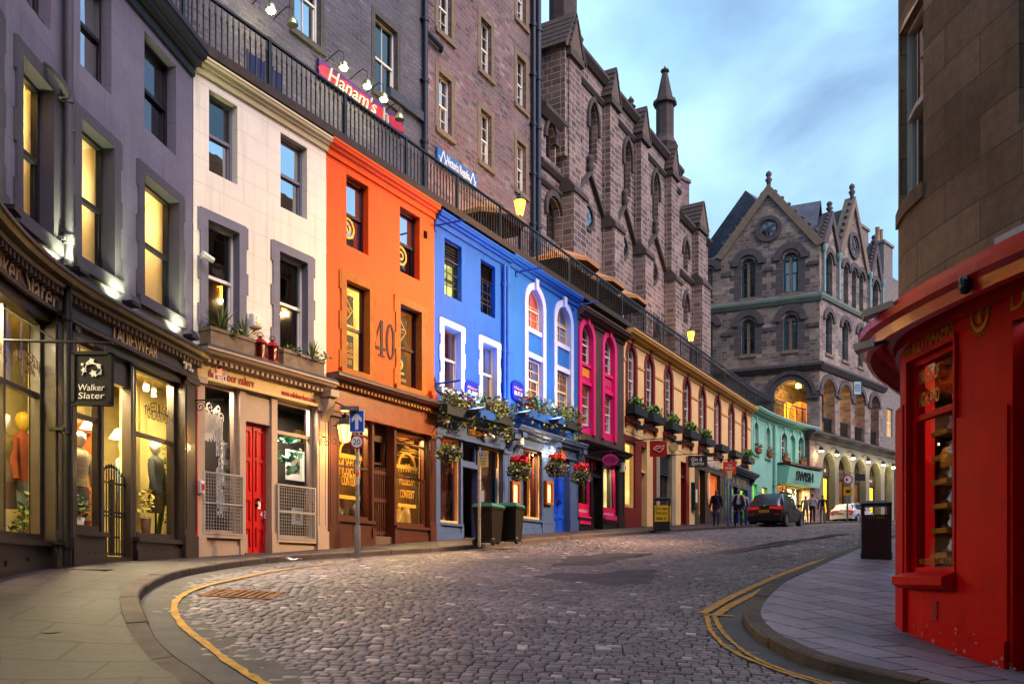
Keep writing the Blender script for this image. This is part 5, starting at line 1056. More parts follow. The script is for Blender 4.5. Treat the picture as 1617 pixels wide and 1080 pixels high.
flood(756,650,.75,'floodlight washing the wall between the square windows blue',380); flood(829,655,.75,'floodlight beside the drainpipe washing the blue wall',110); flood(880,665,.7,'floodlight between the white arches washing the blue wall',100)
def eaves_flood(u,e,z): lamp(c.at(u,.55),z,e,BLUE,None,.1,'SPOT',(-.2,.1,1),150,1)

# ------------------------------------------------ blue arched house
M_BLU2=paint('blue_render_pale','#1d5cb0',.55,.1,1.2,.25,(1.2,.42),streak=.36)
b=bldg('blue_arched_house','blue house with two tall pale arched window bays above the bright blue door','building',CL,21)
u0=c.hit(803); u1=c.hit(912); A=[OP(CL,832,856,452,630),OP(CL,878,900,478,642)]; a=(A[0][2]+A[1][2])/2; d=(A[0][3]+A[1][3])/2; A=[(o[0],o[1],a,d,'r') for o in A]
zc=hz(812,666,.38); ztop=hz(810,397,.24); zb_=zc-.1
wall(MB(c),u0+.005,u1,zc-.15,ztop-.05,A,0,.2).build('wall',M_BLU2,b); backshell(b,u0,u1,ztop-.05,M_BLU2)
M_SASHC=paint('cream_sash','#b8a88c')
for i,o in enumerate(A):
    zu=hz(832,514) ; zl=hz(832,562)
    w=window(c,b,(o[0],o[1],zu,o[3]),n=-.15,fm=M_SASHC,kind='r',cols=2,rows=2,back=[glow('lit_orange_room','#ff7030',.55,tex=(1,.8,1)),M_DIM][i]); w2=window(c,b,(o[0],o[1],o[2],zl),n=-.15,fm=M_SASHC,cols=2,rows=2,back=M_DIM)
    surround(c,w,o,.2,M_BMAR,.05,'r',False,key=.12); q=MB(c); q.box(o[0],o[1],-.2,-.04,zl,zu); q.build('spandrel_panel',M_BLU2,w); [MB(c).box(o[0],o[1],-.06,n_,a_,d_).build('panel_rail',M_BMAR,w) for n_,a_,d_ in ((.02,zl,zl+.16),(0,zu-.14,zu))]
cornice(c,b,u0,u1,ztop,.32,.24,M_BLU2,False,'eaves_cornice'); cornice(c,b,u0+.02,u1+.03,zc,.4,.4,M_BLT,False)
zf0=hz(815,702); fascia(b,u0+.02,u1,zf0,zc-.3,M_BLT,.05); zh=zf0-.03
ua0,ua1=c.hit(825),c.hit(855); ud0,ud1=c.hit(874),c.hit(899); zsa=hz(826,818)
shop_w(ua0,ua1,zsa,zh,M_CRF,None,vb=[(ua0+ua1)/2],fr=.06); riser(b,u0+.1,ud0,zsa,M_BLT); pilaster(b,u0+.02,ua0,zf0,M_BLT,.02,cap=False); pilaster(b,ua1,ud0,zf0,M_BLT,.02,cap=False); pilaster(b,ud1,u1-.01,zf0,M_BLT,.02,cap=False)
room(c,b,ua0,ua1,zsa,zh,-.2,1.6,bis,10,(1,.6,.3)); door(b,ud0,ud1,zh+.05,paint('bright_blue_door','#1048d0',.4,.08,coat=.3),-.2,leaf=2)
q=MB(c); q.lathe([(.1,.05),(.1,.07)],(c.hit(888,.06),0,hz(888,712,.06)),12,axis='n'); q.build('number_disc',M_GOLD,b)
for u in (u0+.35,c.hit(868),u1-.12): consol(b,u,zc-.34,M_BLT,.6)
for px,lb in ((814,'glazed oak menu case left of the bistro window'),(867,'glazed oak menu case between the bistro window and the blue door')):
    u=c.hit(px,.1); z1=hz(px,760 if px<830 else 760,.1); z0=hz(px,797,.1); t=thing('menu_case',lb,'menu case',P3(u,.05,z0)); mb=MB(c); mb.strip(outline(u-.24,u+.24,z0,z1)+[(u-.24,z0)],outline(u-.17,u+.17,z0+.07,z1-.07)+[(u-.17,z0+.07)],.02,.14); mb.build('frame',paint('oak','#8a4a1c',.4,.25,8),t); MB(c).box(u-.17,u+.17,.04,.07,z0+.07,z1-.07).build('menu_sheet',glow('menu_paper','#d8d0a0',.35),t)
def basket(px,y,n,label,r=.36,red=True):
    u=c.hit(px,n); z=hz(px,y,n); x,y_=c.at(u,n); t=thing('hanging_basket',label,'hanging basket',(x,y_,z),'hanging baskets along the bistro'); q=MB(); q.lathe([(.05,-.3),(.2,-.22),(.28,0),(.26,.01)],(0,0,0),12); q.build('basket',M_DKBOX,t); q=MB(); foliage(q,(0,0,-.08),(r,r,r*.8),620,.048,.6); tint(q.build('foliage',M_LEAFD,t)); q=MB(); foliage(q,(0,0,-.12),(r*1.02,r*1.02,r*.7),60,.045,.9); q.build('blossom',M_PURF,t)
    if red: q=MB(); foliage(q,(0,0,r*.62),(r*.75,r*.75,r*.3),110,.06,.9); q.build('blossom',M_PINKF if red is True else red,t)
    q=MB(); x0,y0=c.at(u,.02); dx,dy=x0-x,y0-y_
    for a in (0,2.1,4.2): q.tube([(.27*math.cos(a),.27*math.sin(a),0),(0,0,.75)],.006,4)
    q.tube([(dx,dy,.8),(0,0,.8)],.014,6); q.tube([(dx,dy,.4),(dx*.4,dy*.4,.8)],.01,6); q.build('bracket',M_BLACK,t)
basket(709,711,.6,'small green hanging basket at the left bistro window',.34,False); basket(821,739,.7,'red and purple hanging basket above the left menu case',.38); basket(879,735,.7,'red topped hanging basket beside the blue door',.38,M_ORF); basket(917,748,.7,'purple hanging basket in front of the pink framed shop window',.36)
camdome(693,664,'pale security camera at the left end of the bistro fascia',.1); camdome(766,688,'pale security camera under the bistro dentils',.1); 
t=wallbox(815,694,.2,.34,.2,M_WHITE,'floodlight','white floodlight box on the pilaster between the two blue shopfronts','lamp',.08)
u=c.hit(868,.15); t=thing('wall_spotlight','small lit spotlight above the right menu case','lamp',P3(u,.2,hz(868,709,.2))); q=MB(); q.lathe([(.05,-.02),(.08,.03),(.05,.1)],(0,0,0),10); q.build('lamp_body',M_WHITE,t); q=MB(); q.lathe([(.045,-.035),(.045,-.025)],(0,0,0),10); q.build('lamp_lens',glow('spot_lens','#ffe9a0',25),t); lamp((t.location.x,t.location.y),t.location.z-.12,14,(1,.8,.5),None,.05)

# ------------------------------------------------ brown house with pink arches
M_BRNR=paint('brown_render','#4e4038',.8,.2,2,.3,streak=.2); M_PINK=paint('pink_paint','#d8206c',.45,.1,2); M_DKSH=paint('black_brown_shopfront','#1e1614',.45,.2,4); M_ORP=paint('orange_panel','#e88a20',.5,.1)
b=bldg('brown_house','narrow brown house with two tall pink arched bays','building',CL,26)
u0=c.hit(912); u1=c.hit(985); A=[OP(CL,917,935,507,684),OP(CL,953,969,528,690)]; a=(A[0][2]+A[1][2])/2; d=(A[0][3]+A[1][3])/2; A=[(o[0],o[1],a,d,'r') for o in A]
zc=hz(912,689,.36); ztop=hz(950,499,.3)
wall(MB(c),u0+.005,u1,zc-.15,ztop-.05,A,0,.22).build('wall',M_BRNR,b); backshell(b,u0,u1,ztop-.05,M_BRNR)
for i,o in enumerate(A):
    zu=hz(917,569); zl=hz(917,604); zs=hz(917,668)
    w=window(c,b,(o[0],o[1],zu,o[3]),n=-.18,fm=M_SASH,kind='r',cols=2,rows=2,back=M_DARK,curt=M_CURT); w2=window(c,b,(o[0],o[1],zs,zl),n=-.18,fm=M_SASH,cols=2,rows=2,back=M_DIM,curt=M_CURT); surround(c,w,o,.2,M_PINK,.06,'r',False,key=.14)
    MB(c).box(o[0],o[1],-.2,-.08,zl,zu).build('spandrel_panel',M_PINK,w); MB(c).box(o[0],o[1],-.2,-.06,o[2],zs).build('apron_panel',M_PINK,w); q=MB(c); q.box(o[0]+.12,o[1]-.12,-.08,-.06,zl+.3,zu-.16); q.build('inset_panel',M_ORP if i==0 else paint('rose_panel','#c8325e',.5,.1),w); [MB(c).box(o[0],o[1],-.1,n_,a_,d_).build('panel_rail',M_PINK,w) for n_,a_,d_ in ((0,zl+.02,zl+.14),(-.02,zu-.1,zu))]
cornice(c,b,u0,u1,ztop,.36,.36,M_BRNR,False,'eaves_cornice'); cornice(c,b,u0+.02,u1,zc,.34,.38,M_DKSH,False)
zf0=hz(930,722); fascia(b,u0+.02,u1,zf0,zc-.3,M_DKSH,.05); zh=zf0-.02
ua0,ua1=c.hit(913),c.hit(934); ud0,ud1=c.hit(936),c.hit(951); ub0,ub1=c.hit(953),c.hit(975); zsa=hz(913,816)
shop_w(ua0,ua1,zsa,zh,M_PINK,None,fr=.05); shop_w(ub0,ub1,zsa+.05,zh,M_PINK,None,fr=.05); riser(b,ua0,ua1,zsa,M_DKSH); riser(b,ub0,ub1,zsa+.05,M_DKSH); pilaster(b,u0+.01,ua0,zf0,M_DKSH,.02,cap=False); pilaster(b,ub1,u1-.01,zf0,M_DKSH,.03); pilaster(b,ua1,ud0,zf0,M_DKSH,.0,cap=False); pilaster(b,ud1,ub0,zf0,M_DKSH,.0,cap=False)
zd=hz(936,752); door(b,ud0,ud1,zd,paint('near_black_door','#1a1412',.5,.2),-.25,leaf=2); MB(c).box(ud0,ud1,-.3,-.05,zd,zd+.1).build('transom',M_DKSH,b); window(c,b,(ud0,ud1,zd+.1,zh),n=-.2,fm=M_DKSH,sash=False,back=M_DARK,name='fanlight'); text('house_number','38',c,(ud0+ud1)/2,zd+.45,-.16,.3,M_PINK,b,w=.45)
for a,d in ((ua0,ua1),(ub0,ub1)):
    q=MB(c); z=zsa+.04; q.box(a+.06,d-.06,-.09,-.085,z+.0,z+.45); q.build('window_vinyl',paint('pink_vinyl','#d81a50',.4,.05),b); text('lettering','www.pink.co.uk',c,(a+d)/2,z+.2,-.084,.14,M_WHITE,b,w=(d-a)*.7,depth=.003); q=MB(c); zz=c.gz(a)+.25; q.box(a+.08,d-.08,.0,.03,zz,zz+.28); q.build('riser_panel',M_PINK,b)
    text('lettering','PINK',c,(a+d)/2,hz(940,730),-.084,.5,paint('ghost_letters','#8a7a68',.5,.1),b,w=(d-a)*.7,depth=.003)
    room(c,b,a,d,zsa,zh,-.2,1.4,paint('dim_shop','#4a3c34',.8,.4,4),7,(1,.75,.5))
def oval(t,wd,h):
    pass
n=.9; u=c.hit(963.5,n); x,y=c.at(u,n); z=zp(726,y); wd=(976-951)/FPX*y; hh=17/FPX*y/2*1.05; t=thing('hanging_sign','oval magenta hanging sign outside the pink framed shop','sign',(x,y,z)); q=MB(); q.prism([(wd/2*math.cos(6.283*k/24),hh*math.sin(6.283*k/24)) for k in range(24)],-.03,.03); q.build('board',paint('magenta_board','#c01880',.4,.05),t); q=MB(); q.prism([(wd*.44*math.cos(6.283*k/24),hh*.84*math.sin(6.283*k/24)) for k in range(24)],-.04,-.031); q.build('inner_oval',paint('wine_board','#7a1050',.4,.05),t)
o=text('lettering','PINK',None,0,0,0,hh*.9,M_BLACK,t,w=wd*.7,depth=.004)
for v in o.data.vertices: v.co=(v.co.x,-.042-v.co.y,v.co.z)
wx=c.at(u,.03); q=MB(); q.tube([(wx[0]-x,wx[1]-y,hh+.1),(wd*.4,0,hh+.1)],.018,6); q.tube([(0,0,hh),(0,0,hh+.1)],.012,5); q.build('bracket',M_BLACK,t)
wallbox(980,738,.16,.34,.14,M_WHITE,'bell_box','white bell box on the dark pilaster beside the cream house','alarm box',.03)

# ------------------------------------------------ cream house with eight oxblood arches
M_CRM=paint('cream_render','#dcb47a',.7,.1,1.2,.2,streak=.1); M_OXB=paint('oxblood_paint','#6e130c',.45,.12,3); M_CRD=paint('cream_trim','#c99a52',.6,.1)
b=bldg('cream_house','long cream house with eight narrow oxblood arched windows and window boxes','building',CL,38)
u0=c.hit(985); u1=c.hit(1186); ztop=hz(1100,592); zk=hz(1020,552); 
cen=[c.hit((a+d)/2) for a,d in ((988,1006),(1017,1034),(1047.5,1063.5),(1077,1092),(1102,1116),(1126,1140),(1148.5,1161),(1169.5,1181))]
aw=(c.hit(1063)-c.hit(1047))*.34; zA1=(hz(1020,564)+hz(1080,597))/2; zA0=(hz(1020,662)+hz(1080,686))/2; zbrd=(hz(1017,673)+hz(1076,699))/2
A=[(u-aw*.92,u+aw*.92,zA0,zA1,'r') for u in cen]
zsh=(hz(985,668)+hz(1190,735))/2-.15
wall(MB(c),u0+.005,u1-.005,hz(1000,690),ztop-.05,A,0,.22).build('wall',M_CRM,b); backshell(b,u0,u1,ztop-.05,M_CRM)
zlow=hz(1000,690)
for o in A:
    w=window(c,b,o[:4],n=-.12,fm=M_SASH,kind='r',cols=2,rows=3,back=M_DARK,curt=M_CURT); surround(c,w,o,.2,M_OXB,.03,'r',False,key=.16,drop=.55,line=.08); q=MB(c); q.box(o[0],o[1],-.1,.005,zA0-.55,zA0); q.build('apron_panel',M_ORP,w); q=MB(c); q.box(o[0]-.3,o[1]+.3,-.02,.12,zbrd-.05,zbrd+.12); q.box(o[0]-.28,o[0]-.12,-.02,.08,zbrd-.22,zbrd-.05); q.box(o[1]+.12,o[1]+.28,-.02,.08,zbrd-.22,zbrd-.05); q.build('sill',M_OXB,w)
zst=zA1-.6
for p,q_ in zip([u0]+[o[1]+.2 for o in A],[o[0]-.2 for o in A]+[u1]): 
    if q_>p: MB(c).box(p+.01,q_-.01,-.02,.03,zst-.05,zst+.05).build('string_course',M_CRD,b)
cornice(c,b,u0,u1,ztop,.4,.42,M_CRD,False,'eaves_cornice')
gC='window boxes of the cream house'
for i,(o,lb) in enumerate(zip(A,('first','second','third','fourth','fifth','sixth','seventh','eighth'))):
    m=(o[0]+o[1])/2; n=.2; x,y=c.at(m,n); z=zA0+.16; t=thing('window_box',('leafy' if i not in (5,6) else 'bare')+' dark window box at the %s oxblood arch from the pink arches'%lb,'window box',(x,y,z),gC); mb=MB(c); mb.box(o[0]-.22,o[1]+.30,.08,.40,z-.3,z); mb.tube([(o[0],0,z-.35),(o[0],.38,z-.32)],.015,5); mb.tube([(o[1],0,z-.35),(o[1],.38,z-.32)],.015,5); mb.build('box',M_DKBOX,t); q=MB()
    if i not in (5,6):
        for s in (-.3,-.1,.1,.3): foliage(q,(s*.49,s*.87,.18),(.24,.24,.26),70,.08,.55)
        tint(q.build('foliage',leafmat('fern_leaf','#1c3a14','#6aa03a'),t))
# ground floor of the cream house, from left to right
def lowwall(a,d,mat,n=.0,z1=None,name='wall'): 
    zb=min(c.gz(a),c.gz(d))-.4; return MB(c).box(a,d,-.25,n,zb,z1 or zlow+.0).build(name,mat,b)
X=lambda px: c.hit(px)
za=hz(986,672)
lowwall(X(985)+.01,X(987),M_OXB,.0,zlow+.02)
def lowopen(px0,px1,yt,yb,mat,wm,door_m=None,backm=M_DIM,sill=True,vb=0,lit=None,fan=None):
    a,d=X(px0),X(px1); z1=hz(px0,yt); zz=hz(px0,yb) if yb else None
    MB(c).box(a,d,-.25,.0,z1,zlow+.003).build('wall',mat,b)
    if yb: MB(c).box(a,d,-.25,.0,min(c.gz(a),c.gz(d))-.4,zz).build('wall',mat,b); return window(c,b,(a,d,zz,z1),n=-.12,fm=wm,sash=False,back=backm,gm=M_SHOPGL,fr=.1,vb=[(a+d)/2] if vb else [],name='shop_window',depth=1.2)
    o=door(b,a,d,z1 if not fan else z1-fan,door_m,-.25,leaf=1)
    if fan: MB(c).box(a,d,-.28,-.05,z1-fan-.1,z1-fan).build('transom',wm,b); window(c,b,(a,d,z1-fan,z1),n=-.2,fm=wm,sash=False,back=M_DARK,name='fanlight')
lowopen(987,1003.5,694,800,M_OXB,M_CRF,backm=glow('lit_cream_room','#ffe08a',.7,tex=(.4,.5,1))); lowwall(X(1003.5),X(1013),M_OXB); lowopen(1013,1021,705,None,M_OXB,M_CRF,M_OXB,fan=.9); lowwall(X(1021),X(1030),M_CRM,.02); lowwall(X(1030),X(1036),M_OXB); lowwall(X(1036),X(1041),paint('pale_stone','#9a8a72',.8,.2),.03)
a,d=X(1041),X(1060); z1=hz(1041,712); zl_=hz(1041,747); MB(c).box(a,d,-.25,.0,z1,zlow).build('wall',M_CRM,b); q=MB(c)
for k in range(9): z=zl_+(z1-zl_)*k/9; q.add([(a+.05,-.05,z),(d-.05,-.05,z),(d-.05,-.13,z+.09),(a+.05,-.13,z+.09)],[(0,1,2,3)])
q.box(a,d,-.3,-.15,zl_,z1); q.build('louvre',M_LEAD,b); door(b,a,d,zl_,paint('grey_brown_door','#2c2622',.5,.2),-.2,leaf=2)
lowwall(X(1060),X(1066),paint('pale_stone','#9a8a72'),.03); lowwall(X(1066),X(1075),M_CRM); lowopen(1075,1083,728,None,M_CRM,M_OXB,M_OXB,fan=.6); lowwall(X(1083),X(1088),M_OXB,.02); lowwall(X(1088),X(1097),M_CRM)
# whisky shop
M_WSK=paint('chocolate_shopfront','#3a2a22',.5,.15,3); a,d=X(1097),X(1143); zz=hz(1108,742); MB(c).box(a,d,-.25,.04,zz,zlow+.002).build('fascia',M_WSK,b); text('lettering','THE WHISKY SHOP',c,(X(1107)+X(1135))/2,hz(1121,731),.042,.42,M_WHITE,b,w=X(1135)-X(1107))
lowwall(a,X(1103),M_WSK,.02,zz); door(b,X(1103),X(1113),zz,paint('near_black_door','#1a1412'),-.4,leaf=1); lowwall(X(1113),X(1122),M_WSK,.02,zz); o=(X(1122),X(1137)); zs_=hz(1122,808); window(c,b,(o[0],o[1],zs_,zz),n=-.1,fm=M_WSK,sash=False,back=glow('lit_whisky','#e87a30',.5,tex=(1.2,1.2,1)),gm=M_SHOPGL,name='shop_window',depth=1); riser(b,o[0],o[1],zs_,M_WSK); lowwall(X(1137),d,M_WSK,.02,zz)
u=X(1118.5); q=MB(c); P=[(u+.3*math.cos(6.283*k/20),hz(1118,772)+.8*math.sin(6.283*k/20)) for k in range(20)]; q.prism(P,.02,.05); q.build('emblem_plate',M_ORP,b); q=MB(c); q.prism([(u-.1,hz(1118,772)-.5),(u+.1,hz(1118,772)-.5),(u+.1,hz(1118,772)+.1),(u+.04,hz(1118,772)+.5),(u-.04,hz(1118,772)+.5),(u-.1,hz(1118,772)+.1)],.05,.06); q.build('bottle_emblem',M_WHITE,b)
# blue shop
M_NAV=paint('navy_shopfront','#1b2760',.45,.12,3); a,d=X(1143),u1-.02; zcb=hz(1150,736); cornice(c,b,a,d+.05,zcb,.5,.5,M_NAV,False); MB(c).box(a,d,-.25,.04,zcb-.95,zcb-.3).build('fascia',M_NAV,b); MB(c).box(a,d,-.25,.0,zcb-.3,zlow).build('wall',M_CRM,b); text('lettering','& SONS',c,(a+d)/2,zcb-.62,.045,.36,M_GOLD,b,w=(d-a)*.5); consol(b,d-.15,zcb-.1,M_WOOD,.8,.3)
zz=zcb-.95; zs_=hz(1146,815)
for p,q_ in ((1145,1153),(1168,1180)): window(c,b,(X(p),X(q_),zs_,zz),n=-.1,fm=M_NAV,sash=False,back=glow('lit_green_shop','#9ce040',.75,tex=(.8,1.2,1)),gm=M_SHOPGL,name='shop_window',depth=1); riser(b,X(p),X(q_),zs_,M_NAV)
lowwall(a,X(1145),M_NAV,.03,zz); lowwall(X(1153),X(1156),M_NAV,.03,zz); door(b,X(1156),X(1165),zz,M_NAV,-.3,leaf=1); lowwall(X(1165),X(1168),M_NAV,.03,zz); lowwall(X(1180),d,M_NAV,.03,zz)
# signs along the cream house
def sketch(t,wd,h):
    q=MB(); q.tube([(-.3*wd,-.03,0),(-.1*wd,-.03,.4*h),(.2*wd,-.03,.35*h),(.32*wd,-.03,.55*h),(.3*wd,-.03,0),(.05*wd,-.03,-.45*h),(-.3*wd,-.03,0)],.018,5); q.tube([(-.2*wd,-.03,-.02*h),(.1*wd,-.03,.2*h),(.25*wd,-.03,0)],.014,5); q.build('emblem',paint('pale_line','#d8a890',.5,.05),t)
handsign(1026,1053,697,721,1.3,'square dark red hanging sign with a line drawing of a bird',paint('dark_red_board','#8c1410',.4,.06),None,[],extra=sketch)
n=1.0; u=c.hit(1063.5,n); x,y=c.at(u,n); z=zp(706,y); r_=7/FPX*y; t=thing('round_sign','pale round hanging drum sign beside the dark red bird sign','sign',(x,y,z)); q=MB(); q.lathe([(r_,-.1),(r_,.1)],(0,0,0),18,axis='n'); q.build('drum',paint('pale_drum','#a8885a',.6,.1),t); w0=c.at(u,0); q=MB(); q.tube([(0,0,r_),(0,0,r_+.12)],.02,5); q.tube([(w0[0]-x,w0[1]-y,r_+.12),(0,0,r_+.12)],.02,5); q.build('bracket',M_BLACK,t)
handsign(1087,1116,720,737,1.3,'black hanging sign with white script beside the chocolate shopfront',M_BLACK,paint('brown_frame','#4a2a1a',.5,.1),[('Gin &',-.05,.2,.34,.6,M_WHITE,.2),('Spirits',0,-.22,.34,.7,M_WHITE,.2)])
handsign(1142,1162,729,749,1.4,'square orange red hanging sign above the slim parking post',paint('orange_red_board','#b8361a',.4,.06),None,[('THE',0,.24,.14,.35,M_WHITE,0),('WHISKY',0,0,.18,.75,M_WHITE,0),('SHOP',0,-.25,.16,.5,M_WHITE,0)])
for i,(px,y) in enumerate(((1012,674),(1070,698),(1121,717),(1172,736))): 
    u=c.hit(px,.3); t=thing('floodlight','small black floodlight on an arm above the %s'%('dark red window','pale round sign','chocolate brown fascia','navy shop cornice')[i],'lamp',P3(u,.35,hz(px,y,.35))); q=MB(); q.box(-.25,.25,-.15,.15,-.08,.06); q.box(-.2,.2,-.18,-.14,-.06,.04); q.tube([(0,0,0),(-.35,.2,.05)],.03,5); q.build('lamp_body',M_BLACK,t)
wallbox(1094,783,.5,1.2,.15,M_SASHD,'menu_case','dark glazed notice case left of the chocolate shopfront','notice case',0,M_CUT)

# ------------------------------------------------ green house
M_GRN=paint('sea_green_render','#7fb4a2',.65,.1,1.5,.2,streak=.12); M_GRN2=paint('sea_green_trim','#86bca8',.6,.08)
b=bldg('green_house','low sea green house with five arched windows above a canopied gift shop','building',CL,43)
u0=X(1186.5); u1=X(1283); ztop=(hz(1200,651)+hz(1270,672))/2
cen=[X(v) for v in (1193.5,1211.5,1238,1251,1264)]; a_=[OP(CL,1190.5,1197,663,712),OP(CL,1209,1215.5,671,719),OP(CL,1233.5,1242.5,683,727),OP(CL,1246.5,1255.5,688,732),OP(CL,1260,1268.5,691,735)]
z1=sum(o[3] for o in a_)/5; z0=sum(o[2] for o in a_)/5; A=[(o[0],o[1],z0,z1,'r') for o in a_]
sm=[OP(CL,1189,1196,763,790),OP(CL,1203.5,1212,768,792)]; zl=hz(1230,757)
wall(MB(c),u0+.005,X(1227),c.gz(u0)-.5,ztop-.05,A[:2]+sm,0,.25).build('wall',M_GRN,b); wall(MB(c),X(1227),u1-.01,zl,ztop-.05,A[2:],0,.25).build('wall',M_GRN,b); backshell(b,u0,u1,ztop-.05,M_GRN)
for i,o in enumerate(A):
    if i==3: q=MB(c); P=outline(o[0],o[1],o[2],o[3],'r'); q.prism(P,-.2,-.15); q.build('blind_arch',M_GRN,b); w=b
    else: w=window(c,b,o[:4],n=-.18,fm=M_SASH,kind='r',cols=2,rows=2,back=M_DARK)
    surround(c,w,o,.16,M_GRN2,.04,'r',True,key=.1)
    if i in (0,1,2,4):
        m=(o[0]+o[1])/2; t=thing('window_box','terracotta window box at the %s arch of the sea green house'%('first','second','third','','last')[i],'window box',(*c.at(m,.12),o[2]+.25),'terracotta boxes of the sea green house'); MB(c).box(o[0],o[1],.02,.24,o[2]-.0,o[2]+.25).build('box',paint('terracotta','#7a3a20',.7,.2),t); q=MB(); foliage(q,(0,0,.12),(.3,.3,.22),60,.08); tint(q.build('foliage',M_LEAF,t)); q=MB(); foliage(q,(0,0,.16),(.3,.3,.2),12,.06,.9); q.build('blossom',M_ORF,t)
for o,m_ in zip(sm,(glow('lit_green_shop','#9ce040',.75),glow('lit_gift_room','#ffd060',1.1,tex=(1,1,1)))): window(c,b,o,n=-.15,fm=M_GRN2,sash=False,back=m_,gm=M_SHOPGL)
cornice(c,b,u0,u1+.1,ztop,.45,.5,M_GRN2,False,'eaves_cornice'); pipe(b,X(1221),c.gz(X(1221)),ztop-.5,.09,M_GRN2,.12)
ua,ud=X(1228),X(1281); q=MB(c); q.sweep([(-.1,zl-.25),(.55,zl-.25),(.75,zl+.75),(.55,zl+.85),(-.1,zl+.85)],ua,ud); q.build('canopy',M_GRN2,b); MB(c).box(ua-.05,ud+.05,-.05,.82,zl+.85,zl+1.0).build('canopy_top',M_WOOD,b); text('lettering','SWISH',c,X(1253),zl+.28,.70,.62,M_SASHD,b,w=X(1268)-X(1241),depth=.06)
zs_=hz(1235,816); ug=X(1273); shop_w(ua+.1,ug,zs_,zl-.25,M_GRN2,None,vb=[ua+.1+(ug-ua)*.35,ua+.1+(ug-ua)*.68],n=-.1); riser(b,ua,ug+.05,zs_,M_GRN); pilaster(b,ug,ud,zl-.2,M_GRN,.0,cap=False); room(c,b,ua+.1,ug,zs_,zl-.25,-.2,2.2,paint('gift_wall','#b8863a',.8,.4,3),420,(1,.74,.34))
rd=random.Random(3)
for k in range(14):
    u=ua+.3+(ug-ua-.5)*rd.random(); z=zs_+rd.uniform(.0,.1) if k%2 else zs_+rd.uniform(1.0,1.9); t=thing('gift_item','small bright souvenir on display in the lit gift shop window','souvenir',P3(u,-.5-.3*rd.random(),z),'souvenirs in the gift shop window'); q=MB(); q.lathe([(.1,0),(.16,.15),(.1,.35),(.05,.45)],(0,0,0),8); q.build('souvenir',paint('souvenir%d'%(k%5),['#8a1a20','#d8c8a0','#2a3a7a','#3a2a1c','#c98a20'][k%5],.5,.2),t)
# ================================================================ TERRACE WALK, RAILING, UPPER BUILDINGS
mb=MB(CL); mb.box(-9.5,47.5,-6,.06,TZ-.28,TZ); tag(mb.build('terrace',M_TERR),kind='structure')
MB(CL).box(-9.5,47.5,-.12,.2,TZ-.05,TZ+.13).build('terrace_kerb',M_TERR); tag(bpy.data.objects['terrace_kerb'],kind='structure')
x,y=CL.at(20,0); t=thing('terrace_railing','long black cast iron railing along the edge of the upper terrace','railing',(x,y,TZ)); u=-9.4; mb=None
M_RAIL=paint('rail_black','#1d2024',.4,.2,metal=.4)
while u<47.2:
    L=min(2.25,47.3-u); q=MB(CL); k=int(L/.135); z0=TZ+.13
    for i in range(k):
        uu=u+L*(i+.5)/k; q.lathe([(.016,z0),(.016,z0+.75),(.028,z0+.78),(.018,z0+.83),(.012,z0+1.0)],(uu,0,0),5); 
        if u<14: q.lathe([(.03,z0+.02),(.018,z0+.1)],(uu,0,0),5)
    q.box(u,u+L,-.02,.02,z0+.06,z0+.1); q.build('railing_panel',M_RAIL,t)
    q=MB(CL); q.box(u,u+L,-.035,.035,z0+.99,z0+1.035); q.build('handrail',M_RAIL,t); q=MB(CL); q.box(u-.03,u+.03,-.03,.03,z0,z0+1.06); q.build('post',M_RAIL,t); u+=L
c=CL; NW=-3.4
def onp(px,y,n): return (CL.hit(px,n),CL.z(px,y,n))
# --- grey rubble tenement over the left shops
M_RUB=stone('dark_rubble',['#45424a','#5c575a','#676164','#504d52'],.34,.14,'#55525a',.024,.9,.9,.5,.16,1,2,4); M_RUBM=paint('grey_dressing','#4a4640',.85,.25,4,.5)
M_RUB2=stone('pink_rubble',['#483c42','#6c5250','#7c6a62','#5e4c52','#8a766c','#784646'],.38,.165,'#6a6262',.024,.9,.9,.5,.17,.8,3,4); M_DRS=paint('buff_dressing','#6f5f4c',.85,.2,4,.4)
def O2(x0,x1,yt,yb): return OP(CL,x0,x1,yt,yb,NW)
def reveal_win(b,o,mat,wd=.16,**k):
    w=window(c,b,o,n=NW-.18,**k); u0,u1,z0,z1=o[:4]; q=MB(c); q.strip(outline(u0-wd,u1+wd,z0,z1+wd),outline(u0,u1,z0,z1),NW-.02,NW+.02); q.box(u0-wd,u1+wd,NW-.02,NW+.08,z0-.16,z0); q.build('margin',mat,w); return w
x,y=CL.at(2,NW); b=thing('rubble_tenement','dark grey rubble tenement behind the terrace railing with the purple sign','building',(x,y,TZ))
u0=-5; u1=CL.hit(667,NW); zt=TZ+22
o1=O2(592,627,22,143); o2=O2(464,506,-62,52); o2=(o2[0],o2[1],o1[2],o1[3]); o3=(CL.hit(330,NW),CL.hit(372,NW),o1[2],o1[3]); H=4.4
ops=[o1,o2,o3]+[(o[0],o[1],o[2]+H*k,o[3]+H*k) for o in (o1,o2,o3) for k in (1,2,3)]
d1=(CL.hit(560,NW),CL.hit(600,NW),TZ,TZ+2.6); d2=(CL.hit(405,NW),CL.hit(445,NW),TZ,TZ+2.7); 
wall(MB(c),u0,u1,TZ,zt,ops+[d1,d2],NW,.35).build('wall',M_RUB,b); q=MB(c); q.box(u0,u1,NW-8,NW-7.9,TZ-6,zt); q.box(u0,u0+.1,NW-7.9,NW-.5,TZ-6,zt); q.box(u1-.1,u1-.01,NW-7.9,NW-.5,TZ-6,zt); q.box(u0,u1,NW-7.9,NW-.5,zt-.2,zt-.1); q.build('wall_core',M_RUB,b)
for o in ops: reveal_win(b,o,M_RUBM,fm=M_SASH,cols=2,rows=1,back=M_DARK,curt=paint('brown_drape','#4a3626',.9,.3))
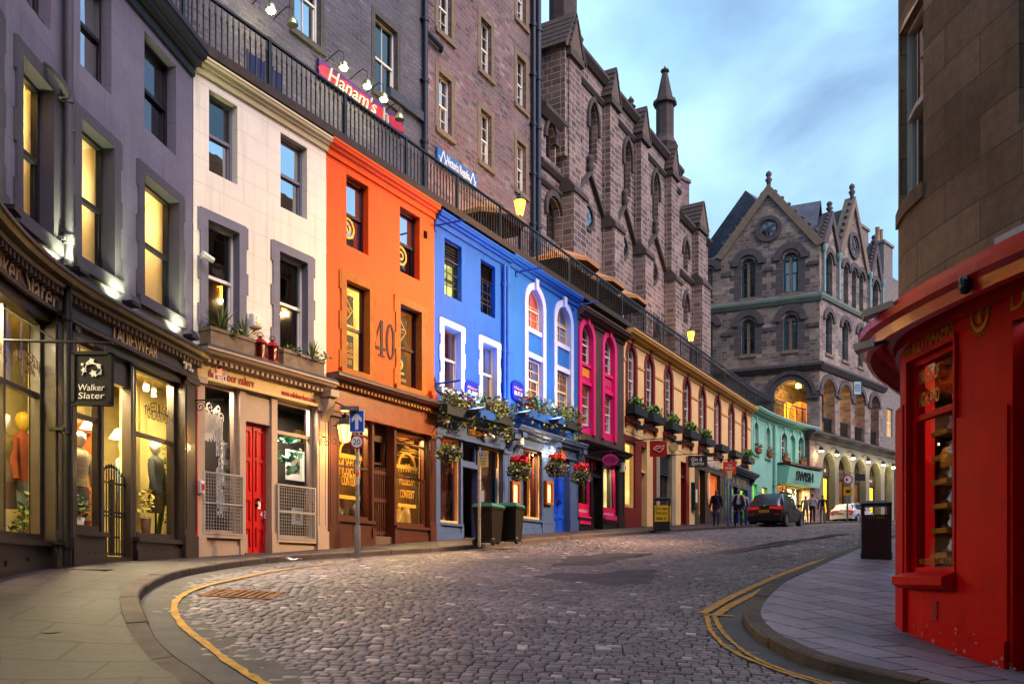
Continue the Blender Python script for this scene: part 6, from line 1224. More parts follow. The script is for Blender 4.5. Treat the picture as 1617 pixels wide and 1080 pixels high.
for d_,m_ in ((d1,paint('dark_door','#171419',.5,.2)),(d2,paint('dark_door','#171419'))): 
    q=MB(c); q.box(d_[0],d_[1],NW-.3,NW-.25,TZ,d_[3]); q.build('door',m_,b)
MB(c).box(CL.hit(612,NW),u1,NW-.02,NW+.12,zp(190,CL.at(CL.hit(660,NW),NW)[1]),zp(190,CL.at(CL.hit(660,NW),NW)[1])+.28).build('lintel_band',M_LEAD,b)
pipe(b,CL.hit(671,NW+.1),TZ+.1,zt,.085,paint('dark_blue_iron','#1d2433',.4,.1),NW+.12)
# purple restaurant sign with its lamps
a0,z1=onp(504,92,NW+.1); a1,_=onp(637,190,NW+.1); _,z0=onp(504,122,NW+.1); zA=z1; zB=z0
x,y=CL.at(a0,NW+.1); t=thing('restaurant_sign','long purple and red restaurant sign with raised script letters under spotlights','sign',(x,y,z0)); MB(c).box(a0,a1,NW+.02,NW+.1,zB,zA).build('board',paint('purple_board','#4a2458',.4,.5,1.2),t)
q=MB(c); rd=random.Random(2)
for k in range(5): uu=a0+(a1-a0)*(.1+.2*k); P=[(uu+(.35+.1*rd.random())*math.cos(6.283*j/16),(zA+zB)/2+.16*math.sin(6.283*j/16)) for j in range(16)]; q.prism(P,NW+.1,NW+.102)
q.build('red_blotches',paint('crimson_blotch','#a01c30',.5,.3,3),t); text('lettering',"Hanam's",c,a0+(a1-a0)*.36,(zA+zB)/2,NW+.102,.42,paint('silver_letters','#b0b09a',.35,.1,metal=.5),t,w=(a1-a0)*.56,depth=.05,shear=.3); text('lettering','h',c,a0+(a1-a0)*.76,(zA+zB)/2,NW+.102,.42,paint('silver_letters','#b0b09a'),t,w=.22,depth=.05)
def gooseneck(px,y,label,lit=True,e=16):
    n=NW+.62; u=CL.hit(px,n); z=CL.z(px,y,n); x,y_=CL.at(u,n); t=thing('gooseneck_lamp',label,'lamp',(x,y_,z)); q=MB(); q.lathe([(.14,-.1),(.13,-.02),(.07,.09),(.03,.12)],(0,0,0),12); q.build('lamp_shade',paint('chrome_shade','#8a8a70',.25,.1,metal=.8),t); w0=CL.at(u,NW); dx,dy=w0[0]-x,w0[1]-y_; q=MB(); q.tube([(0,0,.1),(0,0,.3),(dx*.25,dy*.25,.42),(dx*.6,dy*.6,.36),(dx,dy,.25)],.014,6); q.build('arm',M_SASHD,t)
    if lit: q=MB(); q.lathe([(.0,-.17),(.07,-.15),(.11,-.09),(.1,-.06)],(0,0,0),12); q.build('bulb',glow('sign_bulb','#fff0a8',40),t); lamp((x,y_),z-.25,e,(1,.92,.5),None,.06)
gooseneck(428,11,'lit gooseneck lamp at the top left, beside the high window',True,22); gooseneck(462,34,'unlit chrome gooseneck lamp at the top left',False); gooseneck(543,102,'lit gooseneck lamp over the left end of the purple sign'); gooseneck(580,131,'lit gooseneck lamp over the middle of the purple sign'); gooseneck(606,152,'lit gooseneck lamp over the letter h of the purple sign',True,12); gooseneck(631,184,'unlit gooseneck lamp at the right end of the purple sign',False)
a0,z1=onp(392,68,-1.6); a1,_=onp(446,104,-1.6); x,y=CL.at(a0,-1.6); t=thing('pub_screen','dark blue folded awning screen standing behind the terrace railing','screen',(x,y,TZ)); q=MB(c)
for k in range(4): a=a0+(a1-a0)*k/4; d=a0+(a1-a0)*(k+1)/4; q.box(a,d-.03,-1.64,-1.6,TZ+.1,TZ+1.9)
q.build('panel',paint('navy_canvas','#14204a',.7,.2,3),t); q=MB(c)
for k in range(5): a=a0+(a1-a0)*k/4; q.tube([(a,-1.62,TZ),(a,-1.62,TZ+1.95)],.025,6)
q.build('frame',M_BLACK,t)
# --- pink rubble tenement
x,y=CL.at(15,NW); b=thing('stone_tenement','tall brown and pink rubble tenement with white sash windows','building',(x,y,TZ)); u0=CL.hit(667.5,NW); u1=CL.hit(851,NW); zt=TZ+24
col=[(692.5,712.5),(759,775.5),(816,830)]; P=[O2(692.5,712.5,104,200),O2(759,775.5,29,110),O2(759,775.5,170,255),O2(816,830,93,167),O2(816,830,221,302)]
hh=sum(o[3]-o[2] for o in P)/5; zb=(P[0][2]+P[2][2]+P[4][2])/3; st=((P[1][2]-P[2][2])+(P[3][2]-P[4][2]))/2
ops=[(CL.hit(a,NW),CL.hit(d,NW),zb+st*k,zb+st*k+hh) for a,d in col for k in range(-0,4)]; ops=[o for o in ops if o[3]<zt-.5]
doors=[(CL.hit(720,NW),CL.hit(750,NW),TZ,TZ+2.6),(CL.hit(785,NW),CL.hit(808,NW),TZ,TZ+2.6)]
wall(MB(c),u0,u1,TZ,zt,ops+doors,NW,.3).build('wall',M_RUB2,b); q=MB(c); q.box(u0,u1,NW-8,NW-7.9,TZ-6,zt); q.box(u0+.01,u0+.1,NW-7.9,NW-.5,TZ-6,zt); q.box(u1-.1,u1-.01,NW-7.9,NW-.02,TZ-6,zt); q.box(u0,u1,NW-7.9,NW-.5,zt-.2,zt-.1); q.build('wall_core',M_RUB2,b)
for o in ops: reveal_win(b,o,M_DRS,.2,fm=M_SASH,cols=2,rows=2,back=M_DARK,curt=M_CURT)
for d_ in doors: q=MB(c); q.box(d_[0],d_[1],NW-.3,NW-.22,TZ,d_[3]); q.build('shop_glazing',glow('lit_terrace_shop','#e0a040',.5,tex=(1,.7,1)),b)
mi=paint('dark_blue_iron','#1d2433'); pipe(b,CL.hit(842,NW+.1),TZ,zt,.09,mi,NW+.12); pipe(b,CL.hit(849,NW+.1),TZ,zt,.11,mi,NW+.14); q=MB(c); uu=CL.hit(671,NW+.1); zz=CL.z(671,49,NW+.1); q.tube([(uu,NW+.12,zz),(uu+.9,NW+.12,zz-.06),(uu+1.0,NW+.02,zz-.1)],.08,8); q.build('drainpipe',mi,b)
a0,z1=onp(691,232,NW+.1); a1,_=onp(754,277,NW+.1); _,z0=onp(691,258,NW+.1); x,y=CL.at(a0,NW+.1); t=thing('shop_sign','blue terrace shop sign with a white compass emblem at each end','sign',(x,y,z0)); MB(c).box(a0,a1,NW+.02,NW+.1,z0,z1).build('board',paint('sign_blue','#2a5a96',.4,.06),t); text('lettering','Victoria Regalia',c,(a0+a1)/2,(z0+z1)/2,NW+.102,.32,M_WHITE,t,w=(a1-a0)*.56)
for s in (.13,.87):
    m=a0+(a1-a0)*s; zm=(z0+z1)/2; q=MB(c)
    for sx in (-1,1): q.prism([(m,zm+.26),(m+.04,zm+.26),(m+sx*.2+.04,zm-.2),(m+sx*.2,zm-.2)][::1],NW+.1,NW+.11); q.prism([(m-.02,zm-.26),(m+.02,zm-.26),(m+sx*.22,zm+.02),(m+sx*.22-.04,zm+.03)],NW+.1,NW+.112)
    q.build('emblem',M_WHITE,t)
# --- gothic church
M_CH=stone('church_stone',['#443838','#62504a','#76625a','#55474a','#846e62'],.6,.26,'#978a86',.02,.85,.7,.5,.015,.7); M_CHD=paint('church_dressing','#433a38',.8,.3,4,.5); M_CHL=paint('church_pale','#5b4c42',.85,.25,3,.5)
x,y=CL.at(30,NW); b=thing('gothic_church','dark gothic stone church with stepped buttresses, lancets and pinnacles behind the terrace','church',(x,y,TZ))
NC=NW-.3; NB=NW+.08
def cu(px,n=NC): return CL.hit(px,n)
def cz(px,y,n=NC): return CL.z(px,y,n)
uA=cu(851); zlow_=cz(870,183); zpar=(cz(930,100)+cz(1000,180))/2; zE=cz(1095,362)
lan=[]; L=[OP(CL,926,946,159,248,NC),OP(CL,981,999,215,298,NC),OP(CL,1027,1042,261,341,NC)]; a=sum(o[2] for o in L)/3; d=sum(o[3] for o in L)/3; wd_=.62*sum(o[1]-o[0] for o in L)/3
L=[((o[0]+o[1])/2-wd_/2,(o[0]+o[1])/2+wd_/2,a,d,'p') for o in L]
b1=cu(1073); uE=cu(1118)
pr=[OP(CL,862,876,188,247,NC),OP(CL,878,891,203,262,NC)]; pr=[(o[0],o[1],pr[0][2],pr[0][3],'p') for o in pr]; lw=OP(CL,863,884,306,372,NC); lw=(*lw,'r')
sm=[OP(CL,1079,1086,378,424,NC),OP(CL,1079,1086,463,508,NC)]; sm=[(*o,'p') for o in sm]
wall(MB(c),uA+.02,cu(908),TZ,zlow_,pr+[lw],NC,.4).build('wall',M_CH,b); wall(MB(c),cu(908),b1,TZ,zpar,L,NC,.4).build('wall',M_CH,b); wall(MB(c),b1,uE,TZ,zE,sm,NC,.4).build('wall',M_CH,b)
q=MB(c); q.box(cu(906),b1+.1,NC-9,NC-.45,TZ-6,zpar-.1); q.box(uA+.02,cu(906),NC-9,NC-.45,TZ-6,zlow_-.1); q.box(b1+.1,uE,NC-9,NC-.45,TZ-6,zE-.1); q.build('wall_core',M_CH,b)
q=MB(c); q.add([(uA,NC-.4,zlow_),(cu(906),NC-.4,zlow_),(cu(906),NC-4.5,zpar-.6),(uA,NC-4.5,zpar-.6)],[(0,1,2,3)]); q.build('aisle_roof',M_SLATE,b)
M_LEADGL=glass('leaded_glass','#6a7a90',2.6,.12)
for o in L+pr+[lw]+sm:
    w=window(c,b,o[:4],n=NC-.25,fm=M_CHD,kind=o[4],cols=2 if o[1]-o[0]>.7 else 1,rows=1,sash=False,gm=M_LEADGL,fr=.1,back=M_DARK); u_=o
    pts=lambda k: outline(o[0]-k,o[1]+k,o[3]-(o[3]-o[2])*.5,o[3]+k*1.4,o[4]); q=MB(c); q.strip(pts(.22),pts(.05),NC-.02,NC+.12); q.build('hood_mould',M_CHL if 0 else M_CHD,w)
    if o in L: q=MB(c); [q.box(o[0],o[1],NC-.23,NC-.21,o[2]+(o[3]-o[2])*k/9,o[2]+(o[3]-o[2])*k/9+.02) for k in range(1,8)]; q.build('leading',M_CHD,w)
def band(u0_,u1_,z,h,p,mat=M_CHD,name='string_course'): q=MB(c); q.sweep([(NC-.05,z-h),(NC+p*.4,z-h),(NC+p,z-h*.4),(NC+p,z),(NC-.05,z+p*.8)],u0_,u1_); return q.build(name,mat,b)
band(cu(908),b1,zpar,.35,.3); band(cu(908),b1,zpar-1.15,.22,.16); band(uA,cu(908),zlow_,.4,.35); band(uA,cu(900),cz(880,276),.25,.2); band(uA,cu(905),cz(880,296)-.2,.2,.15); band(b1,uE,zE,.3,.3); zs2_=cz(1095,447); band(b1,uE,zs2_,.25,.2)
zst=cz(905,296)
bt=[(908,.0),(970,0),(1018,0),(1065,0)]
def buttress(px,z1,wd_=1.0,n1=NB,zst_=None,gh=1.5):
    u=CL.hit(px,n1); q=MB(c); q.box(u-wd_/2,u+wd_/2,NC-.2,n1,TZ,z1)
    if zst_: q.box(u-wd_/2-.08,u+wd_/2+.08,NC-.2,n1+.25,TZ,zst_)
    q.build('buttress',M_CH,b); q=MB(c)
    if zst_: q.sweep([(NC,zst_-.05),(n1+.33,zst_-.05),(n1+.33,zst_+.12),(n1,zst_+.55),(NC,zst_+.55)],u-wd_/2-.16,u+wd_/2+.16); q.build('weathering',M_CHD,b); q=MB(c)
    q.sweep([(NC,z1-.3),(n1+.14,z1-.3),(n1+.14,z1),(NC,z1)],u-wd_/2-.12,u+wd_/2+.12)
    q.build('capping',M_CHD,b); q=MB(c); q.prism([(u-wd_/2-.1,z1),(u+wd_/2+.1,z1),(u,z1+gh)],NC-.9,n1+.08); q.build('gablet',M_CHL,b); q=MB(c)
    for k in range(5):
        z=z1+gh*k/5; h=wd_/2+.14-(wd_/2+.1)*k/5
        for s in (-1,1): q.prism([(u+s*h,z-.02),(u+s*(h+.05),z+.03),(u+s*(h-(wd_/2+.1)/5),z+gh/5+.05),(u+s*(h-(wd_/2+.1)/5-.06),z+gh/5)],NC-.95,n1+.13)
    q.build('gablet_roof',M_CHD,b); return u
zB=(cz(970,165,NB)+cz(1018,214,NB)+cz(1065,265,NB))/3-.1
zst=(cz(970,352,NB)+cz(1018,398,NB))/2
us_=[buttress(p,zB,0.95 if i else 1.1,NB,zst-.3) for i,(p,_) in enumerate(bt)]; buttress(874,zB-.1,1.2,NC+.45,None) if 0 else None
ue=buttress(1109,zE+.15,1.15,NB,cz(1109,453,NB),1.5)
u=CL.hit(885,NC-.3); q=MB(c); q.box(u-.8,u+.8,NC-1.2,NC+.3,TZ+8,zB); q.build('buttress',M_CH,b); q=MB(c); q.prism([(u-.95,zB),(u+.95,zB),(u,zB+1.7)],NC-1.2,NC+.4); q.build('gablet',M_CHL,b)
q=MB(c)
for k in range(6):
    z=zB+1.7*k/6; h=1.0-.95*k/6
    for s in (-1,1): q.prism([(u+s*h,z-.02),(u+s*(h+.06),z+.03),(u+s*(h-.15),z+.36),(u+s*(h-.22),z+.3)],NC-1.25,NC+.46)
q.build('gablet_roof',M_CHD,b)
def pinnacle(px,n,yb,yt,r,cone=True):
    u=CL.hit(px,n); x,y=CL.at(u,n); z0=zp(yb,y); z1=zp(yt,y); q=MB(); rl=rootloc(b); P=[(r*1.35,z0-2),(r*1.35,z0),(r*1.5,z0+.25),(r*1.1,z0+.6),(r,z0+.8),(r,z0+(z1-z0)*.52)]
    if cone: P+=[(r*1.35,z0+(z1-z0)*.54),(r*1.3,z0+(z1-z0)*.58),(r*.95,z0+(z1-z0)*.6),(r*.3,z0+(z1-z0)*.92),(r*.5,z0+(z1-z0)*.935),(r*.45,z0+(z1-z0)*.955),(r*.15,z0+(z1-z0)*.97),(.03,z1)]
    else: P+=[(r,z0+9),(r*1.3,z0+9.2),(.05,z0+13)]
    q.lathe(P,(x-rl[0],y-rl[1],-rl[2]),8,False); return q.build('pinnacle',M_CHD if cone else M_CHD,b)
pinnacle(889,NC-1.0,72,-70,.62,False); pinnacle(1050,NC-1.2,238,105,.52)
u=CL.hit(996,NC-2); x,y=CL.at(u,NC-2); z0=zp(188,y); rl=rootloc(b); q=MB(); q.lathe([(.5,z0-4),(.5,z0-.2),(.65,z0),(.65,z0+.15),(.2,z0+.3),(.12,z0+.5),(.3,z0+.65),(.12,z0+.8),(.2,z0+1),(.02,z0+1.25)],(x-rl[0],y-rl[1],-rl[2]),8,False); q.build('pinnacle',M_CHD,b)
q=MB(c); q.sweep([(NC-.5,zpar-.1),(NC-5,zpar+1.2),(NC-9,zpar-.1)],cu(908)+.2,b1); q.build('nave_roof',M_SLATE,b)
# gabled mouldings over the round windows
for i,(px,y) in enumerate(((936,268),(989,314),(1036,358))):
    ua,ub=us_[i]+.55,us_[i+1]-.55; um=(ua+ub)/2; z1=zst+1.5; z0=zst+.1; q=MB(c); w_=.2
    for p,r_ in (((ua,z0),(um,z1)),((ub,z0),(um,z1))): q.prism([(p[0],p[1]-.04),(p[0],p[1]+.14),(r_[0],r_[1]+.2),(r_[0],r_[1]-.02)],NC-.05,NC+.2)
    q.build('gable_moulding',M_CHD,b); x,y=CL.at(um,NC+.12); q=MB(); q.lathe([(.1,z1),(.12,z1+.15),(.22,z1+.35),(.12,z1+.5),(.2,z1+.62),(.16,z1+.8),(.03,z1+.9)],(x-rl[0],y-rl[1],-rl[2]),8); q.build('finial',M_CHD,b)
    zc_=zst-.35; P=[(um+.62*math.cos(6.283*k/20),zc_+.62*math.sin(6.283*k/20)) for k in range(21)]; I=[(um+.46*math.cos(6.283*k/20),zc_+.46*math.sin(6.283*k/20)) for k in range(21)]; q=MB(c); q.strip(P,I,NC-.02,NC+.07); w=q.build('window',M_CHD,b); q=MB(c); q.prism(I[:-1],NC+.0,NC+.012); q.build('pane',glass('leaded_dark','#10141c',2.6,.1),w); q=MB(c); [q.prism([(um+.46*math.cos(a-.05),zc_+.46*math.sin(a-.05)),(um+.46*math.cos(a+.05),zc_+.46*math.sin(a+.05)),(um,zc_)],NC+.013,NC+.02) for a in np.arange(0,6.2,1.047)]; q.build('leading',M_CHD,w)
    for s in (-.42,.42):   # small crocketed gablets over the doors below
        ud=um+s; z0=TZ+2.2; q=MB(c)
        for sg in (-1,1): q.prism([(ud+sg*.34,z0),(ud+sg*.42,z0+.1),(ud+.05*sg,z0+1.75),(ud,z0+1.55)],NC-.02,NC+.22)
        q.prism([(ud-.09,z0+1.5),(ud+.09,z0+1.5),(ud,z0+2.05)],NC-.02,NC+.2); q.box(ud-.4,ud+.4,NC-.02,NC+.05,z0-.9,z0); q.build('door_gablet',M_CHD,b)
pipe(b,cu(900),TZ,zlow_-.3,.07,mi,NC+.1)
# --- chimneyed house behind the church
x,y=CL.at(44,-12); t=thing('chimney_house','slate roofed house with four chimney pots between church and gabled hall','building',(x,y,TZ)); 
n=-9; u0=CL.hit(1071,n); u1=CL.hit(1117,n); ze=CL.z(1100,362,n); zr=CL.z(1100,312,n); q=MB(c); q.box(u0-3,u1,n-8,n,TZ-6,ze); q.build('wall',M_RUB,t); q=MB(c); q.add([(u0-3,n+.3,ze),(u1,n+.3,ze),(u1,n-2.2,zr),(u0-3,n-2.2,zr),(u0-3,n-8,ze),(u1,n-8,ze)],[(0,1,2,3),(3,2,5,4)]); q.build('roof',M_SLATE,t); q=MB(c); z2=CL.z(1100,305,n-2); q.box(u0+.3,u1-.2,n-3.2,n-1.4,ze,z2); q.box(u0+.2,u1-.1,n-3.3,n-1.3,z2,z2+.25); ch=q.build('chimney',M_RUB2,t)
for k in range(4): x,y=CL.at(u0+.7+(u1-u0-1.6)*k/3,n-2.3); rl=rootloc(t); q=MB(); q.lathe([(.2,z2+.25),(.17,z2+1.1),(.21,z2+1.15),(.2,z2+1.2)],(x-rl[0],y-rl[1],-rl[2]),10); q.build('chimney_pot',paint('buff_pot','#8a7058',.8,.2),ch)
q=MB(c); q.add([(u1-.15,n+.35,ze+.05),(u1+.25,n+.35,ze+.05),(u1+.25,n-2.2,zr+.1),(u1-.15,n-2.2,zr+.1)],[(0,1,2,3)]); q.build('skew',paint('pale_skew','#7d8088',.8,.1),t)

# ------------------------------------------------ gabled hall over the arcade (the corner building)
M_HALL=stone('hall_rubble',['#4c464a','#6a5d5c','#7a6a60','#8c7a6a','#5a5254','#9a8676'],.5,.215,'#7d7470',.018,.85,.8,.5,.10,.75,2,3.5); M_HD=paint('hall_dressing','#4a4446',.85,.25,3,.4); M_HL=paint('hall_pale_dressing','#6e6052',.85,.2,3,.4); M_ARC=paint('arcade_plaster','#68645a',.75,.12,2,.2)
x,y=CA.at(1.15,0); b=thing('gabled_hall','big gabled stone hall at the bend with arcades of shops below and open arches above','building',(x,y,CL.gz(46)))
c=CA; uC=1.15
def hA(px,y,n=0): return CA.z(px,y,n)
zL=(hA(1300,684)+hA(1400,712))/2; zS=(hA(1300,577)+hA(1395,615))/2; zG=(hA(1300,466)+hA(1380,510))/2
uEnd=CA.hit(1394); uFar=uEnd+9
# lower arcade
low=[(1299.5,1319,713),(1324.5,1343.5,720),(1349,1367.5,725),(1373,1391,731),(1397,1408.5,733),(1412,1421,738)]
z1=sum(hA((a+d)/2,y) for a,d,y in low[:4])/4; ops=[(CA.hit(a),CA.hit(d),c.gz(CA.hit(a))-.4,z1,'r') for a,d,_ in low]
wall(MB(c),uC-.0,uFar,c.gz(uC)-.6,zL-.2,ops,0,.55).build('wall',M_ARC,b); MB(c).box(-.3,uC,-.4,.02,c.gz(0)-.6,zL-.25).build('stone_pier',M_RUB2,b); MB(c).box(-.3,uFar,-8,-1.2,c.gz(uC)-.6,zL-.25).build('wall_core',M_RUB,b)
q=MB(c); q.sweep([(-.1,zL-.5),(.12,zL-.5),(.2,zL-.25),(.45,zL-.15),(.45,zL),(-.1,zL+.05)],-.4,uFar); q.build('ledge',M_HD,b)
M_SHB=paint('bronze_shopfront','#3a2c22',.5,.2,3)
for i,o in enumerate(ops):
    zs_=o[3]-(o[1]-o[0])/2-.05; zt2=zs_-.55; zg=c.gz(o[0]); lit=i in (0,3,4)
    w=window(c,b,(o[0],o[1],zs_,o[3]),n=-.5,fm=M_SHB,kind='r',cols=4,sash=False,back=M_DARK,fr=.12,name='arched_fanlight'); q=MB(c); q.box(o[0],o[1],-.54,-.4,zt2,zs_); q.build('fascia',M_SHB,b)
    window(c,b,(o[0],o[1],zg+.5,zt2),n=-.5,fm=M_SHB,sash=False,back=glow('lit_arcade_shop','#ffd234',1.5,tex=(.7,.5,1)) if lit else M_DIM,gm=M_SHOPGL,vb=[o[0]+(o[1]-o[0])*.55],fr=.12,name='shop_window',depth=2); q=MB(c); q.box(o[0],o[1],-.54,-.42,zg-.3,zg+.5); q.build('stall_riser',M_SHB,b)
    if i in (0,3): text('lettering','THE' if i==0 else 'Fine',c,(o[0]+o[1])/2,zt2+.38,-.398,.22,M_WHITE,b,w=.8)
for i,px in enumerate((1297,1322,1347.5,1371.5,1395,1411)):
    n=.42; u=CA.hit(px,n); z=zL-1.15; x,y=CA.at(u,n); t=thing('arcade_spotlight','small lit spotlight above the arcade, the %s from the green house'%('first','second','third','fourth','fifth','sixth')[i],'lamp',(x,y,z),'spotlights above the arcade'); w0=CA.at(u,0); dx,dy=w0[0]-x,w0[1]-y; q=MB(); q.lathe([(.1,-.1),(.16,.05),(.06,.2)],(0,0,0),10); q.build('lamp_head',M_BLACK,t); q=MB(); q.lathe([(.12,-.16),(.13,-.1)],(0,0,0),10); q.build('lamp_lens',glow('arcade_lens','#fff0b0',30),t); q=MB(); q.tube([(0,0,.15),(dx*.5,dy*.5,.4),(dx,dy,.3)],.025,6); q.build('arm',M_BLACK,t); lamp((x,y),z-.3,32,(1,.86,.42),None,.08)
# loggia storey
la=[(1295.5,1320,596),(1324,1345,605),(1347,1367,614),(1372,1389.5,622)]; z1=sum(hA((a+d)/2,y+3) for a,d,y in la)/4
lop=[(CA.hit(a+2.5),CA.hit(d-1.5),zL+.05,z1,'r') for a,d,_ in la]
wall(MB(c),uC,uEnd,zL,zS,lop,0,.8).build('wall',M_HALL,b); 
for o in lop:
    q=MB(c); P=lambda k: arch(o[0]-k,o[1]+k,o[3]+k,'r'); q.strip(P(.32),P(.0),-.02,.09); q.build('arch_ring',M_HD,b); sp=o[3]-(o[1]-o[0])/2; q=MB(c); q.box(o[0]-.5,o[0]+.02,-.82,.12,sp-.2,sp+.08); q.build('impost',M_HD,b)
    q=MB(c); k=14; [q.box(o[0]+(o[1]-o[0])*(j+.5)/k-.02,o[0]+(o[1]-o[0])*(j+.5)/k+.02,-.25,-.21,zL,zL+1.15) for j in range(k)]; q.box(o[0],o[1],-.27,-.19,zL+1.1,zL+1.18); q.build('balustrade',M_BLACK,b)
MB(c).box(uC,uEnd,-4.2,-4.0,zL,zS-.1).build('loggia_back_wall',M_HALL,b)
for o in lop[:4]:
    m=(o[0]+o[1])/2; q=MB(c); q.prism(outline(m-.6,m+.6,zL+.4,zL+2.4,'r'),-4.0,-3.98); q.build('loggia_window',glow('lit_loggia','#ffb030',1.4) if o is not lop[0] else M_DIM,b)
q=MB(c); q.sweep([(-.1,zS-.3),(.1,zS-.3),(.35,zS),(.35,zS+.14),(-.1,zS+.3)],uC-.1,uEnd+.2); q.build('string_course',M_HD,b); q=MB(c); q.sweep([(-.1,zG-.2),(.12,zG-.2),(.2,zG),(.2,zG+.12),(-.1,zG+.2)],uC-.1,uEnd+.1); q.build('string_course',paint('green_lead_string','#5f6a62',.7,.15),b)
mid=[(1302.5,1316,499,556),(1328.5,1341.5,507,567),(1353.5,1364.5,516,577),(1377,1386,523,588)]; mo=[]
for a,d,yt,yb in mid: o=OP(CA,a,d,yt,yb); mo.append(o)
za=sum(o[2] for o in mo)/4; zb_=sum(o[3] for o in mo)/4; mo=[(o[0]+.15,o[1]-.2,za,zb_,'r') for o in mo]
upp=[(1303,1316,398,468),(1331,1341,415,478),(1344,1353.5,421,486),(1355.5,1364.5,428,492),(1377,1388,445,500)]; uo=[OP(CA,*q_) for q_ in upp]; za=sum(o[2] for o in uo)/5; zb_=sum(o[3] for o in uo)/5; uo=[(o[0]+.12,o[1]-.15,za,zb_,'r') for o in uo]
zE=(hA(1300,392)+hA(1325,402)+hA(1369,428))/3
wall(MB(c),uC,uEnd,zS,zE,mo+uo,0,.4).build('wall',M_HALL,b)
M_SASHT=paint('teal_frame','#24404a',.5,.1)
for o in mo+uo:
    w=window(c,b,o[:4],n=-.3,fm=M_SASHT,kind='r',cols=1,sash=True,back=M_DARK,gm=M_LEADGL,fr=.09); q=MB(c); P=lambda k: arch(o[0]-k,o[1]+k,o[3]+k,'r'); q.strip(P(.42),P(.1),-.02,.12); q.build('hood_mould',M_HD,w); q=MB(c); q.box(o[0]-.1,o[1]+.1,-.05,.08,o[2]-.18,o[2]); q.build('sill',M_HL,w)
def gable(c,u0,u1,ze,za,mat,n=0,circ=None,crock=True,th=.5,fin=1.0):
    um=(u0+u1)/2; MB(c).prism([(u0,ze),(u1,ze),(um,za)],n-th,n).build('gable',mat,b); q=MB(c); e=.34
    for s,p in ((-1,u0),(1,u1)): q.prism([(p+s*.3,ze-.05),(p-s*.2,ze-.25),(um,za-.35),(um,za+.35)],n-th-.1,n+.16)
    q.build('gable_coping',M_HL if circ else M_HD,b)
    if crock:
        q=MB(c)
        for s,p in ((-1,u0),(1,u1)):
            for k in range(1,8): f_=k/8; x_=p+s*.2+(um-p-s*.2)*f_; z=ze+.25+(za-ze)*f_; q.lathe([(.02,z-.1),(.13,z+.03),(.14,z+.12),(.02,z+.24)],(x_,n-.1,0),6)
        q.lathe([(.12,za+.2),(.14,za+.5*fin),(.24,za+.7*fin),(.11,za+.85*fin),(.2,za+1.0*fin),(.18,za+1.15*fin),(.02,za+1.3*fin)],(um,n-.1,0),8); q.build('crockets',M_HD,b)
    if circ:
        zc_,r=circ; P=lambda k,s=24: [(um+k*math.cos(6.283*j/s),zc_+k*math.sin(6.283*j/s)) for j in range(s+1)]; q=MB(c); q.strip(P(r),P(r*.72),n-.02,n+.14); q.strip(P(r*.72),P(r*.6),n-.02,n+.05); w=q.build('rose_window',M_HD,b); q=MB(c); q.prism(P(r*.62)[:-1],n+.0,n+.015); q.build('pane',glass('leaded_dark','#10141c'),w)
        q=MB(c)
        for a in np.arange(0,6.2,1.2566): q.strip([(um+r*.33*math.cos(a)+r*.3*math.cos(6.283*j/12),zc_+r*.33*math.sin(a)+r*.3*math.sin(6.283*j/12)) for j in range(13)],[(um+r*.33*math.cos(a)+r*.23*math.cos(6.283*j/12),zc_+r*.33*math.sin(a)+r*.23*math.sin(6.283*j/12)) for j in range(13)],n+.015,n+.05)
        q.build('tracery',M_HD,w)
    return um
ug=[CA.hit(v) for v in (1299,1325,1369,1374,1391)]
g1=gable(CA,ug[0],ug[1],zE,hA(1309,340),M_HALL,0,None,fin=.8); g2=gable(CA,ug[1],ug[2],zE,hA(1346,318),M_HALL,0,(hA(1347,388),.9)); g3=gable(CA,ug[3],ug[4],zE-.2,hA(1381,392),M_HALL,0,None,fin=.8)
for px in (1298.5,1322,1371,1391): u=CA.hit(px); q=MB(c); q.tube([(u,.15,zG+.2),(u,.15,zE-.1)],.09,8); q.lathe([(.1,zE-.5),(.2,zE-.2),(.2,zE)],(u,.15,0),8); q.build('downpipe',paint('pale_green_lead','#6f8f8c',.6,.1),b)
# left face
c=CB
def hB(px,y,n=0): return CB.z(px,y,n)
gu0,gu1=CB.hit(1136),CB.hit(1296); zEb=(hB(1138,408)+hB(1295,380))/2; zAp=hB(1214,300)
zGb=(hB(1118,489)+hB(1293,467))/2; zSb=(hB(1148,589)+hB(1293,575))/2
wo=[]
for a,d,yt,yb in ((1170.5,1192.5,411,472),(1236.5,1260,399,464),(1170.5,1192,506,561),(1237,1259,497,554),(1117,1125,425,473),(1117,1125,513,567)): o=OP(CB,a,d,yt,yb); wo.append((*o,'r'))
for i,j in ((0,1),(2,3)):
    z0=(wo[i][2]+wo[j][2])/2; z1=(wo[i][3]+wo[j][3])/2; wo[i]=(*wo[i][:2],z0,z1,'r'); wo[j]=(*wo[j][:2],z0,z1,'r')
bg_=OP(CB,1222,1274,603,720); bg_=(bg_[0],bg_[1],zL,bg_[3],'r')
wall(MB(c),-21,-.01,zL-6,zSb,[bg_],0,.8).build('wall',M_HALL,b); wall(MB(c),-21,-.01,zSb,zEb,wo,0,.4).build('wall',M_HALL,b)
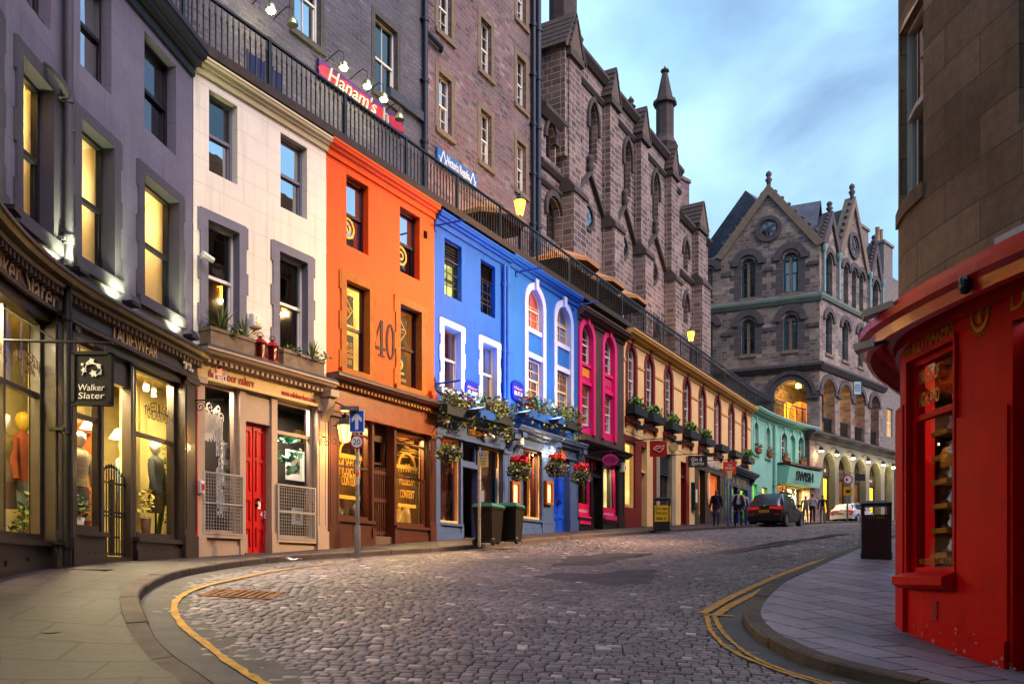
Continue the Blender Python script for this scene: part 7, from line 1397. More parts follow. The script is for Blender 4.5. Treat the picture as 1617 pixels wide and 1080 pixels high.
for o in wo:
    w=window(c,b,o[:4],n=-.28,fm=M_SASHT,kind='r',cols=2,sash=True,back=M_DARK,gm=M_LEADGL,fr=.12,bar=.2); q=MB(c); P=lambda k: arch(o[0]-k,o[1]+k,o[3]+k,'r'); q.strip(P(.62),P(.2),-.02,.16); q.build('hood_mould',M_HD,w); q=MB(c); q.box(o[0]-.1,o[1]+.1,-.05,.1,o[2]-.22,o[2]); q.build('sill',M_HL,w)
    m=(o[0]+o[1])/2; sp=o[3]-(o[1]-o[0])/2; q=MB(c); r_=(o[1]-o[0])/4
    for s in (-1,1): q.strip(arch(m+s*r_-r_*.95,m+s*r_+r_*.95,sp+r_*1.1,'r',10),arch(m+s*r_-r_*.7,m+s*r_+r_*.7,sp+r_*.85,'r',10),-.3,-.18)
    q.box(m-.09,m+.09,-.3,-.16,o[2],sp+.2); q.build('tracery',M_HL,w)
    if o in wo[:4]:
        for s in (-1,1):
            zq=o[2]; k=0; qq=MB(c); e=o[0] if s<0 else o[1]
            while zq<sp: l_=.75 if k%2 else .45; qq.box(min(e,e+s*l_),max(e,e+s*l_),-.02,.012,zq,zq+.38); zq+=.42; k+=1
            qq.build('quoins',M_HD,w)
q=MB(c); P=lambda k: arch(bg_[0]-k,bg_[1]+k,bg_[3]+k,'r',18); q.strip(P(.6),P(.35),-.02,.2); q.strip(P(.33),P(.0),-.02,.1); q.build('arch_ring',M_HD,b); sp=bg_[3]-(bg_[1]-bg_[0])/2; q=MB(c); q.box(bg_[1]-.05,-.02,-.85,.16,sp-.25,sp+.1); q.box(bg_[0]-.8,bg_[0]+.05,-.85,.16,sp-.25,sp+.1); q.build('impost',M_HD,b)
for z,h,p,m_ in ((zSb,.34,.36,M_HD),(zGb,.3,.24,paint('green_lead_string','#5f6a62'))): q=MB(c); q.sweep([(-.1,z-h),(.1,z-h),(p,z-.05),(p,z+.12),(-.1,z+.3)],-21,.15); q.build('string_course',m_,b)
for z in (wo[0][3]-.9,wo[2][3]-.85):
    us=[-21]+[v for o in sorted([wo[4],wo[0],wo[1]],key=lambda o:o[0]) for v in (o[0]-.62,o[1]+.62)]+[0]
    for a,d in zip(us[::2],us[1::2]): 
        if d>a: MB(c).box(a,d,-.02,.09,z-.12,z+.12).build('band_course',M_HD,b)
gable(CB,gu0,gu1-.05,zEb,zAp,M_HALL,0,(hB(1214,362),.85),fin=1.0)
q=MB(CB); um=(gu0+gu1)/2; q.prism([(gu0+.3,zEb),(gu1-.3,zEb),(um,zAp-.4)],-14,-.5); q.build('roof',M_SLATE,b)
uh=CB.hit(1113); zr=hB(1172,338,-5); q=MB(CB); q.add([(uh,-.4,zEb-.1),(gu0+6,-.4,zEb-.1),(gu0+6,-5,zr),(uh+4.2,-5,zr),(uh,-10,zEb-.1),(gu0+6,-10,zEb-.1)],[(0,1,2,3),(0,3,4),(3,2,5,4)]); q.build('roof',M_SLATE,b)
q=MB(CA); q.sweep([(-.6,zE-.1),(-5.5,zE+5.2),(-11,zE-.1)],uC+.4,uEnd); q.build('roof',M_SLATE,b); q=MB(CA); um=(ug[1]+ug[2])/2; q.prism([(ug[1]+.2,zE),(ug[2]-.2,zE),(um,hA(1346,325))],-5,-.5); um=(ug[0]+ug[1])/2; q.prism([(ug[0]+.1,zE),(ug[1]-.1,zE),(um,hA(1309,348))],-3.4,-.5); q.build('roof',M_SLATE,b)
q=MB(CA); q.box(uC+.8,uEnd-.05,-12,-4.3,zL,zE-.1); q.box(uC+.8,uEnd-.05,-4.3,-.45,zS-.3,zS-.15); q.box(uEnd-.25,uEnd-.02,-4.3,-.9,zL,zS-.2); q.box(uEnd-.25,uEnd-.02,-4.3,-.45,zS-.1,zE-.1); q.build('wall_core',M_HALL,b)
MB(CB).box(-21,-4,-4.4,-4.2,zL-2,zSb-.3).build('loggia_back_wall',M_HALL,b); MB(CB).box(-21,-.9,-4.2,-.82,zSb-.32,zSb-.2).build('loggia_vault',M_HALL,b)
for px,m_ in ((1240,glow('lit_loggia','#ffb030',1.4)),(1262,M_DIM)): uu=CB.hit(px,-4); MB(CB).prism(outline(uu-.7,uu+.7,zL+.3,zL+2.9,'r'),-4.2,-4.17).build('loggia_window',m_,b)
for x_,n_,e in ((-1.7,-2.6,260),(-4.5,-2,100)): lamp(CB.at(x_,n_),zL+3.3,e,(1,.55,.12),None,.15)
x,y=CB.at(-1.6,-2.6); t=thing('vault_lamp','amber lamp glowing under the big arch of the gabled hall','lamp',(x,y,zL+3.7)); q=MB(); q.lathe([(.16,-.15),(.2,.05),(.1,.2)],(0,0,0),10); q.build('lamp_shade',glow('vault_glow','#ffb040',10),t); q=MB(); q.tube([(0,0,.2),(0,0,zSb-.3-zL-3.7)],.03,5); q.build('stem',M_BLACK,t)
x,y=CA.at(CA.hit(1355,.9),.9); 
c=CA
def sgn(px0,px1,yt,yb,n,label,mat,lines,frame=None): return handsign(px0,px1,yt,yb,n,label,mat,frame,lines)
sgn(1348,1360,602,623,1.4,'pale blue hanging sign high between the loggia arches',paint('pale_blue_board','#8fb0b8',.5,.05),[('QUAKER',0,.2,.16,.6,M_BLACK,0),('MEETING',0,0,.16,.75,M_BLACK,0),('HOUSE',0,-.2,.16,.6,M_BLACK,0)],M_LEAD)
sgn(1350,1366,748,759,1.5,'black hanging sign projecting over the third arcade shop',M_BLACK,[])
# tenements closing the street beyond the hall
x,y=CA.at(30,-1); t=thing('pale_tenement','pale stone tenement with sash windows closing the street beyond the hall','building',(x,y,c.gz(20))); u0,u1=uEnd+.05,uEnd+14; zz=hA(1405,440,-.3); ops=[]
for k in range(4):
    for j in range(4): uu=u0+1.6+3.1*k; z=zL+1.2+3.6*j; ops.append((uu,uu+1.1,z,z+2.1))
ops=[o for o in ops if o[3]<zz-.4]; wall(MB(c),u0,u1,zL,zz,ops,-.35,.2).build('wall',paint('pale_ashlar','#6d6560',.8,.2,2,.3,(1,.4)),t); MB(c).box(u0,u1,-9,-8.8,zL,zz).build('wall_core',M_RUB,t); q=MB(c); q.box(u0,u0+.1,-8.8,-.7,zL,zz); q.box(u0,u1,-8.8,-.7,zz-.2,zz-.1); q.build('gable_wall',M_RUB,t)
for i,o in enumerate(ops): window(c,t,o,n=-.5,fm=M_SASH,cols=2,rows=2,back=M_DARK if i%5 else M_LIT)
q=MB(c); q.sweep([(-.6,zz),(-3.5,zz+3),(-8.8,zz)],u0,u1); q.build('roof',M_SLATE,t)
for k,uu in enumerate((u0+1.2,u0+6)):
    q=MB(c); q.box(uu-.2,uu+1.6,-3.6,-2.2,zz,zz+4.2); q.box(uu-.3,uu+1.7,-3.7,-2.1,zz+4.2,zz+4.4); ch=q.build('chimney',paint('pale_ashlar','#6d6560'),t)
    for j in range(2): x,y=CA.at(uu+.3+.7*j,-2.9); rl=rootloc(t); q=MB(); q.lathe([(.2,zz+4.4),(.16,zz+5.6),(.2,zz+5.7)],(x-rl[0],y-rl[1],-rl[2]),10); q.build('chimney_pot',paint('buff_pot','#8a7058'),ch)
# --- things on the terrace
c=CL
def street_lamp(px,y,n,label,e,st):
    u=CL.hit(px,n); x,yy=CL.at(u,n); z=zp(y,yy); t=thing('street_lamp',label,'street lamp',(x,yy,TZ)); h=z-TZ; q=MB(); q.lathe([(.1,0),(.1,.5),(.06,.6),(.045,h-.35),(.07,h-.3),(.05,h-.24)],(0,0,0),10); q.build('post',M_BLACK,t); q=MB(); q.lathe([(.1,h-.24),(.19,h+.2)],(0,0,0),8,False); q.build('lantern_glass',glow('sodium_glow','#ff9a2a',5),t); q=MB(); q.lathe([(.23,h+.2),(.18,h+.25),(.08,h+.36),(.03,h+.38),(.04,h+.45),(0,h+.5)],(0,0,0),8,False); q.build('lantern_cap',M_BLACK,t); lamp((x,yy),z,e,SOD,None,.16); lamp((x,yy),z-.5,e*.25,SOD,None,.1)
    return t
street_lamp(821,328,-1.2,'brightly lit street lamp on the terrace above the joint of the two blue houses',1300,40); street_lamp(1091,531,-1.3,'lit street lamp on the terrace in front of the end of the church',900,30)
def parasol(px,y,n,label,w_=1.4):
    u=CL.hit(px,n); x,yy=CL.at(u,n); z=zp(y,yy); h=z-TZ; t=thing('parasol',label,'parasol',(x,yy,TZ),'parasols on the terrace'); q=MB(); q.tube([(0,0,0),(0,0,h)],.03,8); q.build('pole',M_WOOD,t); q=MB(); d=w_; ring=[]
    for k in range(8): a=6.283*(k+.5)/8-.51; ring.append((d*math.cos(a)*1.05,d*math.sin(a)*1.05))
    vs=[(0,0,h)]+[(x_,y_,h-.72) for x_,y_ in ring]+[(x_*1.0,y_*1.0,h-.86) for x_,y_ in ring]; fs=[(0,1+k,1+(k+1)%8) for k in range(8)]+[(1+k,9+k,9+(k+1)%8,1+(k+1)%8) for k in range(8)]; q.add(vs,fs); q.build('canopy',paint('tan_canvas','#9a6e44',.85,.12,3),t); q=MB(); [q.tube([(0,0,h-.03),(x_*.98,y_*.98,h-.74)],.012,4) for x_,y_ in ring]; q.build('ribs',M_WOOD,t); q=MB(); q.lathe([(.28,0),(.28,.08),(.05,.12)],(0,0,0),12); q.build('base',M_BLACK,t)
parasol(768,316,-1.9,'tan parasol half hidden by the street lamp glare above the left blue house',1.2); parasol(884,392,-1.9,'tan parasol above the white arches of the blue house'); parasol(927,425,-1.9,'tan parasol above the brown house with pink arches'); parasol(966,452,-1.9,'tan parasol above the left end of the cream house')
# ================================================================ RED CORNER SHOP AND STONE BOW ABOVE IT
c=CR
M_REDP=paint('scarlet_shopfront','#cc0205',.5,.2,1.5,.18,streak=.35); M_REDP.node_tree.nodes['Principled BSDF'].inputs['Specular IOR Level'].default_value=.12; M_REDC=paint('scarlet_cornice','#c40206',.3,.12,1.5,.1,coat=.35); M_REDD=paint('scarlet_chipped','#8c0507',.4,.25,2,.25,coat=.2)
M_BOW=stone('bow_ashlar',['#7e6856','#927a64','#9c856c','#725e4c','#a68c70'],1.05,.38,'#5a4c40',.006,.85,.55,.5,.004)
x,y=CR.at(-1,0); b=thing('red_corner_shop','scarlet kilt shop with a big moulded cornice under a curved ashlar corner, right foreground','building',(x,y,c.gz(-1)))
uN=6.8; uF=-5.5
zT=(c.z(1500,440,.34)+c.z(1600,398,.34))/2; zCb=(c.z(1480,500,.1)+c.z(1600,452,.1))/2-.05
o=OP(c,1436,1509.5,588,905); zw0=c.z(1470,907); zw1=c.z(1509,537); win=(o[0],o[1],zw0,zw1)
dr=(c.hit(1599),c.hit(1599)+1.15,c.gz(c.hit(1599))-.3,c.z(1599,506)); win2=(dr[1]+.45,dr[1]+2.4,zw0,zw1)
wall(MB(c),uF,uN,-.6,zCb,[win,dr,win2],0,.12).build('wall',M_REDP,b)
MB(c).box(uF,uN,-5,-4.9,-.5,16).build('wall_core',M_BOW,b) if 0 else None
# back of the corner block: straight inner walls
q=MB(c); q.box(uF,uF+.2,-5.0,-.3,-.5,16); q.box(uN-.2,uN,-4,-.3,-.5,16); q.build('wall_core',M_BOW,b)
p=[(-.06,zCb-.02),(.05,zCb),(.07,zCb+.1),(.13,zCb+.13),(.14,zCb+.2),(.24,zCb+.26),(.3,zCb+.36),(.31,zT-.24),(.36,zT-.22),(.38,zT-.12),(.44,zT-.08),(.44,zT),(-.06,zT+.05)]
q=MB(c); q.sweep(p,uF,uN); q.build('cornice',M_REDC,b)
q=MB(c); zz=win[3]; q.strip(outline(win[0]-.06,win[1]+.03,win[2]-.0,win[3]+.06),outline(win[0],win[1],win[2],win[3]),-.02,.035); q.build('window_architrave',M_REDP,b)
ztr=c.z(1509,642,-.09)
w=window(c,b,win,n=-.09,fm=M_REDP,sash=False,back=None,gm=glass('shop_glass_mirror',k=.6,base=.03),fr=.06,hb=[ztr],name='shop_window')
q=MB(c); k=8
q.sweep([(-.2,win[2]-.14),(.1,win[2]-.14),(.17,win[2]-.1),(.17,win[2]-.02),(.02,win[2]+.03),(-.2,win[2]+.03)],win[0]-.03,win[1]+.03); q.build('sill',M_REDP,b)
u=(win[0]+win[1])/2+.1; q=MB(c); zz=c.z(1487,963); [q.box(u-.05,u+.05,-.02,.012,zz-.1+.028*j,zz-.085+.028*j) for j in range(7)]; q.build('vent_grille',M_REDD,b)
pl=[(c.hit(1420),win[0]-.07,.02),(win[1]+.04,c.hit(1594),.025),(dr[1]+.02,win2[0]-.05,.06),(win2[1]+.05,win2[1]+.7,.06)]
for a,d,n_ in pl: q=MB(c); q.box(a,d,-.05,n_,-.6,zCb-.95); q.box(a,d,-.05,n_+.03,-.6,c.gz((a+d)/2)+.22); q.build('pilaster',M_REDP,b)
# dark interior with shelves seen through the window
room(c,b,win[0],win[1]+.4,win[2],win[3],-.2,1.3,M_DARK)
for j in range(6): zz=win[2]+.18+(ztr-win[2])*.86*j/5.6; q=MB(c); q.box(win[0]+.08,win[0]+.42,-.5,-.2,zz,zz+.05); q.build('display_shelf',paint('amber_shelf','#c8862a',.5,.2,6),b)
for j in range(6):
    zz=win[2]+.23+(ztr-win[2])*.86*j/5.6; t=thing('metal_trinket','small polished metal goods on a shelf of the red shop window','ornament',(*c.at(win[0]+.25,-.35),zz),'goods on the shelves of the red shop window'); q=MB(); q.lathe([(.05,0),(.06,.05),(.03,.1),(.04,.14),(.01,.16)],(0,0,0),8); q.tube([(-.1,0,.02),(.1,.02,.05)],.015,6); q.build('goods',paint('polished_metal','#9aa0b0',.25,.1,metal=.8),t)
M_GOLDL=paint('gold_leaf','#a8781c',.35,.25,30,.1,metal=.3)
text('lettering','THE KILTMAKERS',c,(c.hit(1428)+c.hit(1508))/2,c.z(1474,530),.004,.19,M_GOLDL,b,w=c.hit(1507)-c.hit(1428),depth=.006)
text('lettering','D',c,c.hit(1608),c.z(1608,470),.004,.2,M_GOLDL,b,w=.16,depth=.006)
u=c.hit(1548,.0); zz=c.z(1548,493); q=MB(c); P=lambda r,k=28:[(u+r*.8*math.cos(6.283*j/k),zz+r*1.12*math.sin(6.283*j/k)) for j in range(k+1)]; q.strip(P(.165),P(.125),0,.01)
for j in range(20): a=6.283*j/20; q.prism([(u+.15*math.cos(a-.1),zz+.205*math.sin(a-.1)),(u+.158*math.cos(a),zz+.222*math.sin(a)),(u+.15*math.cos(a+.1),zz+.205*math.sin(a+.1))],0,.009)
q.prism([(u-.03,zz-.09),(u+.03,zz-.1),(u+.02,zz-.03),(u+.06,zz+.01),(u+.03,zz+.03),(u+.045,zz+.08),(u,zz+.1),(u-.03,zz+.06),(u-.07,zz+.05),(u-.045,zz+.02),(u-.03,zz-.02)],0,.01); q.build('emblem',M_GOLDL,b)
text('window_lettering','MAKERS OF',c,win[0]+.3,ztr+.42,-.072,.15,M_GOLDL,w,w=.42,depth=.003); text('window_lettering','HIGHLAND',c,win[0]+.3,ztr+.18,-.072,.15,M_GOLDL,w,w=.42,depth=.003); text('window_lettering','MAIL ORDERS · KILTS AND SPORRANS',c,(win[0]+win[1])/2,win[2]+.14,-.072,.06,M_GOLDL,w,w=(win[1]-win[0])*.8,depth=.003)
# shop door
q=MB(c); zg=c.gz(dr[0]); q.box(dr[0]+.0,dr[1],-.62,-.55,zg-.2,dr[3]); q.strip(outline(dr[0]+.12,dr[1]-.12,zg+.9,dr[3]-.2),outline(dr[0]+.17,dr[1]-.17,zg+.95,dr[3]-.25),-.56,-.53); q.build('door',M_REDD,b); q=MB(c); q.box(dr[0],dr[0]+.02,-.6,-.24,zg-.3,dr[3]); q.box(dr[1]-.02,dr[1],-.6,-.24,zg-.3,dr[3]); q.box(dr[0],dr[1],-.6,-.24,dr[3]-.02,dr[3]); q.build('door_reveal',M_REDD,b)
for o in (win2,): window(c,b,o,n=-.2,fm=M_REDP,sash=False,back=M_DARK,gm=M_SHOPGL,name='shop_window')
# chipped paint at the foot
rd=random.Random(5); q=MB(c)
for k in range(46):
    u=rd.choice([rd.uniform(win[0],dr[0]),rd.gauss(win[1]+.05,.06),rd.gauss(dr[0]-.06,.04)]); z=c.gz(u)+abs(rd.gauss(0,.11))-.02; s=rd.uniform(.006,.03); n_=.101 if any(a<u<d and True for a,d,_ in pl) else .003
    for a,d,nn in pl:
        if a<=u<=d: n_=nn+.0312
    P=[(u+s*rd.uniform(.5,1.4)*math.cos(6.283*j/7),z+s*rd.uniform(.4,1.1)*math.sin(6.283*j/7)) for j in range(7)]; q.prism(P,n_-.002,n_)
q.build('chipped_plaster',paint('bare_plaster','#9a8a80',.9,.3,20),b)
# ashlar bow
zW0=c.z(1456,292); zW1=c.z(1456,-8); wo=(c.hit(1420,.02),c.hit(1458,.02),zW0,zW1); st=zW1-zW0; w2=(c.hit(1612),c.hit(1612)+1.0,c.z(1612,196),c.z(1612,196)+st+.0); 
ops=[wo,w2]+[(o[0],o[1],o[2]+3.6,o[3]+3.6) for o in (wo,)]+[(w2[0],w2[1],wo[2]+3.6,wo[3]+3.6)]
wall(MB(c),uF,uN,zT-.1,16,ops,.02,.16).build('wall',M_BOW,b)
for i,o in enumerate(ops): window(c,b,o,n=-.10,fm=M_SASH,back=M_DARK,sash=True)
q=MB(c); q.sweep([(-.2,15.6),(.1,15.7),(.3,16.1),(-.2,16.2)],uF,uN); q.build('eaves_cornice',M_BOW,b)
for z in (wo[2],): q=MB(c); q.box(wo[0]-.1,wo[1]+.02,-.02,.05,z-.16,z); q.build('sill',M_BOW,b)
# the row of houses up the right hand side
bb=thing('stone_row','long stone row of houses up the right hand side, hidden behind the red shop','building',(*c.at(-20),c.gz(-20))); oo=[(-9.2-3.3*i,-8-3.3*i,zT+.8+3.5*j,zT+2.8+3.5*j) for i in range(12) for j in range(3)]; so=[(-10.2-4.4*i,-7.6-4.4*i,zw0+.5+.26*i,zw1+.2+.2*i) for i in range(9)]
wall(MB(c),-50,uF-.01,-.5,17,oo+so,-.02,.25).build('wall',M_BOW,bb); MB(c).box(-50,uF-.05,-6,-5.8,-.5,17).build('wall_core',M_BOW,bb); MB(c).box(-50,uF-.05,-5.8,-.3,16.7,16.9).build('roof',M_SLATE,bb)
for i,o_ in enumerate(oo): window(c,bb,o_,n=-.24,back=M_LIT if i%7==3 else M_DARK)
for i,o_ in enumerate(so): window(c,bb,o_,n=-.24,sash=False,back=M_LIT if i%3 else M_DIM,name='shop_window')
# fixtures on the red shop
def rthing(name,label,cat,px,y,n): u=c.hit(px,n); x,yy=c.at(u,n); return thing(name,label,cat,(x,yy,zp(y,yy))),u
def sweeplamp(px0,y0,px1,y1,label):
    Y=9.2; P0=Vector(((px0-CX)/FPX*Y,Y,zp(y0,Y))); P1=Vector(((px1-CX)/FPX*(Y-.15),Y-.15,zp(y1,Y-.15))); t=thing('sign_floodlight',label,'lamp',tuple(P1)); d=P0-P1; s=d.normalized(); r=s.cross(Vector((0,0,1))).normalized(); up=r.cross(s); q=MB(); A=d*.38; 
    for sg,hh in ((1,.02),(-1,-.05)):
        pass
    a=[A-r*.06,A+r*.06,d+r*.1,d-r*.1]; q.add([tuple(v+up*.035) for v in a]+[tuple(v-up*(.03 if i<2 else .035)) for i,v in enumerate(a)],[(0,1,2,3),(7,6,5,4),(0,4,5,1),(1,5,6,2),(2,6,7,3),(3,7,4,0)]); q.build('lamp_head',paint('weathered_lamp','#b0a898',.5,.2,8),t)
    q=MB(); q.add([tuple(A*1.1-r*.045-up*.034),tuple(A*1.1+r*.045-up*.034),tuple(d*.96+r*.08-up*.038),tuple(d*.96-r*.08-up*.038)],[(0,1,2,3)]); q.build('lamp_lens',M_WHITE,t); q=MB(); q.tube([(0,0,0),tuple(A)],.022,6); q.build('arm',M_SASHD,t)
sweeplamp(1362,500,1440,470,'long weathered sign floodlight on the top of the red cornice'); sweeplamp(1350,552,1400,538,'lower weathered sign floodlight below the red cornice'); 
t,u=rthing('security_camera','black dome security camera hanging from the red cornice','camera',1524,445,.42); q=MB(); q.lathe([(.05,.0),(.055,.03),(.06,.06),(.05,.1),(.0,.11)][::-1],(0,0,-.06),12); q.lathe([(0,-.11),(.035,-.1),(.05,-.06)],(0,0,0),12); q.build('dome',paint('smoked_dome','#1a1c24',.15,.1),t); q=MB(); q.tube([(0,0,0),(.12,.03,.03)],.025,6); q.build('bracket',M_SASHD,t)
u=c.hit(1592,-.08); z=c.z(1592,333,-.08); x,y=c.at(u,-.08); t=thing('junction_box','small white junction box on the ashlar corner','box',(x,y,z)); q=MB(c); q.box(u-.045,u+.045,-.1,-.03,z-.05,z+.05); q.build('housing',M_WHITE,t); q=MB(c); q.tube([(u,-.09,z-.05),(u-.01,-.09,z-.35)],.006,5); q.build('cable',M_SASHD,t)
u=c.hit(1603,.1); z=c.z(1603,379,.1); x,y=c.at(u,.1); t=thing('strip_light','white ribbed strip light resting on the red cornice','lamp',(x,y,z)); q=MB(c); q.box(u-.12,u+.35,.02,.2,z-.03,z+.05); q.build('housing',M_WHITE,t); q=MB(c); [q.box(u-.11+.03*j,u-.095+.03*j,.2,.205,z-.025,z+.045) for j in range(15)]; q.build('diffuser',M_CUT,t)
for px,y,lb in ((1513,117,'upper rusty iron hook on the ashlar corner'),(1514,182,'lower small iron eye on the ashlar corner')):
    u=c.hit(px,-.08); z=c.z(px,y,-.08); x,yy=c.at(u,-.08); t=thing('wall_hook',lb,'hook',(x,yy,z)); q=MB(c); q.tube([(u,-.1,z),(u,-.02,z),(u,-.0,z-.03),(u,-.03,z-.06)],.012,6); q.lathe([(.03,-.1),(.025,-.085)],(u,0,z),8,axis='n'); q.build('hook',paint('rusty_iron','#6a4a38',.8,.3,20),t)
u=c.hit(1436,.0); q=MB(c); P=[(c.hit(px,.0),.02,c.z(px,y_,.0)) for px,y_ in ((1428,470),(1430,456),(1445,452),(1460,430),(1470,442))]; x,yy,_=(*c.at(P[0][0],0),0); t=thing('loose_cable','thin loose cable draped along the top of the red cornice','cable',(x,yy,zT)); q.tube([(a_,-.07,max(z_,zT+.04)) for a_,n_,z_ in P],.008,5); q.build('cable',M_SASHD,t)
# tenements behind the viewpoint, which the shop windows mirror
for nm,P0,th,L,cc,dz,lb in (('tenement',CA.at(38,-4),134,20,M_HALL,5.5,'rubble tenement closing the far end of the street, hidden by the red shop'),('tenement',(-7.5,-5),105,12,M_BOW,0,'plain ashlar tenement standing behind the viewpoint'),('tenement',(5.2,-9.5),20,12,M_GREY,0,'grey rendered tenement behind the viewpoint on the red shop side')):
    cv=Curve(P0,0,[(L,th+ (0 if th>90 else 180-0),th+(0 if th>90 else 180))]); cv=Curve(P0,0,[(L,th,th)]) if th>90 else Curve((P0[0]+L*math.sin(R(th)),P0[1]+L*math.cos(R(th))),0,[(L,th+180,th+180)])
    bb=thing(nm,lb,'building',(*cv.at(0),g(*cv.at(0)))); oo=[(1+2.6*i,2.1+2.6*i,dz+1.5+3.4*j,dz+3.5+3.4*j) for i in range(int(L/2.7)) for j in range(4)]; wall(MB(cv),0,L,dz-1.5,dz+15,oo,0,.25).build('wall',cc,bb); MB(cv).box(0,L,-6,-.5,dz+14.8,dz+15).build('roof',M_SLATE,bb); MB(cv).box(0,L,-6,-5.9,dz-1.5,dz+14.8).build('wall_core',cc,bb)
    for i,o_ in enumerate(oo): window(cv,bb,o_,n=-.2,back=M_LIT if i%5==2 else M_DARK)
# street lamps on the right hand houses: their reflections burn in the white house's windows
for px_,py_,pz_,lb in ((11.4,20.3,11.9,'sodium lamp on the right hand houses, the nearer one behind the red shop'),(11.2,22.6,11.8,'sodium lamp on the right hand houses, the farther one behind the red shop')):
    t=thing('street_lamp',lb,'street lamp',(px_,py_,pz_)); q=MB(); q.lathe([(.1,-.2),(.2,.12)],(0,0,0),8,False); q.build('lantern_glass',glow('sodium_glow_far','#ff9a28',22),t); q=MB(); q.lathe([(.24,.12),(.1,.3),(0,.35)],(0,0,0),8,False); q.tube([(0,0,.2),(1.2,-.6,.4),(1.6,-.8,.2)],.03,6); q.build('bracket',M_BLACK,t); lamp((px_,py_),pz_-.35,6500,(1,.62,.28),None,.03,'SPOT',(-13.4,2.2,-7),66,.8)

# ================================================================ STREET FURNITURE
def pole(q,h,r,base=0):
    if base: q.lathe([(r*1.6,-.05),(r*1.6,base),(r*1.3,base+.04)],(0,0,0),12)
    q.lathe([(r,base),(r,h),(r*.4,h+.02)],(0,0,0),12)
M_GALV=paint('galvanised_steel','#6f6c68',.45,.25,8,.2,metal=.4)
p=at(564.5,877,.1); t=thing('road_sign_post','grey post on the kerb with a blue arrow sign above a round 20 sign','road sign',tuple(p)); sc=FPX/p.y; H=(877-646)/sc
q=MB(); pole(q,H,.038,(877-833)/sc); q.build('post',M_GALV,t); q=MB(); zc_=(877-666)/sc; w_=24/sc; h_=35/sc; q.box(-w_/2,w_/2,-.075,-.055,zc_-h_/2,zc_+h_/2); pl_=q.build('arrow_sign',paint('sign_white','#d8dce0',.35,.04),t); q=MB(); q.box(-w_/2+.02,w_/2-.02,-.08,-.0755,zc_-h_/2+.02,zc_+h_/2-.02); q.build('blue_field',paint('traffic_blue','#0a48b8',.35,.05),pl_); q=MB(); q.prism([(-.03,zc_-.16),(.03,zc_-.16),(.03,zc_+.03),(.095,zc_-.02),(.095,zc_+.055),(0,zc_+.16),(-.095,zc_+.055),(-.095,zc_-.02),(-.03,zc_+.03)],-.086,-.081); q.build('arrow',paint('sign_white','#d8dce0'),pl_)
zr=(877-698.5)/sc; r_=11/sc; q=MB(); q.lathe([(r_,-.075),(r_,-.055)],(0,0,zr),24,axis='n'); s_=q.build('speed_sign',paint('traffic_red','#b01418',.35,.05),t); q=MB(); q.lathe([(r_*.78,-.08),(r_*.78,-.0755)],(0,0,zr),24,axis='n'); q.build('white_disc',paint('sign_white','#d8dce0'),s_); o=text('number','20',None,0,0,0,r_*.85,M_BLACK,s_,w=r_*1.05,depth=.003)
for v in o.data.vertices: v.co=(v.co.x,-.081-v.co.y,v.co.z+zr)
q=MB(); q.box(-.3,.05,-.16,-.02,H-.05,H+.03); q.tube([(0,0,H-.1),(0,-.08,H-.02)],.02,6); q.build('sign_light',M_GALV,t)
q=MB(); [q.lathe([(.0385,z_),(.0385,z_+h2)],(0,0,0),12) for z_,h2 in ((1.35,.14),(1.62,.1),(1.9,.07))]; q.build('sticker',paint('sticker_pale','#a8a09a',.6,.3,30),t); q=MB(); q.lathe([(.0388,1.51),(.0388,1.58)],(0,0,0),12); q.build('sticker',paint('sticker_orange','#c04a20',.6,.2),t)
p=at(757,863,.1); t=thing('parking_sign_post','slim pale post with a yellow parking plate beside the wheelie bins','road sign',tuple(p)); sc=FPX/p.y; H=(863-712)/sc; q=MB(); pole(q,H,.035); q.build('post',paint('pale_steel','#8a857c',.5,.3,10,.2),t); q=MB(); q.box(-.02,.2,-.06,-.045,H-.36,H); s_=q.build('parking_plate',paint('parking_cream','#c8b070',.4,.08),t); q=MB(); q.box(.0,.075,-.064,-.0605,H-.12,H-.02); q.build('blue_field',paint('traffic_blue','#0a48b8'),s_)
for s,x_,z_,h2,w2 in (('P',.038,H-.07,.07,.04),('At any',.14,H-.05,.035,.09),('time',.14,H-.1,.035,.07),('Permit',.09,H-.17,.04,.13),('holders',.09,H-.23,.04,.14),('only',.09,H-.3,.04,.09)):
    o=text('lettering',s,None,0,0,0,h2,M_WHITE if s=='P' else M_BLACK,s_,w=w2,depth=.003)
    for v in o.data.vertices: v.co=(v.co.x+x_,-.065-v.co.y,v.co.z+z_)
q=MB(); q.lathe([(.036,1.1),(.036,1.32)],(0,0,0),10); q.lathe([(.036,1.5),(.036,1.6)],(0,0,0),10); q.build('sticker',paint('sticker_pale','#a8a09a'),t); q=MB(); q.box(.02,.11,-.05,-.04,1.0,1.25); q.build('small_plate',M_CUT,t)
p=at(1150,831,.1); t=thing('parking_sign_post','slim post with small yellow plate under the orange red sign','road sign',tuple(p)); sc=FPX/p.y; H=(831-744)/sc; q=MB(); pole(q,H,.05); q.build('post',M_GALV,t); q=MB(); q.box(-.05,.13,-.08,-.055,H-.3,H); q.build('parking_plate',paint('parking_cream','#c8b070'),t)
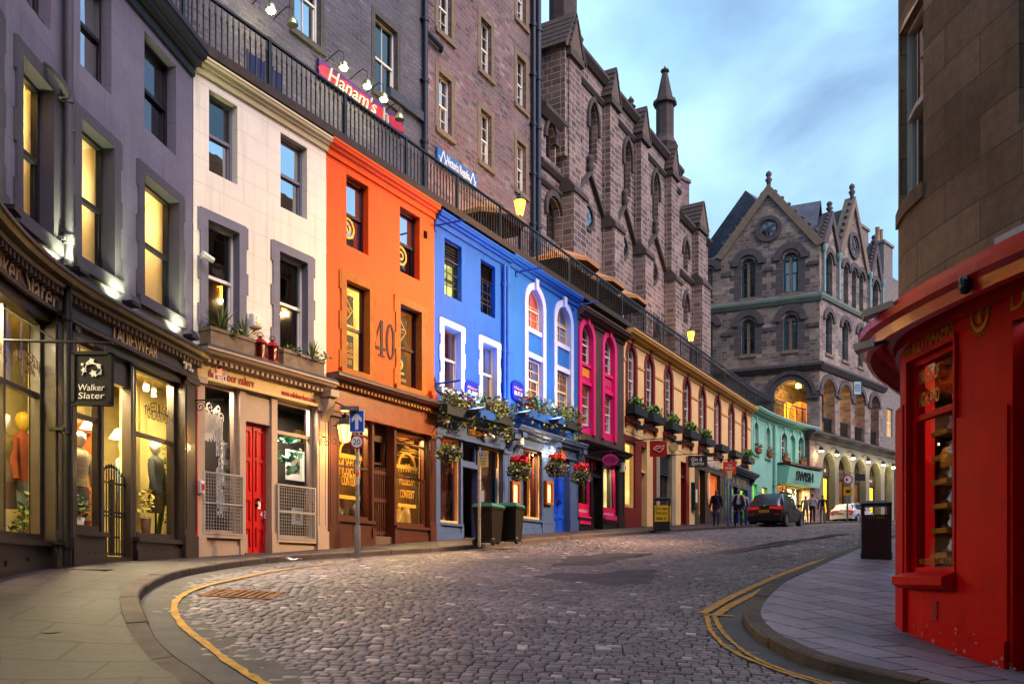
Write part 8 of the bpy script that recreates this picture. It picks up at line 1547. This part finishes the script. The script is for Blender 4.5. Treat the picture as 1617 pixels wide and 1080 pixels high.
p=at(1338,824,.1); t=thing('road_sign_post','post with a round red bordered sign over a small yellow plate before the arcade','road sign',tuple(p)); sc=FPX/p.y; H=(824-753)/sc; q=MB(); pole(q,H,.05); q.build('post',M_GALV,t); q=MB(); q.lathe([(.27,-.09),(.27,-.06)],(0,0,H-.15),20,axis='n'); s_=q.build('round_sign',paint('traffic_red','#b01418'),t); q=MB(); q.lathe([(.2,-.1),(.2,-.091)],(0,0,H-.15),20,axis='n'); q.build('white_disc',paint('sign_white','#d8dce0'),s_); q=MB(); q.box(-.12,-.02,-.11,-.101,H-.22,H-.08); q.build('pictogram',M_BLACK,s_); q=MB(); q.box(-.22,.22,-.09,-.06,H-1.0,H-.55); q.build('yellow_plate',paint('plate_yellow','#c99a1c',.4,.06),t); q=MB(); q.box(-.12,.12,-.096,-.091,H-.85,H-.7); q.build('pictogram',M_BLACK,t)
_q=CL.at(CL.hit(1241,1.0),1.0); p=Vector((*_q,g(*_q)+.1)); t=thing('ticket_machine','dark solar parking ticket machine in front of the gift shop window','ticket machine',tuple(p)); q=MB(); q.box(-.16,.16,-.14,.14,0,1.5); q.build('cabinet',M_LEAD,t); q=MB(); q.add([(-.3,-.22,1.62),(.3,-.22,1.62),(.3,.22,1.78),(-.3,.22,1.78),(-.3,-.22,1.56),(.3,-.22,1.56),(.3,.22,1.72),(-.3,.22,1.72)],[(0,1,2,3),(7,6,5,4),(0,4,5,1),(1,5,6,2),(2,6,7,3),(3,7,4,0)]); q.tube([(0,0,1.5),(0,0,1.64)],.04,8); q.build('solar_roof',M_BLACK,t); q=MB(); q.box(-.1,.1,-.15,-.139,1.15,1.35); q.build('screen',paint('pale_blue_board','#8fb0b8'),t)
# wheelie bins
M_BIN=paint('bin_brown_black','#1c1714',.5,.2,3,.15); M_LID=paint('bin_lid_teal','#1d6a5a',.45,.15,3)
def wheelie(p,rz,label):
    t=thing('wheelie_bin',label,'wheelie bin',tuple(p),'wheelie bins outside the bistro',rz); t.scale=(.88,)*3; q=MB(); a=[(-.235,-.2),(.235,-.2),(.235,.22),(-.235,.22)]; d=[(-.29,-.29),(.29,-.29),(.29,.33),(-.29,.33)]
    q.add([(x_,y_,.08) for x_,y_ in a]+[(x_,y_,.98) for x_,y_ in d],[(3,2,1,0),(0,1,5,4),(1,2,6,5),(2,3,7,6),(3,0,4,7),(4,5,6,7)]); q.box(-.31,.31,-.31,.35,.93,.99); q.box(-.18,.18,-.255,-.22,.12,.55)
    for s_ in (-.16,.16): q.box(s_-.015,s_+.015,-.275,-.24,.3,.93)
    q.build('body',M_BIN,t); q=MB(); q.add([(-.31,-.33,.99),(.31,-.33,.99),(.31,.36,1.0),(-.31,.36,1.0),(-.27,-.28,1.05),(.27,-.28,1.05),(.27,.3,1.085),(-.27,.3,1.085)],[(0,3,2,1),(4,5,6,7),(0,1,5,4),(1,2,6,5),(2,3,7,6),(3,0,4,7)]); q.build('lid',M_LID,t); q=MB(); q.tube([(-.26,.42,.97),(.26,.42,.97)],.016,8); [q.tube([(s_,.33,.96),(s_,.42,.97)],.018,6) for s_ in (-.24,0,.24)]; q.build('handle',M_BIN,t)
    for s_ in (-1,1): q=MB(); q.lathe([(.04,-.025),(.1,-.025),(.1,.025),(.04,.025)],(s_*.27,.24,.1),16,axis='u'); q.build('wheel',M_BLACK,t)
    q=MB(); q.tube([(-.3,.24,.1),(.3,.24,.1)],.015,6); q.build('axle',M_BLACK,t)
wheelie(at(772,861.5,.1),R(150),'dark wheelie bin with a teal lid, the one standing against the parking post'); wheelie(at(806,859.5,.1),R(158),'dark wheelie bin with a teal lid, the one on the side towards the blue door')
# litter bins
def litterbin(p,rz,label,poster=False):
    t=thing('litter_bin',label,'litter bin',tuple(p),None,rz); t.scale=(.9,)*3; w_=.29; q=MB(); q.box(-w_,w_,-.25,.25,.0,.93); q.box(-w_-.012,w_+.012,-.262,.262,0,.12); q.strip([(-w_+.04,.2),(-w_+.04,.86),(w_-.04,.86),(w_-.04,.2),(-w_+.04,.2)],[(-w_+.06,.22),(-w_+.06,.84),(w_-.06,.84),(w_-.06,.22),(-w_+.06,.22)],-.262,-.245); q.build('body',paint('bin_black_worn','#0e0d0c',.35,.5,6,.35,coat=.2),t)
    q=MB(); [q.box(sx*(w_-.03)-.03,sx*(w_-.03)+.03,sy*.22-.03,sy*.22+.03,.93,1.13) for sx in (-1,1) for sy in (-1,1)]; q.build('post',paint('bin_black_worn','#0e0d0c'),t); q=MB(); q.box(-w_-.01,w_+.01,-.26,.26,1.12,1.17); q.add([(-w_-.01,-.26,1.17),(w_+.01,-.26,1.17),(w_+.01,.26,1.17),(-w_-.01,.26,1.17),(-.16,-.12,1.235),(.16,-.12,1.235),(.16,.12,1.235),(-.16,.12,1.235)],[(4,5,6,7),(0,1,5,4),(1,2,6,5),(2,3,7,6),(3,0,4,7)]); q.build('cap',paint('bin_cap','#1f1c1a',.4,.3,6),t)
    if poster:
        for rot in (0,1):
            q=MB(); q.box(-.25,.25,-.275,-.2625,.32,.92) if not rot else q.box(w_+.0,w_+.012,-.22,.22,.32,.92); po=q.build('poster',paint('poster_yellow','#e0b020',.5,.1),t)
            if not rot:
                for s,z_,ww in (("I'm a bin",.81,.42),('Drop your',.63,.42),('litter in',.45,.36)):
                    o=text('lettering',s,None,0,0,0,.12,M_BLACK,po,w=ww,depth=.003,shear=.05,bold=.015)
                    for v in o.data.vertices: v.co=(v.co.x,-.277-v.co.y,v.co.z+z_)
    else:
        o=text('lettering','LITTER',None,0,0,0,.055,paint('faded_gold','#8a7a50',.5,.2),t,w=.3,depth=.002)
        for v in o.data.vertices: v.co=(v.co.x,-.2645-v.co.y,v.co.z+.865)
        rd=random.Random(8); q=MB()
        for k in range(60):
            x_=rd.uniform(-.27,.27); z_=rd.choice([rd.uniform(.05,.88),rd.uniform(.6,.9)]); s=rd.uniform(.002,.011); q.prism([(x_+s*rd.uniform(.5,1.6)*math.cos(6.283*j/6),z_+s*rd.uniform(.5,1.3)*math.sin(6.283*j/6)) for j in range(6)],-.264,-.2628)
        q.build('chips',paint('grey_chip','#5a5654',.8,.2),t)
litterbin(at(1383,882.5,.1),R(-19),'big worn black litter bin on the right pavement in front of the parked white car'); litterbin(at(1045.5,837.5,.1),R(-14),"black litter bin with a yellow I'm a bin poster outside the cream house",True)
# ground details
p=at(383,938,.0); t=thing('drain_grate','rusty iron drain grate set in the setts inside the yellow line','drain grate',(p.x,p.y,p.z)); q=MB(); e=.34; sl=(g(p.x+.3,p.y)-g(p.x-.3,p.y))/.6; sy_=(g(p.x,p.y+.3)-g(p.x,p.y-.3))/.6; t.rotation_euler=(math.atan(sy_),-math.atan(sl),0)
q.strip([(0,0)]*2,[(0,0)]*2,0,0) if 0 else None
for k in range(9): x_=-.36+.09*k; q.add([(x_-.028,-.26,.012),(x_+.022,-.26,.012),(x_+.05,.26,.012),(x_,.26,.012),(x_-.028,-.26,-.03),(x_+.022,-.26,-.03),(x_+.05,.26,-.03),(x_,.26,-.03)],[(0,1,2,3),(0,4,5,1),(1,5,6,2),(2,6,7,3),(3,7,4,0)])
q.build('grid',paint('rusty_grate','#7a4a1c',.7,.35,10),t); q=MB(); q.box(-.44,.44,-.31,-.26,-.05,.011); q.box(-.44,.44,.26,.31,-.05,.011); q.box(-.44,-.39,-.26,.26,-.05,.011); q.box(.39,.44,-.26,.26,-.05,.011); q.build('frame',paint('rusty_grate','#7a4a1c'),t)
for px,y,lb in ((80,997,'small round iron cover in the flags of the left pavement'),(147,905,'rectangular iron cover in the pavement before the grey shop')):
    p=at(px,y,.06); t=thing('access_cover',lb,'cover',(p.x,p.y,g(p.x,p.y)+(.045 if y>950 else .10))); q=MB(); q.lathe([(.13,-.05),(.13,.014),(.11,.016)],(0,0,0),18,False) if y>950 else q.box(-.22,.22,-.14,.14,-.05,.014); q.build('cover',paint('rusty_cover','#5a4226',.7,.35,12,.4),t)
p=at(461,885.5,.1); t=thing('paper_litter','crumpled white paper lying on the pavement before the gallery','litter',(p.x,p.y,g(p.x,p.y)+.115)); q=MB(); rd=random.Random(2); P=[[(-.16+.08*i,-.1+.066*j,rd.uniform(0,.05)) for i in range(5)] for j in range(4)]; q.add([v for r_ in P for v in r_],[(j*5+i,j*5+i+1,(j+1)*5+i+1,(j+1)*5+i) for j in range(3) for i in range(4)]); q.build('sheet',paint('litter_white','#d8d6d4',.8,.05),t)

# ================================================================ CARS
def car(p,th,name,label,col,L,W,H,prof,suv,plate='',px=None):
    """prof: stations (y, zbottom, zbelt, zroof) from tail to nose"""
    t=thing(name,label,'car',tuple(p),None,-th); t.scale=(.84,.85,.93 if suv else .85); hw=W/2; q=MB(); gl=MB(); rows_=[]
    for (y,zb,zs,zr,kw,kr_) in prof:
        a=hw*kw; r=hw*kr_*kw
        half=[(a*.86,zb),(a*.97,zb+.1),(a,zb+(zs-zb)*.45),(a*.985,zb+(zs-zb)*.75),(a*.95,zs),(r*1.0+.0,zs+(zr-zs)*.55),(r*.93,zs+(zr-zs)*.9),(r*.72,zr)]
        rows_.append([(x_,y,z_) for x_,z_ in half]+[(-x_,y,z_) for x_,z_ in half[::-1]])
    m=16; vs=[v for r_ in rows_ for v in r_]; fs=[]
    for i in range(len(rows_)-1):
        for j in range(m-1): fs.append((i*m+j,i*m+j+1,(i+1)*m+j+1,(i+1)*m+j))
    q.add(vs,fs,True); q.add(rows_[0],[tuple(range(m))]); q.add(rows_[-1],[tuple(range(m))]); body=q.build('body',col,t)
    bmn=[]
    k0=[i for i,s in enumerate(prof) if s[3]-s[2]>.3]; i0,i1=k0[0],k0[-1]
    def gq(a,b_,j0,j1,ins=.0,off=.008):
        A=[Vector(rows_[a][j0]),Vector(rows_[b_][j0]),Vector(rows_[b_][j1]),Vector(rows_[a][j1])]; c_=sum(A,Vector())/4; n_=(A[1]-A[0]).cross(A[3]-A[0]).normalized(); 
        if n_.dot(c_-Vector((0,c_.y,c_.z-.4)))<0: n_=-n_
        return [tuple(v+(c_-v)*.04+n_*off) for v in A]
    for side in (0,1):
        for i in range(i0,i1):
            j0,j1=(4,6) if side==0 else (11,9)
            gl.add(gq(i,i+1,j0,j1),[(0,1,2,3)])
    for (a,b_) in ((i0-1,i0),(i1,i1+1)):
        A=[rows_[a][4],rows_[a][11],rows_[b_][9],rows_[b_][6]]; A=[Vector(v) for v in A]; c_=sum(A,Vector())/4; n_=(A[1]-A[0]).cross(A[3]-A[0]).normalized(); sg=-1 if a<i0 else 1; n_=n_ if n_.y*sg>0 else -n_
        for v in A: v.z=min(v.z,H-.02)
        gl.add([tuple(v+(c_-v)*.06+n_*.03) for v in A],[(0,1,2,3)])
    gl.build('window',M_CARGL,t)
    y0=prof[0][0]; zb=.36
    q=MB(); q.box(-hw*.93,hw*.93,y0-.07,y0+.25,.28,.55); q.box(-hw*.6,hw*.6,y0-.085,y0-.05,.30,.40); q.build('bumper',paint('bumper_black','#141416',.5,.1) if suv else col,t)
    for s_ in (-1,1):
        q=MB(); zl=prof[1][2]-.12; q.add([(s_*hw*.98,y0-.005+.22,zl+.08),(s_*hw*.5,y0-.045,zl+.06),(s_*hw*.42,y0-.045,zl-.05),(s_*hw*.95,y0-.02,zl-.11),(s_*hw*1.0,y0+.25,zl-.02)],[(0,1,2,3,4)]); q.box(s_*hw*.52-.22*hw,s_*hw*.52+.42*hw*(1),y0-.05,y0+.06,zl-.05,zl+.05) if s_>0 else q.box(-hw*.94,-hw*.30,y0-.05,y0+.06,zl-.05,zl+.05); q.build('tail_light',glow('tail_red','#c01218',.35,base='#8a0c10'),t); q=MB(); q.box(s_*hw*.72-.12,s_*hw*.72+.12,y0-.08,y0-.04,.56,.63); q.build('reflector',paint('reflector_red','#a01014',.3,.1),t)
        for yy in (y0+.78,y0+L-.86):
            q=MB(); R_=.34 if suv else .31; q.lathe([(R_*.6,-.1),(R_,-.11),(R_*1.0,.1),(R_*.6,.11)],(s_*(hw-.10),yy,R_),20,axis='u'); wh=q.build('wheel',M_BLACK,t); q=MB(); q.lathe([(R_*.66,.0),(R_*.6,.012),(.05,.02),(0,.025)] if s_>0 else [(R_*.66,-.0),(R_*.6,-.012),(.05,-.02),(0,-.025)],(s_*(hw+.01),yy,R_),10,False,axis='u'); q.build('rim',paint('alloy','#8a8a8c',.3,.1,metal=.7),wh); q=MB(); a=[(yy+(R_+.07)*math.cos(3.1416*k/12),R_+(R_+.07)*math.sin(3.1416*k/12)) for k in range(13)]; i_=[(yy+(R_+.0)*math.cos(3.1416*k/12),R_+(R_)*math.sin(3.1416*k/12)) for k in range(13)]
            for k in range(12): x_=s_*(hw+.012); q.add([(x_,*a[k]),(x_,*a[k+1]),(x_,*i_[k+1]),(x_,*i_[k])],[(0,1,2,3)])
            q.build('wheel_arch',paint('bumper_black','#141416',.5,.1),t)
        q=MB(); zz=prof[i1][2]+.1; q.lathe([(0,-.12),(.08,-.1),(.09,.05),(0,.1)],(s_*(hw+.12),prof[i1][0]+.1,zz),8,True,1,.8,'u'); q.build('mirror',col if not suv else M_BLACK,t)
        q=MB(); q.box(s_*hw-.02,s_*hw+.015,y0+1.35,y0+1.55,prof[2][2]-.12,prof[2][2]-.08); q.box(s_*hw-.02,s_*hw+.015,y0+2.3,y0+2.5,prof[2][2]-.12,prof[2][2]-.08); q.build('handle',col,t)
    q=MB(); zpz=.74 if suv else .66; q.box(-.26,.26,y0-.085,y0-.06,zpz-.06,zpz+.06); pl_=q.build('number_plate',paint('plate_yellow','#c99a1c'),t); o=text('plate_lettering',plate,None,0,0,0,.08,M_BLACK,pl_,w=.44,depth=.003)
    for v in o.data.vertices: v.co=(v.co.x,y0-.087-v.co.y,v.co.z+zpz)
    q=MB(); q.lathe([(.055,-.02),(.04,-.035)],(0,y0-.02,zpz+.26),12,axis='n'); q.build('badge',paint('alloy','#8a8a8c'),t)
    if suv: q=MB(); [q.tube([(s_*hw*.66,y0+.6,H),(s_*hw*.66,y0+.8,H+.05),(s_*hw*.66,y0+2.3,H+.05),(s_*hw*.66,y0+2.5,H-.02)],.018,6) for s_ in (-1,1)]; q.build('roof_rail',M_BLACK,t)
    return t
M_CARGL=paint('car_glass','#0d1118',.05,.1); M_CARGL.node_tree.nodes['Principled BSDF'].inputs['Coat Weight'].default_value=1
MC1=paint('car_graphite','#1d1a1c',.3,.1,1,.0,metal=.2,coat=.35); MC2=paint('car_white','#b8b6b6',.3,.05,1,.0,coat=.7); MC3=paint('car_silver','#8a8a90',.3,.05,1,.0,metal=.5,coat=.6)
suv=[(0,.42,.95,1.0,.93,.8),(.12,.36,1.02,1.12,.98,.82),(.55,.32,1.06,1.56,1.0,.80),(.9,.3,1.05,1.63,1.0,.82),(1.9,.3,1.03,1.66,1.0,.83),(2.7,.3,1.02,1.58,1.0,.82),(3.35,.3,1.0,1.1,1.0,.86),(4.1,.34,.92,.98,.96,.86),(4.42,.4,.78,.84,.84,.86)]
suv=[(y,a,b_,d,e,f) for y,a,b_,d,e,f in suv]; hat=[(0,.4,.88,.93,.92,.82),(.1,.34,.95,1.02,.97,.82),(.5,.3,.98,1.36,1.0,.78),(.85,.28,.97,1.43,1.0,.8),(1.8,.28,.95,1.46,1.0,.81),(2.5,.28,.93,1.38,1.0,.8),(3.2,.28,.9,.98,1.0,.86),(3.95,.32,.82,.88,.95,.86),(4.25,.38,.7,.76,.84,.86)]
p=at(1207,832,.0); car(p,R(33),'parked_car','dark graphite sport utility car parked at the left kerb, seen from behind',MC1,4.45,1.86,1.66,suv,True,'EN16 OMC')
p=at(1336,825.5,.0); car(at(1329,825.5),R(42),'parked_car','white hatchback parked before the arcade, seen from behind',MC2,4.3,1.82,1.46,hat,False,'SK65 LVF')
p=at(1417,822,.0); car(p,R(44),'parked_car','silver car half hidden behind the black litter bin, red lamp band across its tail',MC3,4.3,1.9,1.46,hat,False,'SJ12 KXE')

# ================================================================ PEOPLE
def person(p,rz,label,top,trousers,stride=.12,jacket=None,h=1.75,hair='#1a1410',arm=(.05,.1)):
    t=thing('person',label,'person',tuple(p),None,rz); s=h/1.75*.85; V=[];E=[];Rr=[];K=[]
    def v(x,y,z,r,k,par=None):
        V.append((x*s,y*s,z*s)); Rr.append(r*s); K.append(k)
        if par is not None: E.append((par,len(V)-1))
        return len(V)-1
    pel=v(0,0,.95,.155,'t'); bel=v(0,.01,1.08,.145,'s',pel); che=v(0,0,1.27,.165,'s',bel); nk0=v(0,.01,1.43,.1,'s',che); nk=v(0,0,1.50,.055,'k',nk0); hd=v(0,-.015,1.58,.075,'k',nk); hd2=v(0,-.01,1.66,.095,'h',hd); v(0,.0,1.73,.06,'h',hd2); v(0,-.1,1.595,.022,'k',hd)
    for sg in (-1,1):
        hip=v(sg*.1,0,.88,.1,'t',pel); kn=v(sg*.11,-sg*stride*.6,.5,.068,'t',hip); an=v(sg*.12,-sg*stride+.02*sg,.1,.045,'t',kn); he=v(sg*.12,-sg*stride,.045,.042,'b',an); v(sg*.125,-sg*stride-.17,.03,.032,'b',he)
        sh=v(sg*.19,.01,1.39,.075,'s',che if 0 else nk0); el=v(sg*.25,.03+sg*arm[0],1.13,.052,'s',sh); wr=v(sg*.26,-.06+sg*arm[1],.9,.036,'s',el); pa=v(sg*.26,-.075+sg*arm[1],.84,.032,'k',wr)
        for i in range(4): f=v(sg*.26+(i-1.5)*.004,-.1+.022*i+sg*arm[1]-.01,.79,.010,'k',pa); v(sg*.255+(i-1.5)*.004,-.1+.02*i+sg*arm[1]-.0,.755+.008*abs(i-1.5),.008,'k',f)
        th=v(sg*.245,-.115+sg*arm[1],.825,.011,'k',pa); v(sg*.24,-.13+sg*arm[1],.795,.009,'k',th)
    me=bpy.data.meshes.new('tmp'); me.from_pydata(V,E,[]); o=bpy.data.objects.new('tmp',me); link(o); m=o.modifiers.new('s','SKIN'); m.branch_smoothing=.6
    for i,sv in enumerate(me.skin_vertices[0].data): sv.radius=(Rr[i]*(1.12 if K[i] in 'st' and abs(V[i][0])<.01 else 1),Rr[i]*(.72 if K[i]=='s' and abs(V[i][0])<.01 else 1)); sv.use_root=(i==0)
    o.modifiers.new('u','SUBSURF').levels=2; dg=bpy.context.evaluated_depsgraph_get(); me2=bpy.data.meshes.new_from_object(o.evaluated_get(dg)); bpy.data.objects.remove(o); me2.name='body'
    mats={'t':trousers,'s':top,'k':paint('skin','#8a5a44',.55,.1,8),'h':paint('hair'+hair.strip('#'),hair,.7,.2,30),'b':M_BLACK}; order=list(mats); [me2.materials.append(mats[k]) for k in order]; Va=np.array(V)
    for f in me2.polygons: f.use_smooth=True; f.material_index=order.index(K[int(np.argmin(((Va-np.array(f.center))**2).sum(1)))])
    for f in me2.polygons:
        if f.material_index==order.index('h') and f.center.y<-.045*s and f.center.z<1.69*s: f.material_index=order.index('k')
    bo=bpy.data.objects.new('body',me2); link(bo); bo.parent=t
    if jacket:
        q=MB(); 
        for sg in (-1,1):
            q.add([(sg*.04*s,-.155*s,1.42*s),(sg*.15*s,-.06*s,1.44*s),(sg*.19*s,.02*s,1.1*s),(sg*.19*s,.02*s,.84*s),(sg*.14*s,-.13*s,.84*s),(sg*.11*s,-.17*s,1.15*s)],[(0,1,2,5),(5,2,3,4)]); q.add([(0,.11*s,1.47*s),(sg*.15*s,.06*s,1.44*s),(sg*.19*s,.02*s,1.1*s),(sg*.19*s,.02*s,.84*s),(0,.14*s,.84*s)],[(0,1,2,3,4)])
            q.tube([(sg*.175*s,.01,1.40*s),(sg*.235*s,(.03+sg*arm[0])*s,1.13*s),(sg*.26*s,(-.06+sg*arm[1])*s,.91*s)],[.072*s,.062*s,.05*s],8)
        q.build('jacket',jacket,t)
    return t
mJ=paint('denim','#26324a',.85,.2,30); mK=paint('charcoal_cloth','#17171c',.85,.2,30); mW=paint('white_cotton','#b0a8a4',.85,.08,20); mBg=paint('beige_cloth','#8a7258',.85,.1,20); mNv=paint('navy_cloth','#1c1c2c',.85,.2,30)
person(at(1131,831,.1),R(-30),'person in a dark jacket and blue jeans standing outside the chocolate brown shopfront',mNv,mJ,.1,mNv); person(at(1166,831.5,.1),R(-8),'person in white shirt and open dark jacket walking by the kerb behind the dark car',mW,mK,.16,mNv,1.78)
person(at(1174,830.5,.1),R(160),'person in a pale top and jeans, half hidden by the walker and dark car',mW,mJ,.1,None,1.66)
person(at(1283,825,.1),R(150),'person in a white shirt and dark trousers seen from behind near the stone pier',mW,mNv,.12,None,1.78); person(at(1299,824.5,.1),R(165),'person in a dark top and beige trousers before the first arcade shop',mNv,mBg,.1,None,1.72); person(at(1272,825,.1),R(170),'person in a beige coat at the end of the green house',mBg,mBg,.1,None,1.68)
